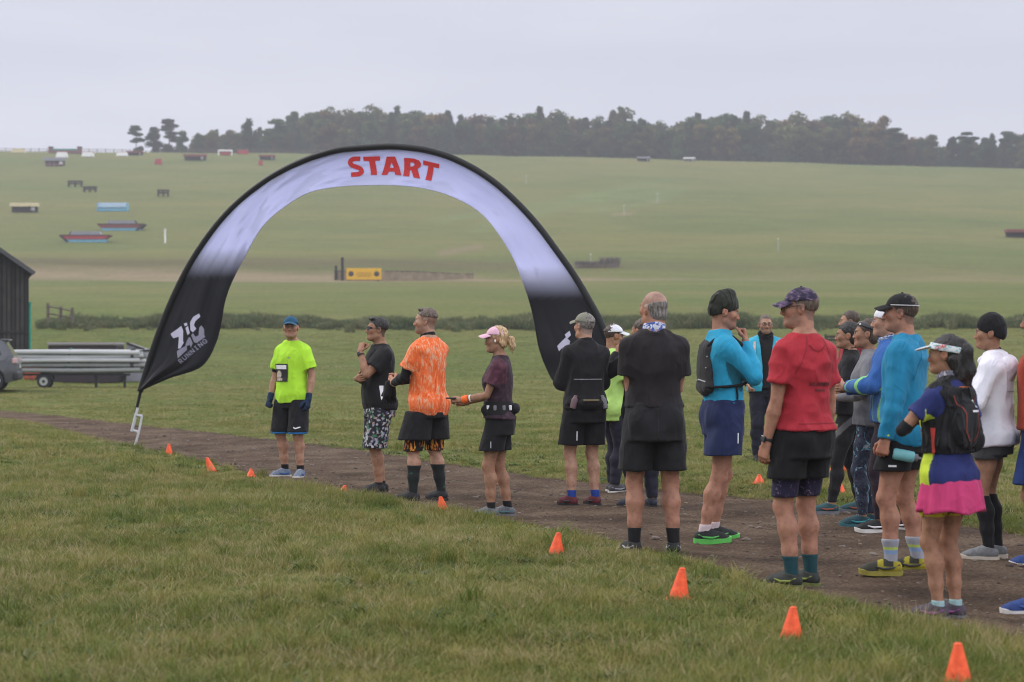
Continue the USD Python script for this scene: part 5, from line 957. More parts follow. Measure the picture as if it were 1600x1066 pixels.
        v = np.array(m.vertices); th = np.arctan2(v[:, 1], v[:, 0]); w = np.clip((.93 - v[:, 2]) / .25, 0, 1)
        rad = np.stack([np.cos(th), np.sin(th), 0 * th], 1); v = v + rad * (w * amp * (np.sin(th * folds) + .6 * np.sin(th * (folds * 1.7) + 1)))[:, None]
        v[:, 2] += np.where(v[:, 2] < hem + .03, .012 * np.sin(th * folds * .5), 0)
        return s.put(name, trimesh.Trimesh(v, m.faces, process=False), mat, .003, colf=colf, label=label)
    def tube_leg(s, q, z0, z1, o=.005):
        return field(s.limb_leg(q, o), .009, cuts=[((0, 0, z0), (0, 0, -1.0)), ((0, 0, z1), (0, 0, 1.0))])
    def socks(s, mat, top=.16, o=.005, colf=None, label=None):
        for q in (-1, 1): s.put('sock', s.tube_leg(q, .05, top, o), mat, .001, colf=colf, label=label)
    def arm_band(s, q, t0, t1, o, mat, name='armband', fore=False):
        A = s.arm[q]; a, b = (A['e'], A['w']) if fore else (s.sh[q], A['e']); n = unit(b - a); p0, p1 = a + (b - a) * t0, a + (b - a) * t1
        m = field(s.limb_arm(q, o), .006, cuts=[(p0, -n), (p1, n)]) if not fore else field([p for p in s.limb_arm(q, o)[2:]], .0055, cuts=[(p0, -n), (p1, n)])
        return s.put(name, m, mat, 0)
    def watch(s, q, mat=rubber_mat, face=True, t=.9):
        w = s.arm_band(q, t - .035, t + .035, .004, mat, 'wristwatch', True)
        A = s.arm[q]; c_ = A['e'] + (A['w'] - A['e']) * t - A['pn'] * .036 * s.B['arm']
        if face:
            m = rbox(.036, .036, .012, r=.004); R = np.stack([unit(np.cross(A['f'], -A['pn'])), A['f'], -A['pn']], 1); m.vertices = m.vertices @ R.T + c_; obj('watch_case', m, lens_mat, w, smooth=40)
    def gloves(s, mat, qs=(-1, 1), o=.0035):
        for q in qs:
            A = s.arm[q]; pr = s.hand_prims(q, o) + [(p_cone(A['w'] - A['f'] * .045, A['w'], .036, .033), .012, '+')]
            s.put('glove', field(pr, .0046), mat, 0)
    def shoes(s, up, sole, accent=None, lace=None, thick=.03, tilt=0, label=None, collar=.098, upcol=None):
        for q in (-1, 1):
            l = s.leg[q]; R = rotz(math.radians(l['fa'])); o = np.array([l['an'][0], l['an'][1], 0.0])
            pr = [(p_cone((0, -.034, .052), (0, .05, .056), .036, .039), .02, '+'), (p_cone((0, .05, .052), (q * .003, .130, .040), .041, .037), .02, '+'), (p_cone((q * .003, .128, .036), (-q * .004, .168, .031), .040, .031), .02, '+'), (p_cone((0, -.012, .06), (0, -.004, .11), .041, .044), .02, '+'), (p_cone((0, .02, .085), (0, .09, .066), .026, .022), .02, '+')]
            m = field(pr, .0062, cuts=[((0, 0, collar), unit((0, -.22, 1.0))), ((0, 0, thick * .8), (0, 0, -1.0))]); tc_ = None if upcol is None else upcol(np.array(m.vertices)); m.vertices = m.vertices @ R.T + o
            sh = s.put('shoe', m, up, 0, label=label, colf=None if tc_ is None else (lambda v, tc_=tc_: tc_))
            out = so.unary_union([sg.MultiPoint([(0, -.036), (0, .05)]).convex_hull.buffer(.037), sg.LineString([(0, .05), (q * .004, .125)]).buffer(.041), sg.LineString([(q * .003, .125), (-q * .004, .166)]).buffer(.036)]).buffer(.02).buffer(-.016).simplify(.0015)
            b = extr(out, thick); z = b.vertices[:, 2]; b.vertices[:, :2] *= np.where(z > thick * .5, 1.0, .985)[:, None]; b.vertices[:, 2] += .012 * np.clip((b.vertices[:, 1] - .13) / .07, 0, 1) ** 2
            b.vertices = b.vertices @ R.T + o; obj('sole', b, sole, sh)
            st = []
            for i in range(5):
                y = .035 + i * .017; z = .112 - i * .0085; st.append(tube([(-.024, y, z - .012), (0, y + .004, z + .003), (.024, y, z - .012)], .0035, 5))
            st = cat_(st); st.vertices = st.vertices @ R.T + o; obj('laces', st, lace or sole, sh)
            if accent is not None:
                for w in (-1, 1):
                    a = tube([(w * .030, -.052, .072), (w * .0405, -.01, .052), (w * .0445, .05, .046), (w * .043, .10, .058)], [.004, .008, .009, .004], 6); a.vertices = a.vertices @ R.T + o; obj('side_stripe', a, accent, sh, smooth=True)
    # ---- head wear and hair (head frame)
    def hput(s, name, m, mat, **k):
        m.vertices = s.hp(m.vertices); return s.put(name, m, mat, k.pop('wr', 0), **k)
    def hair(s, mat, t=.006, fade=None, front=(.088, .066), back=(-.085, -.082), extra=(), wr=.003, rec=0.0):
        zz = [-.12, -.075, -.03, -.008, .02, .045, .058 + rec, .072 + rec, .10, .16]; yc = [-.30, -.052, -.034, .000, .026, .034, .046, .086, .12, .2]
        if back[1] < -.09: zz, yc = [-.2, -.12, -.075, -.03, .0, .03, .05, .07, .10, .16], [-.05, -.035, -.02, .0, .02, .034, .05, .086, .12, .2]
        if fade is not None: zz = [-.2, fade - .02, fade + .012] + [z for z in zz if z > fade + .015]; yc = [-.4, -.3, float(np.interp(fade + .012, [-.12, -.075, -.03, -.008, .02, .045, .058, .072, .10, .16], [-.30, -.052, -.034, .000, .026, .034, .046, .086, .12, .2]))] + yc[len(yc) - len(zz) + 3:]
        def cutf(f):
            return lambda P: np.maximum(f(P), (P[..., 1] - np.interp(P[..., 2], zz, yc) - .35 * np.maximum(0, np.abs(P[..., 0]) * -1 + .02) * 0) * .8)
        up = t * .55
        pr = [p_ell((0, -.0150 - t * .8, .034 + up), (.0742 + t * .55, .0938 + t * .65, .0845 + t * .8)), p_ell((0, -.045, -.035), (.061 + t * .4, .056 + t * .6, .06))]
        pr = [((cutf(f), a_, b_), k_, '+') for (f, a_, b_), k_ in zip(pr[:1] if t < .0075 and back[1] > -.09 else pr, (.008, .02))] + list(extra)
        m = field(pr, .0046); v = np.array(m.vertices); n = vnormals(m); top_ = np.clip((v[:, 2] - .0) / .08, .25, 1)
        m.vertices = v + n * ((.6 * meshkit.fbm(v * [85, 85, 60], 2, 9) + .7 * meshkit.noise(v * [42, 42, 30], 4) - .65) * 2 * wr * 1.5 * top_ * (1 + t * 60))[:, None]
        return s.hput('hair', m, mat)
    def fringe(s, mat, t=.004):
        pr = [(p_ell((0, -.014, .034), (.074 + t, .094 + t, .084 + t)), .008, '+'), (p_ell((0, -.045, -.035), (.062 + t, .056 + t, .06)), .02, '+')]
        return s.hput('hair', field(pr, .0048, cuts=[((0, .03, 0), (0, 1.0, 0)), ((0, 0, .028), unit((0, .25, 1.0))), ((0, -.05, -.075), (0, 0, -1.0))]), mat, wr=.0015, fr=(60, 60, 30))
    def cap(s, mat, brim=None, tilt=6, band=None, button=True, gap=None, name='cap', trim=None, colf=None):
        T = rotx(math.radians(tilt)); c0 = np.array([0, -.010, .034])
        m = field([(p_ell((0, 0, 0), (.085, .104, .094)), .01, '+')], .0056, cuts=[((0, 0, .012), (0, 0, -1.0))])
        tf = lambda v: np.asarray(v) @ T.T + c0
        v = np.array(m.vertices); th = np.arctan2(v[:, 1], v[:, 0]); rr = np.linalg.norm(v[:, :2], axis=1)
        v[:, :2] *= (1 - .018 * np.exp(-(((th / (np.pi / 3)) % 1 - .5) * 2 / .12) ** 2) * 0 + .010 * np.cos(th * 6))[:, None]
        m.vertices = tf(v); cp = s.hput(name, m, mat, wr=.001, fr=(30, 30, 30), colf=colf)
        u = np.linspace(-1, 1, 19); w = np.linspace(0, 1, 7); U, W = np.meshgrid(u, w, indexing='ij')
        th = U * math.radians(62); bx, by = np.sin(th) * .083, np.cos(th) * .101
        ox, oy = U * .074, .102 + .072 * np.sqrt(np.clip(1 - (U * .97) ** 2, 0, 1))
        X, Yb = bx + (ox - bx) * W, by + (oy - by) * W; Zb = .018 - .020 * U ** 2 - .018 * W - .006 * W ** 2
        topv = np.stack([X, Yb, Zb + .0028], -1).reshape(-1, 3); bot = np.stack([X, Yb, Zb - .0028], -1).reshape(-1, 3); N = len(topv); nu, nw = U.shape; fs = []
        id_ = np.arange(N).reshape(nu, nw)
        for A_, fl in ((0, False), (N, True)):
            qd = np.stack([id_[:-1, :-1], id_[:-1, 1:], id_[1:, 1:], id_[1:, :-1]], -1).reshape(-1, 4) + A_; fs.append(qd if fl else qd[:, ::-1])
        rim = np.concatenate([id_[0, :], id_[1:, -1], id_[-1, -2::-1], id_[-2:0:-1, 0]]); r2 = np.roll(rim, -1); fs.append(np.stack([rim, r2, r2 + N, rim + N], 1))
        q4 = np.vstack(fs); bm = trimesh.Trimesh(np.vstack([topv, bot]), np.vstack([q4[:, [0, 1, 2]], q4[:, [0, 2, 3]]]), process=False)
        if trimesh.Trimesh(bm.vertices, bm.faces).volume < 0: bm.invert()
        bm.vertices = s.hp(tf(bm.vertices)); obj('brim', bm, brim or mat, cp, smooth=50)
        if button: b = trimesh.creation.icosphere(1, .008); b.vertices = s.hp(tf(b.vertices * [1, 1, .6] + [0, 0, .096])); obj('button', b, brim or mat, cp, smooth=True)
        if gap is not None:      # the adjuster opening at the back
            g_ = field([(p_ell((0, -.098, .014), (.032, .02, .034)), .004, '+')], .0055, cuts=[((0, 0, .016), (0, 0, -1.0))]); g_.vertices = s.hp(tf(g_.vertices)); obj('adjuster_opening', g_, gap, cp, smooth=True)
        if trim is not None:
            a = np.linspace(math.radians(-215), math.radians(35), 40); t_ = tube(np.stack([np.cos(a) * .087, np.sin(a) * .106, .016 + .0 * a], 1), .0034, 6); t_.vertices = s.hp(tf(t_.vertices)); obj('piping', t_, trim, cp, smooth=True)
        return cp
    def beanie(s, mat, high=.105, front=.04, back=-.03, cuff=None, tip=None):
        n = unit((0, (front - back), -.2)); pr = [(p_ell((0, -.014, .045), (.086, .107, high)), .01, '+')]
        if tip: pr.append((p_ell(tip, (.03, .03, .025)), .04, '+'))
        pr += [(p_ell((0, -.06, -.0), (.072, .062, .06)), .02, '+')]
        b = s.hput('beanie', field(pr, .0055, cuts=[((0, .1, front), n)]), mat, wr=.002, fr=(35, 35, 15))
        return b
    def headband(s, mat, z=.045, hgt=.028, t=.009, name='headband', tilt=12, colf=None):
        T = rotx(math.radians(tilt)); pr = [(p_ell((0, -.014, .034), (.074 + t, .094 + t, .084 + t)), .01, '+')]
        n = T @ np.array([0, 0, 1.0]); return s.hput(name, field(pr, .005, cuts=[(n * (z + hgt), n), (n * (z - hgt), -n)]), mat, colf=colf)
    def glasses(s, dark=False):
        r = .0028
        if dark:
            a = np.linspace(-1.15, 1.15, 15); P0 = np.stack([np.sin(a) * .072, .030 + np.cos(a) * .072, 0 * a], 1); top_, bot = P0 + [0, 0, .022], P0 * [.97, 1, 1] + [0, 0, -.012]
            o_ = P0 * [1.05, 1.0, 1] + [0, .005, 0]; V = np.vstack([top_, bot, top_ * [.97, .97, 1], bot * [.97, .97, 1]]); n = 15; fs = []
            for i in range(n - 1): fs += [[i, i + 1, n + i + 1, n + i], [2 * n + i + 1, 2 * n + i, 3 * n + i, 3 * n + i + 1], [i + 1, i, 2 * n + i, 2 * n + i + 1], [n + i, n + i + 1, 3 * n + i + 1, 3 * n + i]]
            m = trimesh.Trimesh(V, np.vstack([np.array(fs)[:, [0, 1, 2]], np.array(fs)[:, [0, 2, 3]]]), process=False); m.vertices = s.hp(m.vertices); g_ = obj('sunglasses', m, lens_mat, s.t)
        else:
            ms = []
            for q in (-1, 1):
                a = np.linspace(0, 2 * np.pi, 21); ms.append(tube(np.stack([q * .033 + np.cos(a) * .023, .107 + 0 * a, .004 + np.sin(a) * .017], 1), r, 5))
            ms.append(tube([(-.010, .108, .008), (.010, .108, .008)], r, 5)); m = cat_(ms); m.vertices = s.hp(m.vertices); g_ = obj('glasses', m, frame_mat, s.t, smooth=True)
        for q in (-1, 1):
            m = tube([(q * .058, .100 if not dark else .07, .010), (q * .076, .05, .012), (q * .083, -.004, .016), (q * .083, -.025, .004)], r, 5); m.vertices = s.hp(m.vertices); obj('temple', m, frame_mat, g_, smooth=True)
    def collar(s, mat, z0=1.475, z1=1.56, r=.068, name='neck_gaiter', wr=.004, tilt=.25, colf=None):
        c_ = np.array([0, -.014 + s.lean * .58, 0]); pr = [(p_cone(c_ + [0, 0, z0 - .03], c_ + [0, .012, z1 + .03], r + .014, r), .02, '+')]
        return s.put(name, field(pr, .008, cuts=[(c_ + [0, 0, z0], (0, 0, -1.0)), (c_ + [0, 0, z1], unit((0, tilt, 1.0)))]), mat, wr, (14, 14, 30), 5, colf)
    # ---- flat prints that follow the cloth
    def decal(s, on, poly, O, U, N, mat, name='print', lift=.004, V=None, parent=None, label=None, size=.02):
        "poly: shapely shape in the (U, V) plane through O; it is laid on the cloth piece named on, seen along -N"
        N = unit(N); U = unit(np.asarray(U) - (np.asarray(U) @ N) * N); V = np.cross(N, U); m = s.M[on]; n = vnormals(m); k = (n @ N) > .15
        P = np.asarray(m.vertices)[k] - O; uv = np.stack([P @ U, P @ V], 1); dp = P @ N
        x0, y0, x1, y1 = poly.bounds; kk = (uv[:, 0] > x0 - .06) & (uv[:, 0] < x1 + .06) & (uv[:, 1] > y0 - .06) & (uv[:, 1] < y1 + .06) & (dp > np.median(dp) - .12)
        if kk.sum() < 6: return None
        f = LinearNDInterpolator(uv[kk], dp[kk], fill_value=float(np.mean(dp[kk])))
        ms = []
        for g_ in getattr(poly, 'geoms', [poly]):
            if g_.area < 1e-7: continue
            tv, tf_ = trimesh.creation.triangulate_polygon(g_, engine='earcut'); a, b = trimesh.remesh.subdivide_to_size(np.column_stack([tv, 0 * tv[:, 0]]), tf_, size); ms.append(trimesh.Trimesh(a, b, process=False))
        t_ = cat_(ms); q = t_.vertices[:, :2]; W = O + q[:, :1] * U + q[:, 1:2] * V + (f(q) + lift)[:, None] * N
        d = trimesh.Trimesh(W, t_.faces, process=False)
        return obj(name, d, mat, parent or s.t, smooth=True, label=label)
    def world(s, p):
        return np.array([s.X, s.Y, s.z]) + rotz(math.radians(s.rz)) @ (np.asarray(p) * s.k)
rect = lambda w, h, cx=0, cy=0: sg.box(cx - w / 2, cy - h / 2, cx + w / 2, cy + h / 2)
# ------------------------------------------------------------------ the crowd
def who(label, px, foot, head_y, rz, **k):
    S = k.pop('S', None) or (foot - HY) / HC
    H = (foot - head_y) / S * 1.78 / 1.795
    return Person(label, px, foot, H, rz, sy=S, **k)
pale, tan, ruddy, fair = (.44, .27, .20), (.36, .215, .15), (.42, .235, .175), (.47, .30, .23)
BLK = cloth('black_cloth', (.0105, .0105, .012)); BLK2 = cloth('black_jersey', (.014, .013, .0145), .85); NAVY = cloth('navy_cloth', (.016, .024, .075)); DNAVY = cloth('dark_navy_cloth', (.018, .018, .03))
WHT = cloth('white_cloth', (.66, .66, .70)); GRY = cloth('grey_cloth', (.17, .17, .18)); LGRY = cloth('light_grey_cloth', (.36, .37, .38)); SOCKW = cloth('white_sock', (.6, .55, .55), fold=.1)
TINT = cloth('dyed_cloth', None); white_print = look('white_print', (.7, .7, .72), .6, .02); black_print = look('black_print', (.02, .018, .018), .6, .02); grey_print = look('grey_print', (.3, .3, .32), .6, .05)
red_print = look('red_print', (.55, .06, .05), .6, .05); yellow_print = look('neon_yellow_print', (.62, .75, .05), .6, .05); orange_print = look('orange_print', (.8, .2, .06), .6, .05); silver = look('silver_trim', (.5, .5, .52), .35, .05); blue_print = look('blue_print', (.05, .12, .4), .6, .05); teal_print = look('teal_print', (.05, .3, .35), .6, .05)
foam_white = look('white_foam', (.62, .60, .57), .7, .06); foam_black = look('black_foam', (.025, .025, .027), .8, .1); foam_grey = look('grey_foam', (.16, .16, .17), .8, .08)
h_black = hairlook('black_hair', (.013, .011, .011)); h_brown = hairlook('dark_brown_hair', (.048, .032, .023)); h_grey = hairlook('grey_hair', (.14, .125, .115)); h_blond = hairlook('blond_hair', (.36, .24, .13)); h_short = hairlook('cropped_brown_hair', (.085, .06, .046))
def shoe_look(name, c): return look(name, c, .7, .25, 60.0, .3, 300.0)

# 1 the man in the neon yellow shirt
p = who('man in a neon yellow T-shirt and blue cap wearing a race bib', 456, 745, 491, 152, skin=pale, head=(28, 2), feet=((-.13, .02, 18), (.11, -.03, -22)), L=dict(w=(-.235, .02, .88)), R=dict(w=(.235, .08, .88)), hands=('relax', 'fist'), beard=((.2, .13, .1), .25)).skin_mesh()
p.shorts('shorts', BLK, hem=.515, top=.87, loose=.026, flare=.03)
p.shorts('shorts_trim', cloth('blue_trim', (.02, .13, .33)), hem=.495, top=.56, loose=.021, flare=.03, seed=3)
p.top('tshirt', cloth('neon_yellow_cloth', (.40, .72, .04), var=.05), hem=.835, sleeve=.72, loose=.016, wr=.010, flare=.014)
p.arm_band(1, .70, .86, .008, BLK); p.gloves(cloth('dark_blue_knit', (.012, .028, .06))); p.socks(BLK, .15)
p.shoes(shoe_look('pale_blue_mesh', (.15, .18, .24)), foam_white, look('blue_stripe', (.04, .12, .35)), white_print)
p.hair(h_brown, .005); p.cap(cloth('blue_cap_cloth', (.015, .075, .14)), tilt=4)
N1 = (-.25, .97, .0)
bib = p.decal('tshirt', rect(.205, .195), np.array([.045, 0, 1.165]), (-1, -.2, 0), (.15, 1, 0), black_print, 'race_bib', .005)
p.decal('tshirt', rect(.17, .045, 0, .062), np.array([.045, 0, 1.165]), (-1, -.2, 0), (.15, 1, 0), white_print, 'bib_header', .008, parent=bib)
p.decal('tshirt', so.unary_union([sa.scale(sg.Point(-.02, -.02).buffer(.04), 1, 1.1), rect(.09, .03, -.01, -.075)]), np.array([.045, 0, 1.165]), (-1, -.2, 0), (.15, 1, 0), look('bib_photo', (.42, .36, .30), .6, .5, 40.), 'bib_print', .008, parent=bib)
p.decal('tshirt', rect(.035, .012), np.array([-.07, 0, 1.33]), (-1, -.2, 0), (.15, 1, 0), grey_print, 'chest_logo')
p.decal('shorts', sg.LineString([(-.03, .008), (-.012, -.004), (.035, .012)]).buffer(.006), np.array([-.14, 0, .56]), (-1, -.2, 0), (-.2, 1, 0), white_print, 'shorts_logo')

# 2 arms folded, sunglasses
p = who('man in sunglasses and floral shorts, hand at his mouth', 592, 768, 492, 112, skin=tan, girth=1.10, belly=.03, head=(-8, 3), scalp=(.05,.038,.033), feet=((-.10, .03, 5), (.09, -.06, -6)), L=dict(w=(-.055, .215, 1.435), h=(-.4, .1, -1), d=(.25, -.30, .92), p=(.4, -.8, 0)), R=dict(w=(-.02, .235, 1.165), h=(.8, -.3, -.6), d=(-1, -.15, .1), p=(0, -1, .2)), hands=('fist', 'flat')).skin_mesh()
p.shorts('shorts', cloth('floral_print', pattern=(46, [(0, (.018, .018, .022)), (.42, (.02, .022, .025)), (.5, (.30, .30, .36)), (.62, (.06, .16, .10)), (.70, (.14, .11, .20)), (.78, (.02, .02, .025)), (.86, (.34, .22, .20)), (.93, (.40, .42, .42))], 'voronoi')), hem=.465, top=.90, loose=.028, flare=.028)
p.top('tshirt', BLK, hem=.86, sleeve=.66, loose=.016, wr=.006)
p.decal('tshirt', sg.Polygon([(-.02, -.11), (.025, -.11), (.012, .02), (-.002, .05)]), np.array([-.16, .03, .985]), (0, 1, 0), (-1, .1, 0), white_print, 'side_panel')
p.decal('tshirt', sg.Polygon([(-.03, -.11), (.02, -.10), (.03, .03), (.0, .05)]), np.array([-.16, -.10, .985]), (0, 1, 0), (-1, -.3, 0), white_print, 'side_panel')
p.socks(BLK, .12); p.shoes(shoe_look('black_mesh', (.02, .02, .022)), foam_black, None, black_print); p.hair(h_black, .0074, fade=.0, extra=[(p_ell((0, .050, .108), (.048, .032, .022)), .015, '+')]); p.glasses(True); p.watch(-1, t=.86); p.watch(1, t=.86, face=False)

# 3 the orange shirt
p = who('man with cropped hair in an orange mottled T-shirt and flame shorts', 668, 784, 480, 52, skin=fair, girth=1.05, head=(30, 0), scalp=(.16,.10,.075), feet=((-.17, .03, 10), (.13, -.06, -8)), L=dict(w=(-.10, .33, 1.09), h=(-.7, -.5, -1), d=(.35, .8, .4)), R=dict(w=(.02, .35, 1.10), h=(.7, -.5, -1), d=(-.4, .8, .2)), hands=('grip', 'grip'), beard=((.12, .075, .055), .55)).skin_mesh()
p.shorts('flame_shorts', cloth('flame_print', pattern=(30, [(0, (.02, .018, .016)), (.50, (.02, .018, .016)), (.54, (.55, .09, .02)), (.58, (.72, .35, .05)), (.66, (.02, .018, .016)), (.74, (.10, .26, .05))], 'noise', (1, 1, .35))), hem=.47, top=.80, loose=.014, flare=.012)
p.shorts('shorts', BLK, hem=.575, top=.835, loose=.034, flare=.055)
p.top('tshirt', cloth('orange_mottled', pattern=(24, [(0, (.62, .085, .02)), (.36, (.76, .14, .035)), (.5, (.78, .22, .09)), (.58, (.70, .36, .22)), (.66, (.55, .06, .015))], 'noise', (1, 1, .38), (0, .5, .3)), var=.05), hem=.80, sleeve=.70, loose=.015, wr=.010, flare=.012)
for q in (-1, 1): p.put('arm_sleeve', field(p.limb_arm(q, .005), .007, cuts=[(p.sh[q] + (p.arm[q]['e'] - p.sh[q]) * .55, -unit(p.arm[q]['e'] - p.sh[q])), (p.arm[q]['w'], p.arm[q]['f'])]), BLK, .0015)
p.collar(BLK, 1.465, 1.555, .062); p.socks(cloth('black_green_sock', pattern=(14, [(0, (.014, .017, .016)), (.66, (.03, .10, .06)), (.70, (.014, .017, .016))], 'noise')), .345); p.shoes(shoe_look('black_trail_mesh', (.022, .022, .024)), foam_black, None, black_print); p.hair(h_short, .006, fade=.035, extra=[(p_ell((0, .040, .110), (.045, .035, .016)), .015, '+')])
gl = thing('gloves', 'pair of black gloves dangling from the hands of the man in orange', 'gloves', p.world(p.arm[-1]['w'] + p.arm[-1]['hd'] * .08 + [0, 0, -.04]), p.rz)
gp = []
for q in (-1, 1):
    pr = [(p_cone((q * .02, 0, .0), (q * .035, .01, -.10), .034, .040), .02, '+')] + [(p_cone((q * .03 + x, .01, -.10), (q * .045 + x * 1.7, .012 + abs(x) * .2, -.185 + abs(x) * .5), .012, .010), .008, '+') for x in (-.03, -.01, .01, .03)] + [(p_cone((q * .03, .03, -.05), (q * .03, .075, -.11), .013, .011), .01, '+')]
    obj('glove', field(pr, .005), BLK, gl, smooth=True)

# 4 the woman in the pink cap
p = who('woman in a pink cap with a blond ponytail, arm held forward', 779, 805, 505, 84, sex='f', skin=tan, head=(0, -4), girth=1.04, feet=((-.08, .06, 2), (.08, -.08, -3)), L=dict(w=(-.10, .34, 1.10), h=(-.4, -.8, -1), d=(.10, 1, .06), p=(.6, 0, -.5)), R=dict(w=(.06, .32, 1.07), h=(.5, -.8, -1), d=(-.3, 1, 0)), hands=('grip', 'grip')).skin_mesh()
p.shorts('shorts', BLK, hem=.63, top=.965, loose=.022, flare=.03)
p.decal('shorts', rect(.012, .06), np.array([-.19, .05, .69]), (0, 1, 0), (-1, 0, 0), grey_print, 'reflective_stripe')
def maroon(v): return np.where(((np.abs(v[:, 0]) > .13) & (v[:, 2] > 1.25))[:, None], (.065, .022, .034), (.034, .018, .026)) * (1 + .5 * (meshkit.noise(v * 30) > .6)[:, None])
p.top('tshirt', TINT, hem=.93, sleeve=.62, loose=.012, wr=.005, colf=maroon)
wp = p.put('waist_pack', field([(p_loft([.96, 1.0, 1.05, 1.09], np.interp([.96, 1.0, 1.05, 1.09], Z_T, p.a) + .034, np.interp([.96, 1.0, 1.05, 1.09], Z_T, p.b) + .036, np.interp([.96, 1.0, 1.05, 1.09], Z_T, p.y)), .02, '+'), (p_ell((0, -.155, 1.02), (.10, .045, .05)), .02, '+'), (p_ell((-.12, .10, 1.01), (.05, .05, .045)), .02, '+')], .008), BLK2, .003)
for i, a in enumerate((-1.9, -1.2, -.6, 0.1, .7)):
    c_ = np.array([-(.172 + .016) * math.cos(a * .8), .148 * math.sin(a * .8), 1.03]); m = rbox(.03, .03, .05, r=.008); m.apply_translation(c_); obj('gel_sachet', m, white_print if i in (1, 4) else foam_grey, wp, smooth=40)
p.arm_band(-1, .72, .95, .012, cloth('orange_wristband_cloth', (.85, .15, .03)), 'wristband', True); p.arm_band(-1, .60, .66, .006, white_print, 'wristwatch', True)
p.socks(BLK, .155); p.shoes(shoe_look('grey_teal_mesh', (.13, .135, .15)), foam_grey, look('muted_teal', (.05, .16, .18)), grey_print)
p.hair(h_blond, .009, front=(.088, .06), back=(-.085, -.07)); p.cap(cloth('pink_cap_cloth', (.70, .42, .52), var=.04), tilt=6)
p.hput('ponytail', field([(p_cone((0, -.10, .0), (0, -.135, -.01), .018, .030), .02, '+'), (p_cone((0, -.135, -.01), (.0, -.15, -.07), .032, .030), .02, '+'), (p_cone((0, -.15, -.07), (0, -.14, -.125), .028, .010), .02, '+')], .006), h_blond, wr=.005, fr=(50, 50, 15))
p.hput('earphone', field([(p_ell((-.09, .0, -.012), (.008, .009, .016)), .005, '+')], .004), white_print)
ph = thing('phone', 'small dark phone held out by the woman in the pink cap', 'phone', p.world(p.arm[-1]['w'] + p.arm[-1]['hd'] * .075 + [0.0, .02, .012]), p.rz)
obj('case', rbox(.062, .088, .010, r=.004), foam_black, ph, smooth=40); obj('screen', rbox(.056, .080, .002, (0, 0, .0062), r=.0008), lens_mat, ph)

# 5 the grey cap, seen from behind
p = who('man in a khaki cap and black jacket with a bottle belt, seen from behind', 914, 789, 485, 14, skin=fair, girth=1.0, head=(26, 2), scalp=(.2,.16,.14), feet=((-.12, .02, 22), (.10, .0, 10)), L=dict(w=(-.09, .32, 1.14), h=(-.55, -.5, -1)), R=dict(w=(.10, .32, 1.10), h=(.5, -.5, -1))).skin_mesh()
p.shorts('shorts', BLK, hem=.57, top=.99, loose=.026, flare=.03)
p.decal('shorts', rect(.010, .085), np.array([-.10, 0, .655]), (1, 0, 0), (0, -1, 0), white_print, 'reflective_stripe')
p.top('jacket', BLK2, hem=.96, sleeve=1, loose=.022, wr=.011, collar=1.52, seed=2); p.collar(BLK2, 1.46, 1.545, .070, 'collar')
p.decal('jacket', rect(.27, .007), np.array([0, 0, 1.175]), (1, 0, 0), (0, -1, 0), grey_print, 'reflective_piping')
wb = p.put('bottle_belt', field([(p_loft([.90, .94, .99, 1.02], np.interp([.90, .94, .99, 1.02], Z_T, p.a) + .045, np.interp([.90, .94, .99, 1.02], Z_T, p.b) + .05, np.interp([.90, .94, .99, 1.02], Z_T, p.y)), .02, '+'), (p_ell((0, -.165, .955), (.12, .04, .045)), .02, '+')], .008), BLK, .002)
for q in (-1, 1):
    b = trimesh.creation.revolve([(0, 0), (.027, 0), (.03, .02), (.03, .085), (.018, .10), (.016, .12), (0, .125)], sections=16); b.apply_transform(trimesh.transformations.rotation_matrix(-.25 * q, [0, 1, 0])); b.apply_translation([q * .155, -.13, .91]); obj('flask', b, foam_grey if q > 0 else look('plum_flask', (.14, .09, .10), .4), wb, smooth=40)
obj('strap', rbox(.15, .012, .018, (0, -.208, .985), .004), look('olive_webbing', (.16, .13, .07), .8), wb)
p.socks(cloth('blue_sock', (.02, .05, .25), fold=.1), .155); p.shoes(shoe_look('dark_red_mesh', (.11, .02, .025)), foam_black, look('charcoal_overlay', (.04, .04, .042)), black_print)
p.hair(h_grey, .005, back=(-.09, -.07)); p.cap(cloth('khaki_cap_cloth', (.20, .195, .15), var=.06), tilt=5, gap=h_grey)

# 6 white cap, pale green shirt, half hidden
p = who('person in a white cap and pale green top, half hidden behind the khaki cap man', 957, 768, 504, -62, skin=tan, girth=.98, head=(-10, -8), feet=((-.09, .05, 0), (.09, -.03, 0)), L=dict(w=(-.05, .30, 1.15)), R=dict(w=(.05, .30, 1.12))).skin_mesh()
p.leggings('trousers', DNAVY, .10, .018, .98, .004); p.top('tshirt', cloth('pale_green_cloth', (.40, .62, .16), var=.06), hem=.77, sleeve=.7, loose=.02, wr=.007)
p.shoes(shoe_look('dark_grey_mesh', (.06, .06, .065)), foam_white, grey_print, black_print); p.hair(h_brown, .006); p.cap(cloth('white_cap_cloth', (.66, .67, .70), var=.04), tilt=8, gap=h_brown)

# 7 somebody behind the bald man
p = who('person in dark clothes hidden behind the bald man, a hand raised', 1004, 788, 490, 20, skin=tan, head=(25, 0), feet=((-.10, .0, 22), (.10, .0, -5)), L=dict(w=(-.15, .25, 1.44), h=(-1, .2, -1), d=(.2, .1, 1)), hands=('fist', 'relax')).skin_mesh()
p.leggings('trousers', DNAVY, .10, .016, .98, .004); p.top('jacket', BLK2, hem=.78, sleeve=1, loose=.022, wr=.007); p.shoes(shoe_look('navy_mesh', (.025, .03, .045)), foam_black, None, grey_print); p.hair(h_brown, .007)

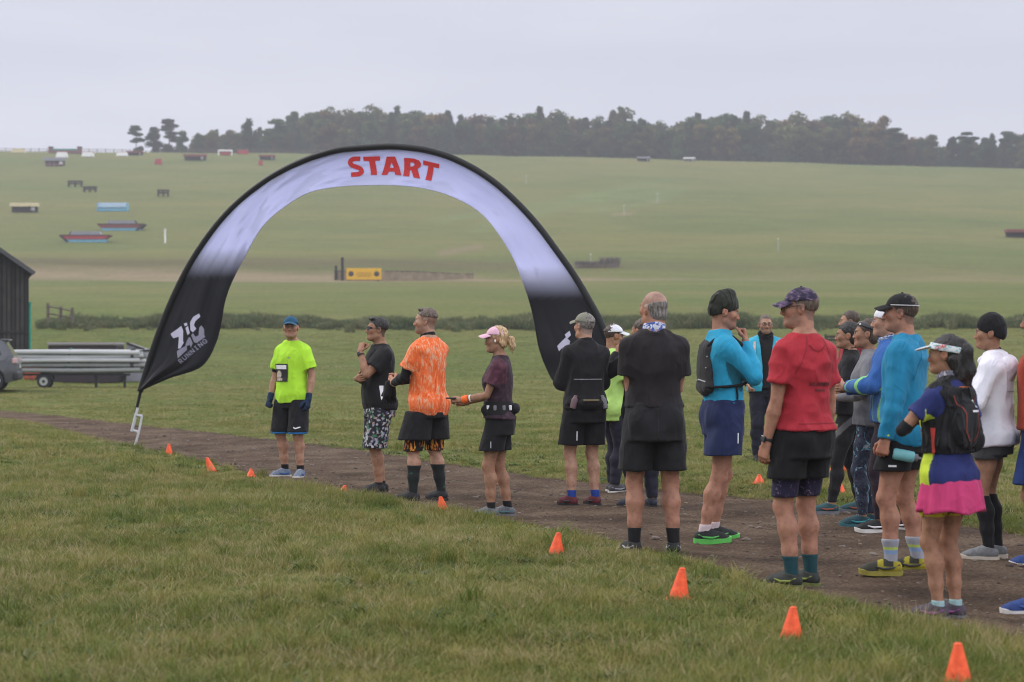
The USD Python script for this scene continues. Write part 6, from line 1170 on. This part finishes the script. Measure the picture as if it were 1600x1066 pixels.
# 8 the bald man
p = who('bald man in a black polo shirt and black shorts, arms folded, seen from behind', 1022, 866, 450, 6, skin=ruddy, girth=1.07, belly=.02, head=(32, 2), scalp=(.30,.20,.16), feet=((-.13, .03, 14), (.13, -.02, -10)), L=dict(w=(-.05, .21, .985), h=(-.5, -.9, -.4), d=(.9, .4, -.1), p=(0, -1, 0)), R=dict(w=(.06, .23, 1.0), h=(.5, -.9, -.4), d=(-.9, .3, -.1), p=(0, -1, 0)), hands=('relax', 'relax'), neck=1.12).skin_mesh()
p.shorts('shorts', cloth('charcoal_cloth', (.016, .016, .018)), hem=.575, top=1.035, loose=.028, flare=.022, wr=.008)
p.decal('shorts', rect(.0045, .30), np.array([0, 0, .84]), (1, 0, 0), (0, -1, 0), black_print, 'seam')
p.top('polo_shirt', cloth('faded_black_cloth', (.018, .015, .0165)), hem=1.0, sleeve=.66, loose=.018, wr=.010, flare=.010, seed=6)
p.collar(cloth('neck_gaiter_print', pattern=(26, [(0, (.52, .54, .62)), (.48, (.52, .54, .62)), (.5, (.05, .10, .35)), (.6, (.6, .6, .68)), (.7, (.2, .2, .25))], 'noise', (.5, .5, 1))), 1.47, 1.56, .072)
p.socks(BLK, .19); p.shoes(shoe_look('black_trainer', (.02, .021, .022)), foam_black, grey_print, black_print); p.fringe(h_grey)

# 9 the beanie and backpack
p = who('man in a dark beanie and cyan top with a small backpack, hand at his mouth', 1131, 844, 456, -78, skin=ruddy, girth=1.03, head=(-8, -10), lean=-.02, feet=((-.09, -.05, 4), (.09, -.18, -3)), R=dict(w=(.085, .135, 1.44), h=(.7, -.55, -1), d=(-.35, .0, .95), p=(-.3, -.9, 0)), L=dict(w=(-.20, .06, .90), h=(-.6, -.8, -.6)), hands=('relax', 'fist'), beard=((.14, .10, .085), .5)).skin_mesh()
p.shorts('shorts', NAVY, hem=.635, top=1.03, loose=.034, flare=.035, wr=.006)
p.decal('shorts', rect(.010, .075), np.array([.2, .035, .76]), (0, 1, 0), (1, 0, 0), white_print, 'reflective_stripe')
def cyan(v):
    m = ((v[:, 0] > .13) & (np.hypot((v[:, 1] - .02 - (1.3 - v[:, 2]) * .3) / .075, (v[:, 2] - 1.24) / .15) < 1) & (v[:, 0] < .195)) 
    return np.where(m[:, None], (.012, .10, .14), (.020, .27, .44))
p.top('long_sleeve_top', TINT, hem=1.0, sleeve=1, loose=.014, wr=.006, colf=cyan, collar=1.52, seed=4)
bp = p.put('backpack', field([(p_ell((0, -.142, 1.255), (.12, .050, .20)), .03, '+'), (p_cone((-.07, -.115, 1.40), (.07, -.115, 1.40), .042, .042), .04, '+'), (p_cone((-.08, -.138, 1.12), (.08, -.138, 1.12), .042, .042), .04, '+')], .009), cloth('backpack_cloth', (.035, .033, .034)), .004)
for i, zz in enumerate((1.16, 1.26, 1.34)): obj('pocket_piping', tube([(-.10, -.172 + .008 * i, zz), (0, -.193 + .008 * i, zz + .015), (.10, -.172 + .008 * i, zz)], .006, 6), grey_print, bp, smooth=True)
for q in (-1, 1):
    obj('shoulder_strap', tube([(q * .085, -.15, 1.41), (q * .10, -.08, 1.475), (q * .105, .03, 1.475), (q * .115, .125, 1.40), (q * .12, .15, 1.30), (q * .135, .135, 1.20)], [.016, .019, .019, .018, .015, .012], 8), BLK, bp, smooth=True)
    obj('side_strap', tube([(q * .10, -.17, 1.12), (q * .172, -.08, 1.125), (q * .180, .0, 1.13), (q * .165, .08, 1.14), (q * .12, .14, 1.16)], .011, 6), BLK, bp, smooth=True)
obj('strap_end', tube([(.178, .035, 1.12), (.184, .04, 1.07), (.182, .04, 1.035)], .008, 6), BLK, bp)
p.watch(1, t=.84); p.socks(cloth('pink_white_sock', (.58, .48, .50), fold=.1), .14); p.shoes(shoe_look('black_racing_mesh', (.02, .022, .022)), look('neon_green_foam', (.12, .50, .10), .6, .05), look('green_overlay', (.10, .45, .10)), black_print, thick=.04)
p.hair(h_grey, .004); p.beanie(cloth('dark_green_knit', (.024, .026, .020), fold=.9), high=.118, front=.035, back=-.045, tip=(0, .02, .145))

# 10 steward
p = who('steward with glasses in an open blue hi-vis vest over a black hoodie', 1196, 717, 484, 176, S=125, skin=fair, girth=1.06, head=(6, 0), scalp=(.15,.10,.075), feet=((-.10, .02, 6), (.10, .0, -6)), L=dict(w=(-.22, .16, .96)), R=dict(w=(.22, .16, .96)), beard=((.11, .07, .05), .7)).skin_mesh()
p.leggings('jeans', DNAVY, .09, .020, 1.0, .004); p.shoes(shoe_look('black_boot', (.015, .015, .016)), foam_black, None, black_print)
p.top('hoodie', BLK2, hem=.90, sleeve=1, loose=.022, wr=.007, collar=1.52); p.collar(BLK2, 1.44, 1.575, .085, 'hood', .01, -.2)
def vestcut():
    z = [.86, .92, 1.0, 1.1, 1.2, 1.3, 1.38, 1.44, 1.475]; a = np.interp(z, Z_T, p.a); a[:5] = np.maximum(a[:5], p.a[7]); b = np.interp(z, Z_T, p.b); b[:5] = np.maximum(b[:5], p.b[6]); pr = [(p_loft(z, a, b, np.interp(z, Z_T, p.y), .042), .03, '+')] + [(pp[0], .05, '+') for pp in p.traps(.036)] + [(p_ell(p.sh[q] + [-q * .01, 0, -.01], (.085, .085, .085)), .04, '+') for q in (-1, 1)]
    op = (lambda P: np.maximum(np.abs(P[..., 0] + .005) - np.interp(P[..., 2], [.86, 1.15, 1.48], [.055, .05, .085]), .02 - P[..., 1]), np.array([-.1, .0, .8]), np.array([.1, .4, 1.6]))
    return field(pr + [(op, .004, '-')], .0085)
vest = p.put('hi_vis_vest', vestcut(), cloth('hi_vis_blue', (.045, .36, .52), var=.05), .007)
for zz in (1.02, 1.16):
    for q in (-1, 1): p.decal('hi_vis_vest', rect(.10, .030), np.array([q * .125, 0, zz]), (1, 0, 0), (q * .2, 1, 0), look(f'reflective_tape_{q + 1}_{int(zz * 100)}', (.50, .40, .38), .4, .05), 'reflective_tape', .005, parent=vest)
for q in (-1, 1): p.decal('hi_vis_vest', rect(.030, .26), np.array([q * .125, 0, 1.32]), (1, 0, 0), (q * .1, 1, .1), look(f'reflective_tape_up_{q + 1}', (.50, .40, .38), .4, .05), 'reflective_tape', .005, parent=vest)
p.hair(h_short, .005, fade=.02, rec=.012); p.glasses()

# 11 the red shirt
p = who('man in a red T-shirt and purple patterned cap, seen from behind', 1254, 916, 444, 34, skin=ruddy, girth=1.01, head=(44, 0), scalp=(.16,.10,.08), feet=((-.085, .0, 10), (.075, .01, -8)), L=dict(w=(-.222, .07, .865), h=(-.3, -1, -.3)), R=dict(w=(.225, .04, .865), h=(.4, -1, -.3)), hands=('relax', 'relax'), beard=((.20, .14, .115), .4)).skin_mesh()
p.shorts('under_tights', cloth('patterned_tights', pattern=(32, [(0, (.022, .018, .045)), (.55, (.03, .022, .055)), (.63, (.26, .20, .26)), (.66, (.02, .02, .04))], 'noise')), hem=.545, top=.80, loose=.006, flare=.006, wr=.002)
p.shorts('shorts', BLK, hem=.655, top=.985, loose=.024, flare=.022, wr=.006)
p.top('tshirt', cloth('red_cloth', (.36, .024, .036), var=.06), hem=.955, sleeve=.66, loose=.012, wr=.012, flare=.010, seed=8, fr=(7, 7, 7))
for (t_, h_, zz) in (('WILDERNESS', .019, 1.215), ('Running', .015, 1.178)): p.decal('tshirt', sa.scale(text_poly(t_, h_), 1.0, 1.0), np.array([.02, 0, zz]), (1, 0, 0), (.0, -1, 0), black_print, 'lettering', .004)
for q in (-1, 1): 
    c_ = [(q * .13, -.08, 1.455), (q * .125, -.115, 1.38), (q * .135, -.12, 1.30)]
p.watch(-1, t=.93); p.socks(cloth('teal_sock', (.012, .05, .06), fold=.1), .20); p.shoes(shoe_look('black_yellow_mesh', (.03, .034, .03)), look('yellow_green_foam', (.14, .16, .05), .7, .1), look('lime_overlay', (.20, .24, .05)), black_print)
p.hair(h_short, .004, fade=-.02); p.cap(cloth('purple_cap_print', pattern=(30, [(0, (.028, .022, .045)), (.46, (.06, .045, .085)), (.56, (.15, .09, .15)), (.63, (.30, .27, .33)), (.68, (.05, .03, .07))], 'noise', (.6, .6, 1.3))), tilt=-2); p.glasses()

seam_red = look('red_seam', (.22, .012, .018)); 
for q in (-1, 1): p.decal('tshirt', sg.LineString([(q * .055, .235), (q * .085, .15), (q * .135, .06), (q * .150, .02)]).buffer(.0024), np.array([0, 0, 1.26]), (1, 0, 0), (0, -1, 0), seam_red, 'raglan_seam', .003)
p.decal('tshirt', rect(.30, .004), np.array([0, 0, .985]), (1, 0, 0), (0, -1, 0), seam_red, 'hem_seam', .003); p.decal('tshirt', sg.LineString([(-.06, .015), (-.03, -.012), (0, -.02), (.03, -.012), (.06, .015)]).buffer(.003), np.array([0, 0, 1.43]), (1, 0, 0), (0, -1, 0), seam_red, 'yoke_seam', .003)
# 12 bearded man far behind
p = who('bearded man in a red jacket beyond the path, partly hidden', 1330, 753, 497, 84, skin=fair, scalp=(.11,.07,.055), feet=((-.10, .06, 0), (.10, -.06, 0)), L=dict(w=(-.05, .34, 1.12), h=(-.6, -.5, -1)), R=dict(w=(.05, .34, 1.10)), beard=((.09, .06, .045), .85)).skin_mesh()
p.shorts('shorts', BLK, hem=.55, top=.95); p.top('jacket', cloth('dark_red_cloth', (.26, .025, .035)), hem=.86, sleeve=1, loose=.022, wr=.007); p.collar(GRY, 1.46, 1.53, .07); p.decal('jacket', rect(.05, .30), np.array([-.1, .0, 1.28]), (0, 1, 0), (-1, .7, 0), white_print, 'white_panel')
p.socks(BLK, .2); p.shoes(shoe_look('orange_mesh', (.65, .12, .04)), foam_white, None, black_print); p.hair(h_brown, .006, fade=.0, rec=.014)

# 13 black top and leggings
p = who('woman in a black long-sleeved top and black leggings, striding stance', 1327, 803, 503, 80, sex='f', skin=tan, head=(2, 0), feet=((-.09, .165, 2), (.09, -.10, -4)), L=dict(w=(-.09, .26, 1.10), h=(-1, -.4, -.8)), R=dict(w=(.0, .28, 1.12), h=(.8, -.3, -1))).skin_mesh()
def legg(v): return np.where(((np.abs(v[:, 2] - .86 + v[:, 1] * .9) < .035) & (v[:, 0] < -.03))[:, None], (.09, .09, .095), (.014, .014, .016))
p.leggings('leggings', TINT, .11, .006, 1.03, .0015, colf=legg); p.top('long_sleeve_top', BLK, hem=.93, sleeve=1, loose=.012, wr=.005, collar=1.52)
p.collar(BLK, 1.46, 1.55, .056); p.shoes(shoe_look('teal_mesh', (.025, .075, .085)), foam_grey, look('coral_overlay', (.30, .08, .05)), grey_print); p.hair(h_black, .012, back=(-.08, -.1)); p.hput('hair_bun', field([(p_ell((0, -.115, .0), (.03, .035, .04)), .02, '+')], .006), h_black, wr=.003, fr=(50, 50, 30))

# 14 grey top
p = who('woman in a grey top with sunglasses pushed up on her head', 1357, 818, 494, 80, sex='f', skin=tan, head=(2, 2), feet=((-.09, .05, 4), (.09, -.03, -3)), L=dict(w=(-.12, .25, 1.12), h=(-1, -.4, -.8)), R=dict(w=(.0, .28, 1.12))).skin_mesh()
p.leggings('leggings', cloth('patterned_leggings', pattern=(13, [(0, (.025, .03, .05)), (.45, (.04, .05, .075)), (.54, (.03, .02, .045)), (.6, (.10, .24, .30)), (.66, (.26, .28, .32)), (.72, (.03, .03, .05))], 'noise')), .11, .008, 1.02, .002)
p.top('long_sleeve_top', cloth('heather_grey', (.17, .17, .185), var=.15), hem=.88, sleeve=1, loose=.016, wr=.006, collar=1.52); p.shoes(shoe_look('dark_teal_mesh', (.02, .06, .075)), look('teal_foam', (.04, .13, .15)), teal_print, grey_print)
p.hair(h_brown, .012, back=(-.08, -.1)); p.headband(lens_mat, .07, .018, .016, 'pushed_up_sunglasses', 20)

# 15 blue jacket, hands clasped
p = who('man in a royal blue jacket and white cap with hands clasped in front', 1388, 828, 474, 78, skin=fair, head=(-3, 0), scalp=(.09,.06,.045), feet=((-.10, .06, 3), (.10, -.15, -10)), L=dict(w=(-.04, .33, 1.15), h=(-.9, -.4, -.9), d=(.35, .9, .0)), R=dict(w=(.05, .33, 1.13), h=(.8, -.4, -1), d=(-.4, .9, 0)), hands=('fist', 'grip'), beard=((.2, .13, .1), .3)).skin_mesh()
p.leggings('leggings', cloth('plum_black_leggings', (.022, .014, .022)), .11, .010, 1.0, .002)
def bluej(v): return np.where(((v[:, 1] > .02) & (np.abs(v[:, 0]) > .10) & (v[:, 2] < 1.28) & (v[:, 2] < 1.1 + v[:, 1]) & (np.abs(v[:, 0]) < .2))[:, None], np.where((np.abs(np.abs(v[:, 0]) - .14) < .03)[:, None], (.06, .14, .34), (.22, .50, .16)), (.028, .10, .32))
p.top('jacket', TINT, hem=.87, sleeve=1, loose=.020, wr=.008, colf=bluej, collar=1.52, cuff=-.02)
p.arm_band(-1, .80, .99, .010, cloth('red_wristband_cloth', (.35, .03, .05)), 'wristband', True)
p.collar(cloth('blue_white_buff', pattern=(20, [(0, (.06, .13, .32)), (.46, (.08, .16, .36)), (.5, (.42, .46, .52)), (.6, (.03, .06, .16)), (.68, (.36, .40, .48))], 'noise', (.6, .6, 1.6))), 1.45, 1.56, .078, wr=.008)
p.shoes(shoe_look('black_white_mesh', (.02, .02, .022)), foam_white, white_print, black_print); p.hair(h_brown, .008); p.headband(WHT, .05, .03, .012, 'white_headband', 14)

# 16 blue top, black cap
p = who('man in a bright blue long-sleeved top and black peaked cap holding a flask', 1412, 894, 454, 62, skin=ruddy, head=(8, 0), girth=1.03, scalp=(.11,.07,.055), feet=((-.11, .05, 22), (.12, -.06, 10)), L=dict(w=(-.24, .05, .86), h=(-.3, -1, -.3)), R=dict(w=(.23, .10, .86)), hands=('grip', 'relax'), beard=((.2, .13, .1), .3)).skin_mesh()
p.shorts('shorts', BLK, hem=.665, top=.865, loose=.022, flare=.022)
p.decal('shorts', rect(.05, .012), np.array([-.17, .03, .70]), (0, 1, 0), (-1, -.4, 0), white_print, 'shorts_logo')
p.top('long_sleeve_top', cloth('bright_blue_cloth', (.014, .19, .34), var=.06), hem=.83, sleeve=1, loose=.013, wr=.013, collar=1.515, seed=9, flare=.006)
p.decal('long_sleeve_top', sg.LineString([(-.02, 0), (0, .005), (.02, 0)]).buffer(.004), np.array([.0, 0, 1.43]), (1, 0, 0), (0, -1, 0), look('teal_logo', (.10, .35, .38)), 'back_logo')
seam_blue = look('blue_seam', (.006, .12, .24))
for q in (-1, 1): p.decal('long_sleeve_top', sg.LineString([(q * .055, .22), (q * .09, .14), (q * .14, .03), (q * .15, -.02)]).buffer(.0024), np.array([0, 0, 1.26]), (1, 0, 0), (0, -1, 0), seam_blue, 'raglan_seam', .003)
p.decal('long_sleeve_top', rect(.30, .004), np.array([0, 0, .86]), (1, 0, 0), (0, -1, 0), seam_blue, 'hem_seam', .003)
p.collar(cloth('red_collar_cloth', (.55, .10, .09)), 1.49, 1.53, .060, 'collar')
p.arm_band(-1, .86, .95, .014, yellow_print, 'wristwatch', True)
def stripes(v): return np.where((np.abs(v[:, 2] - .175) < .008)[:, None], (.42, .52, .10), np.where((np.abs(v[:, 2] - .15) < .012)[:, None], (.20, .29, .46), (.30, .31, .35)))
p.socks(TINT, .235, .006, stripes); p.shoes(cloth('shoe_mesh', None, fold=.1), look('mustard_foam', (.27, .235, .045), .7, .15), look('charcoal_toe', (.05, .05, .045)), black_print, upcol=lambda v: np.where(((v[:, 1] > .085) | ((np.abs(v[:, 1] - .02) < .03) & (v[:, 2] > .06)))[:, None], (.045, .045, .035), (.33, .28, .03)))
p.hair(h_brown, .005, back=(-.09, -.075)); p.cap(BLK, tilt=2, trim=silver)
fl = thing('soft_flask', 'pale teal soft flask held low by the man in the blue top', 'flask', p.world(p.arm[-1]['w'] + p.arm[-1]['hd'] * .085 + np.array([.03, -.06, -.01])), p.rz)
b = trimesh.creation.revolve([(0, 0), (.030, 0), (.036, .012), (.036, .10), (.034, .125), (.018, .135)], sections=20); b.apply_transform(trimesh.transformations.rotation_matrix(1.75, [1, .3, 0])); obj('flask_body', b, look('teal_flask', (.16, .42, .44), .3, .05), fl, smooth=40)
b = trimesh.creation.revolve([(0, .13), (.024, .13), (.024, .15), (.010, .155), (.009, .175), (0, .178)], sections=16); b.apply_transform(trimesh.transformations.rotation_matrix(1.75, [1, .3, 0])); obj('flask_cap', b, foam_grey, fl, smooth=40)

# 17 white jacket
p = who('woman in a white hooded jacket, black beanie and black knee socks', 1551, 873, 493, 62, sex='f', skin=tan, head=(12, 0), feet=((-.115, .0, 14), (.07, -.02, 8)), L=dict(w=(-.12, .27, 1.10), h=(-1, -.5, -.8)), R=dict(w=(.08, .27, 1.10)), girth=1.02).skin_mesh()
p.shorts('shorts', cloth('dark_grey_cloth', (.045, .045, .048)), hem=.745, top=.87, loose=.018, flare=.016); p.top('jacket', cloth('white_shell_cloth', (.72, .71, .78), var=.04, rough=.6), hem=.835, sleeve=1, loose=.024, wr=.010, collar=1.51, flare=.022, tilt=-.15, seed=10)
p.decal('jacket', rect(.20, .004), np.array([0, 0, 1.235]), (1, 0, 0), (0, -1, 0), foam_grey, 'vent_seam')
p.put('hood', field([(p_ell((0, -.108, 1.430), (.125, .066, .075)), .05, '+'), (p_ell((0, -.112, 1.36), (.085, .040, .10)), .07, '+'), (p_cone((-.08, -.02, 1.475), (.08, -.02, 1.475), .045, .045), .04, '+'), (p_cone((-.085, .02, 1.48), (-.04, .07, 1.46), .03, .03), .03, '+'), (p_cone((.085, .02, 1.48), (.04, .07, 1.46), .03, .03), .03, '+')], .0085), stage and UsdShade.Material.Get(stage, '/World/Looks/white_shell_cloth'), .008)
p.socks(BLK, .475, .005); p.shoes(shoe_look('mid_grey_mesh', (.16, .165, .17)), look('cream_foam', (.50, .44, .36), .7, .06), None, grey_print); p.hair(h_brown, .006); p.beanie(BLK, high=.115, front=.038, back=-.05)
p.collar(BLK, 1.49, 1.55, .052)

# 18 the runner at the right edge
p = who('runner in a rust red vest over a neon green top at the right edge', 1627, 878, 466, 70, skin=tan, girth=1.08, head=(5, 0), feet=((-.12, .0, 2), (.10, -.06, 0)), L=dict(w=(-.26, .0, .88), h=(-.6, -1, -.5))).skin_mesh()
p.shorts('shorts', cloth('royal_blue_cloth', (.014, .035, .14)), hem=.56, top=.98, loose=.03, flare=.035); p.top('long_sleeve_top', cloth('neon_green_cloth', (.30, .62, .04)), hem=.98, sleeve=1, loose=.014)
p.top('vest', cloth('rust_red_cloth', (.30, .045, .022)), hem=.93, sleeve=.42, loose=.03, wr=.008); p.socks(cloth('blue_knit', (.03, .08, .25)), .2); p.shoes(shoe_look('blue_mesh', (.03, .06, .2)), foam_white, None, white_print); p.hair(h_black, .008); p.beanie(BLK)

# 19 mostly outside the frame: one blue shoe shows
p = who('runner at the frame edge of whom only a blue running shoe shows', 1664, 952, 455, 84, skin=tan, head=(0, 0), feet=((-.08, .17, 2), (.09, -.12, 0))).skin_mesh()
p.shorts('shorts', BLK, hem=.56, top=.96); p.top('tshirt', BLK2, hem=.85); p.socks(BLK, .14); p.shoes(shoe_look('bright_blue_mesh', (.025, .055, .19)), foam_white, blue_print, blue_print); p.hair(h_brown, .008)

# 20 the woman with the running vest
p = who('woman with long dark hair in a pink skirt and black running vest, seen from behind', 1481, 962, 515, 36, sex='f', skin=(.37, .215, .15), girth=1.0, head=(30, -2), feet=((-.065, .02, 12), (.065, -.01, 4)), L=dict(w=(-.06, .22, 1.24), h=(-1, -.15, -.5)), R=dict(w=(.12, .20, 1.14), h=(1, -.4, -.6)), hands=('fist', 'fist')).skin_mesh()
p.shorts('under_shorts', cloth('yellow_black_print', pattern=(40, [(0, (.55, .46, .04)), (.56, (.55, .46, .04)), (.58, (.03, .03, .02)), (.68, (.5, .42, .05))], 'noise')), hem=.655, top=.86, loose=.006, flare=.006)
p.skirt('skirt', cloth('pink_cloth', (.50, .045, .15), var=.06), hem=.685, top=.88, flare=.05)
def navytee(v):
    side = (v[:, 0] < -.10) & (v[:, 2] < 1.33) & (v[:, 0] > -.235) & (v[:, 1] > -.025) & (v[:, 1] < .13)
    return np.where(side[:, None], (.50, .62, .045), (.022, .030, .125))
p.top('tshirt', TINT, hem=.845, sleeve=.56, loose=.010, wr=.009, colf=navytee, flare=.004, seed=12)
p.put('arm_sleeve', field(p.limb_arm(-1, .006), .007, cuts=[(p.sh[-1] + (p.arm[-1]['e'] - p.sh[-1]) * .80, -unit(p.arm[-1]['e'] - p.sh[-1])), (p.arm[-1]['e'] + p.arm[-1]['f'] * .10, p.arm[-1]['f'])]), BLK, .0015)
p.put('arm_sleeve', field(p.limb_arm(-1, .006), .007, cuts=[(p.arm[-1]['e'] + p.arm[-1]['f'] * .10, -p.arm[-1]['f']), (p.arm[-1]['w'], p.arm[-1]['f'])]), BLK, .0015)
p.put('arm_sleeve', field(p.limb_arm(1, .006), .007, cuts=[(p.sh[1] + (p.arm[1]['e'] - p.sh[1]) * .62, -unit(p.arm[1]['e'] - p.sh[1])), (p.arm[1]['w'], p.arm[1]['f'])]), BLK, .0015)
zv = [1.05, 1.12, 1.2, 1.28, 1.36, 1.42, 1.46]; ch = p.a[7]
def vest_field():
    a = np.maximum(np.interp(zv, Z_T, p.a), ch * .86); a[-1] = .10; b = np.maximum(np.interp(zv, Z_T, p.b), p.b[6] * .94)
    hole = lambda q: (p_cone((q * .25, -.01, 1.34), (q * .16, -.01, 1.36), .10, .085), .02, '-')
    front = (lambda P: np.maximum(np.abs(P[..., 0]) - .05, .02 - P[..., 1]), np.array([-.06, 0, 1.0]), np.array([.06, .4, 1.6]))
    return field([(p_loft(zv, a, b, np.interp(zv, Z_T, p.y), .030), .02, '+')] + [(t_[0], .04, '+') for t_ in p.traps(.022)] + [(p_ell((0, -.155, 1.23), (.12, .045, .15)), .03, '+'), (p_ell((.15, -.085, 1.13), (.06, .065, .075)), .03, '+'), (p_ell((-.13, -.075, 1.12), (.05, .05, .06)), .03, '+'), hole(-1), hole(1), (front, .004, '-')], .008)
vs = p.put('running_vest', vest_field(), cloth('vest_mesh', (.018, .018, .02), fold=.8), .005)
for q in (-1, 1): p.decal('running_vest', sg.LineString([(q * .10, .16), (q * .055, .05), (q * .06, -.06), (q * .02, -.12)]).buffer(.004), np.array([0, 0, 1.25]), (1, 0, 0), (0, -1, 0), look(f'red_piping_{q + 1}', (.22, .04, .03)), 'piping', .004, parent=vs)
p.decal('running_vest', text_poly('S', .045).union(rect(.10, .012, 0, -.045)), np.array([.055, 0, 1.36]), (1, 0, 0), (0, -1, 0), white_print, 'vest_logo', .004, parent=vs)
p.decal('running_vest', rect(.11, .012), np.array([.02, 0, 1.425]), (1, 0, 0), (0, -1, .3), orange_print, 'orange_tab', .004, parent=vs)
p.decal('running_vest', sg.Polygon([(-.015, -.08), (.02, -.08), (.005, .09), (-.015, .07)]), np.array([-.17, -.03, 1.13]), (0, 1, 0), (-1, -.3, 0), red_print, 'red_panel', .004, parent=vs)
p.put('shoulder_tab', field([(p_ell((-.105, .01, 1.452), (.025, .035, .016)), .01, '+')], .007), orange_print, 0, parent=vs)
p.socks(cloth('teal_white_sock', (.30, .45, .46), fold=.1), .13); p.shoes(shoe_look('plum_grey_mesh', (.07, .055, .075)), foam_grey, look('violet_overlay', (.26, .07, .24)), teal_print)
p.hair(h_black, .009, front=(.09, .055), back=(-.085, -.10))
p.hput('long_hair', field([(p_cone((0, -.095, .07), (0, -.125, .02), .034, .045), .03, '+'), (p_cone((0, -.125, .02), (.01, -.13, -.10), .046, .050), .03, '+'), (p_cone((.01, -.13, -.10), (.02, -.120, -.22), .048, .022), .03, '+'), (p_cone((-.05, -.06, -.03), (-.04, -.09, -.14), .045, .03), .03, '+')], .007), h_black, wr=.006, fr=(45, 45, 9))
def visorc(v): return np.where((meshkit.noise(v * [60, 60, 90]) > .62)[:, None], (.10, .35, .38), (.62, .64, .66))
vb = p.headband(TINT, .045, .020, .020, 'sun_visor', 12, visorc)
u = np.linspace(-1, 1, 15); w = np.linspace(0, 1, 5); U, W = np.meshgrid(u, w, indexing='ij'); th = U * 1.1
X = np.sin(th) * .093 * (1 - W) + U * .078 * W; Yb = (np.cos(th) * .108 - .014) * (1 - W) + (.10 + .075 * np.sqrt(1 - (U * .97) ** 2)) * W; Zb = .052 - .02 * U ** 2 - .022 * W
bm = field([(p_ell((0, .115, .050), (.082, .075, .0085), rotx(-.22)), .01, '+')], .0045, cuts=[((0, .085, 0), (0, -1.0, 0))]); bm.vertices = p.hp(bm.vertices); obj('peak', bm, WHT, vb, smooth=True)
p.M['sun_visor'] = p.M['sun_visor']
p.decal('sun_visor', text_poly('COM', .022), p.hp([-.05, .0, .047]), p.Rh @ np.array([0, -1.0, .21]), p.Rh @ np.array([-1, .25, .1]), red_print, 'visor_lettering', .004, parent=vb)
p.collar(cloth('grey_buff', pattern=(22, [(0, (.16, .15, .19)), (.5, (.22, .21, .26)), (.56, (.06, .06, .10)), (.64, (.40, .38, .42))], 'noise')), 1.45, 1.56, .064, wr=.006)
# ------------------------------------------------------------------ the hazy air
haze_mat = usdkit.material(stage, '/World/Looks/haze', {'v': ('principled_volume', {'color': (.86, .87, .92), 'density': 0.00040, 'anisotropy': 0.3})}, [], volume='v.volume')
tagp(obj('haze', box(2600, 1500, 95, (0, 620, 44)), haze_mat), 'thin grey autumn haze over the field', 'haze', None, 'stuff')
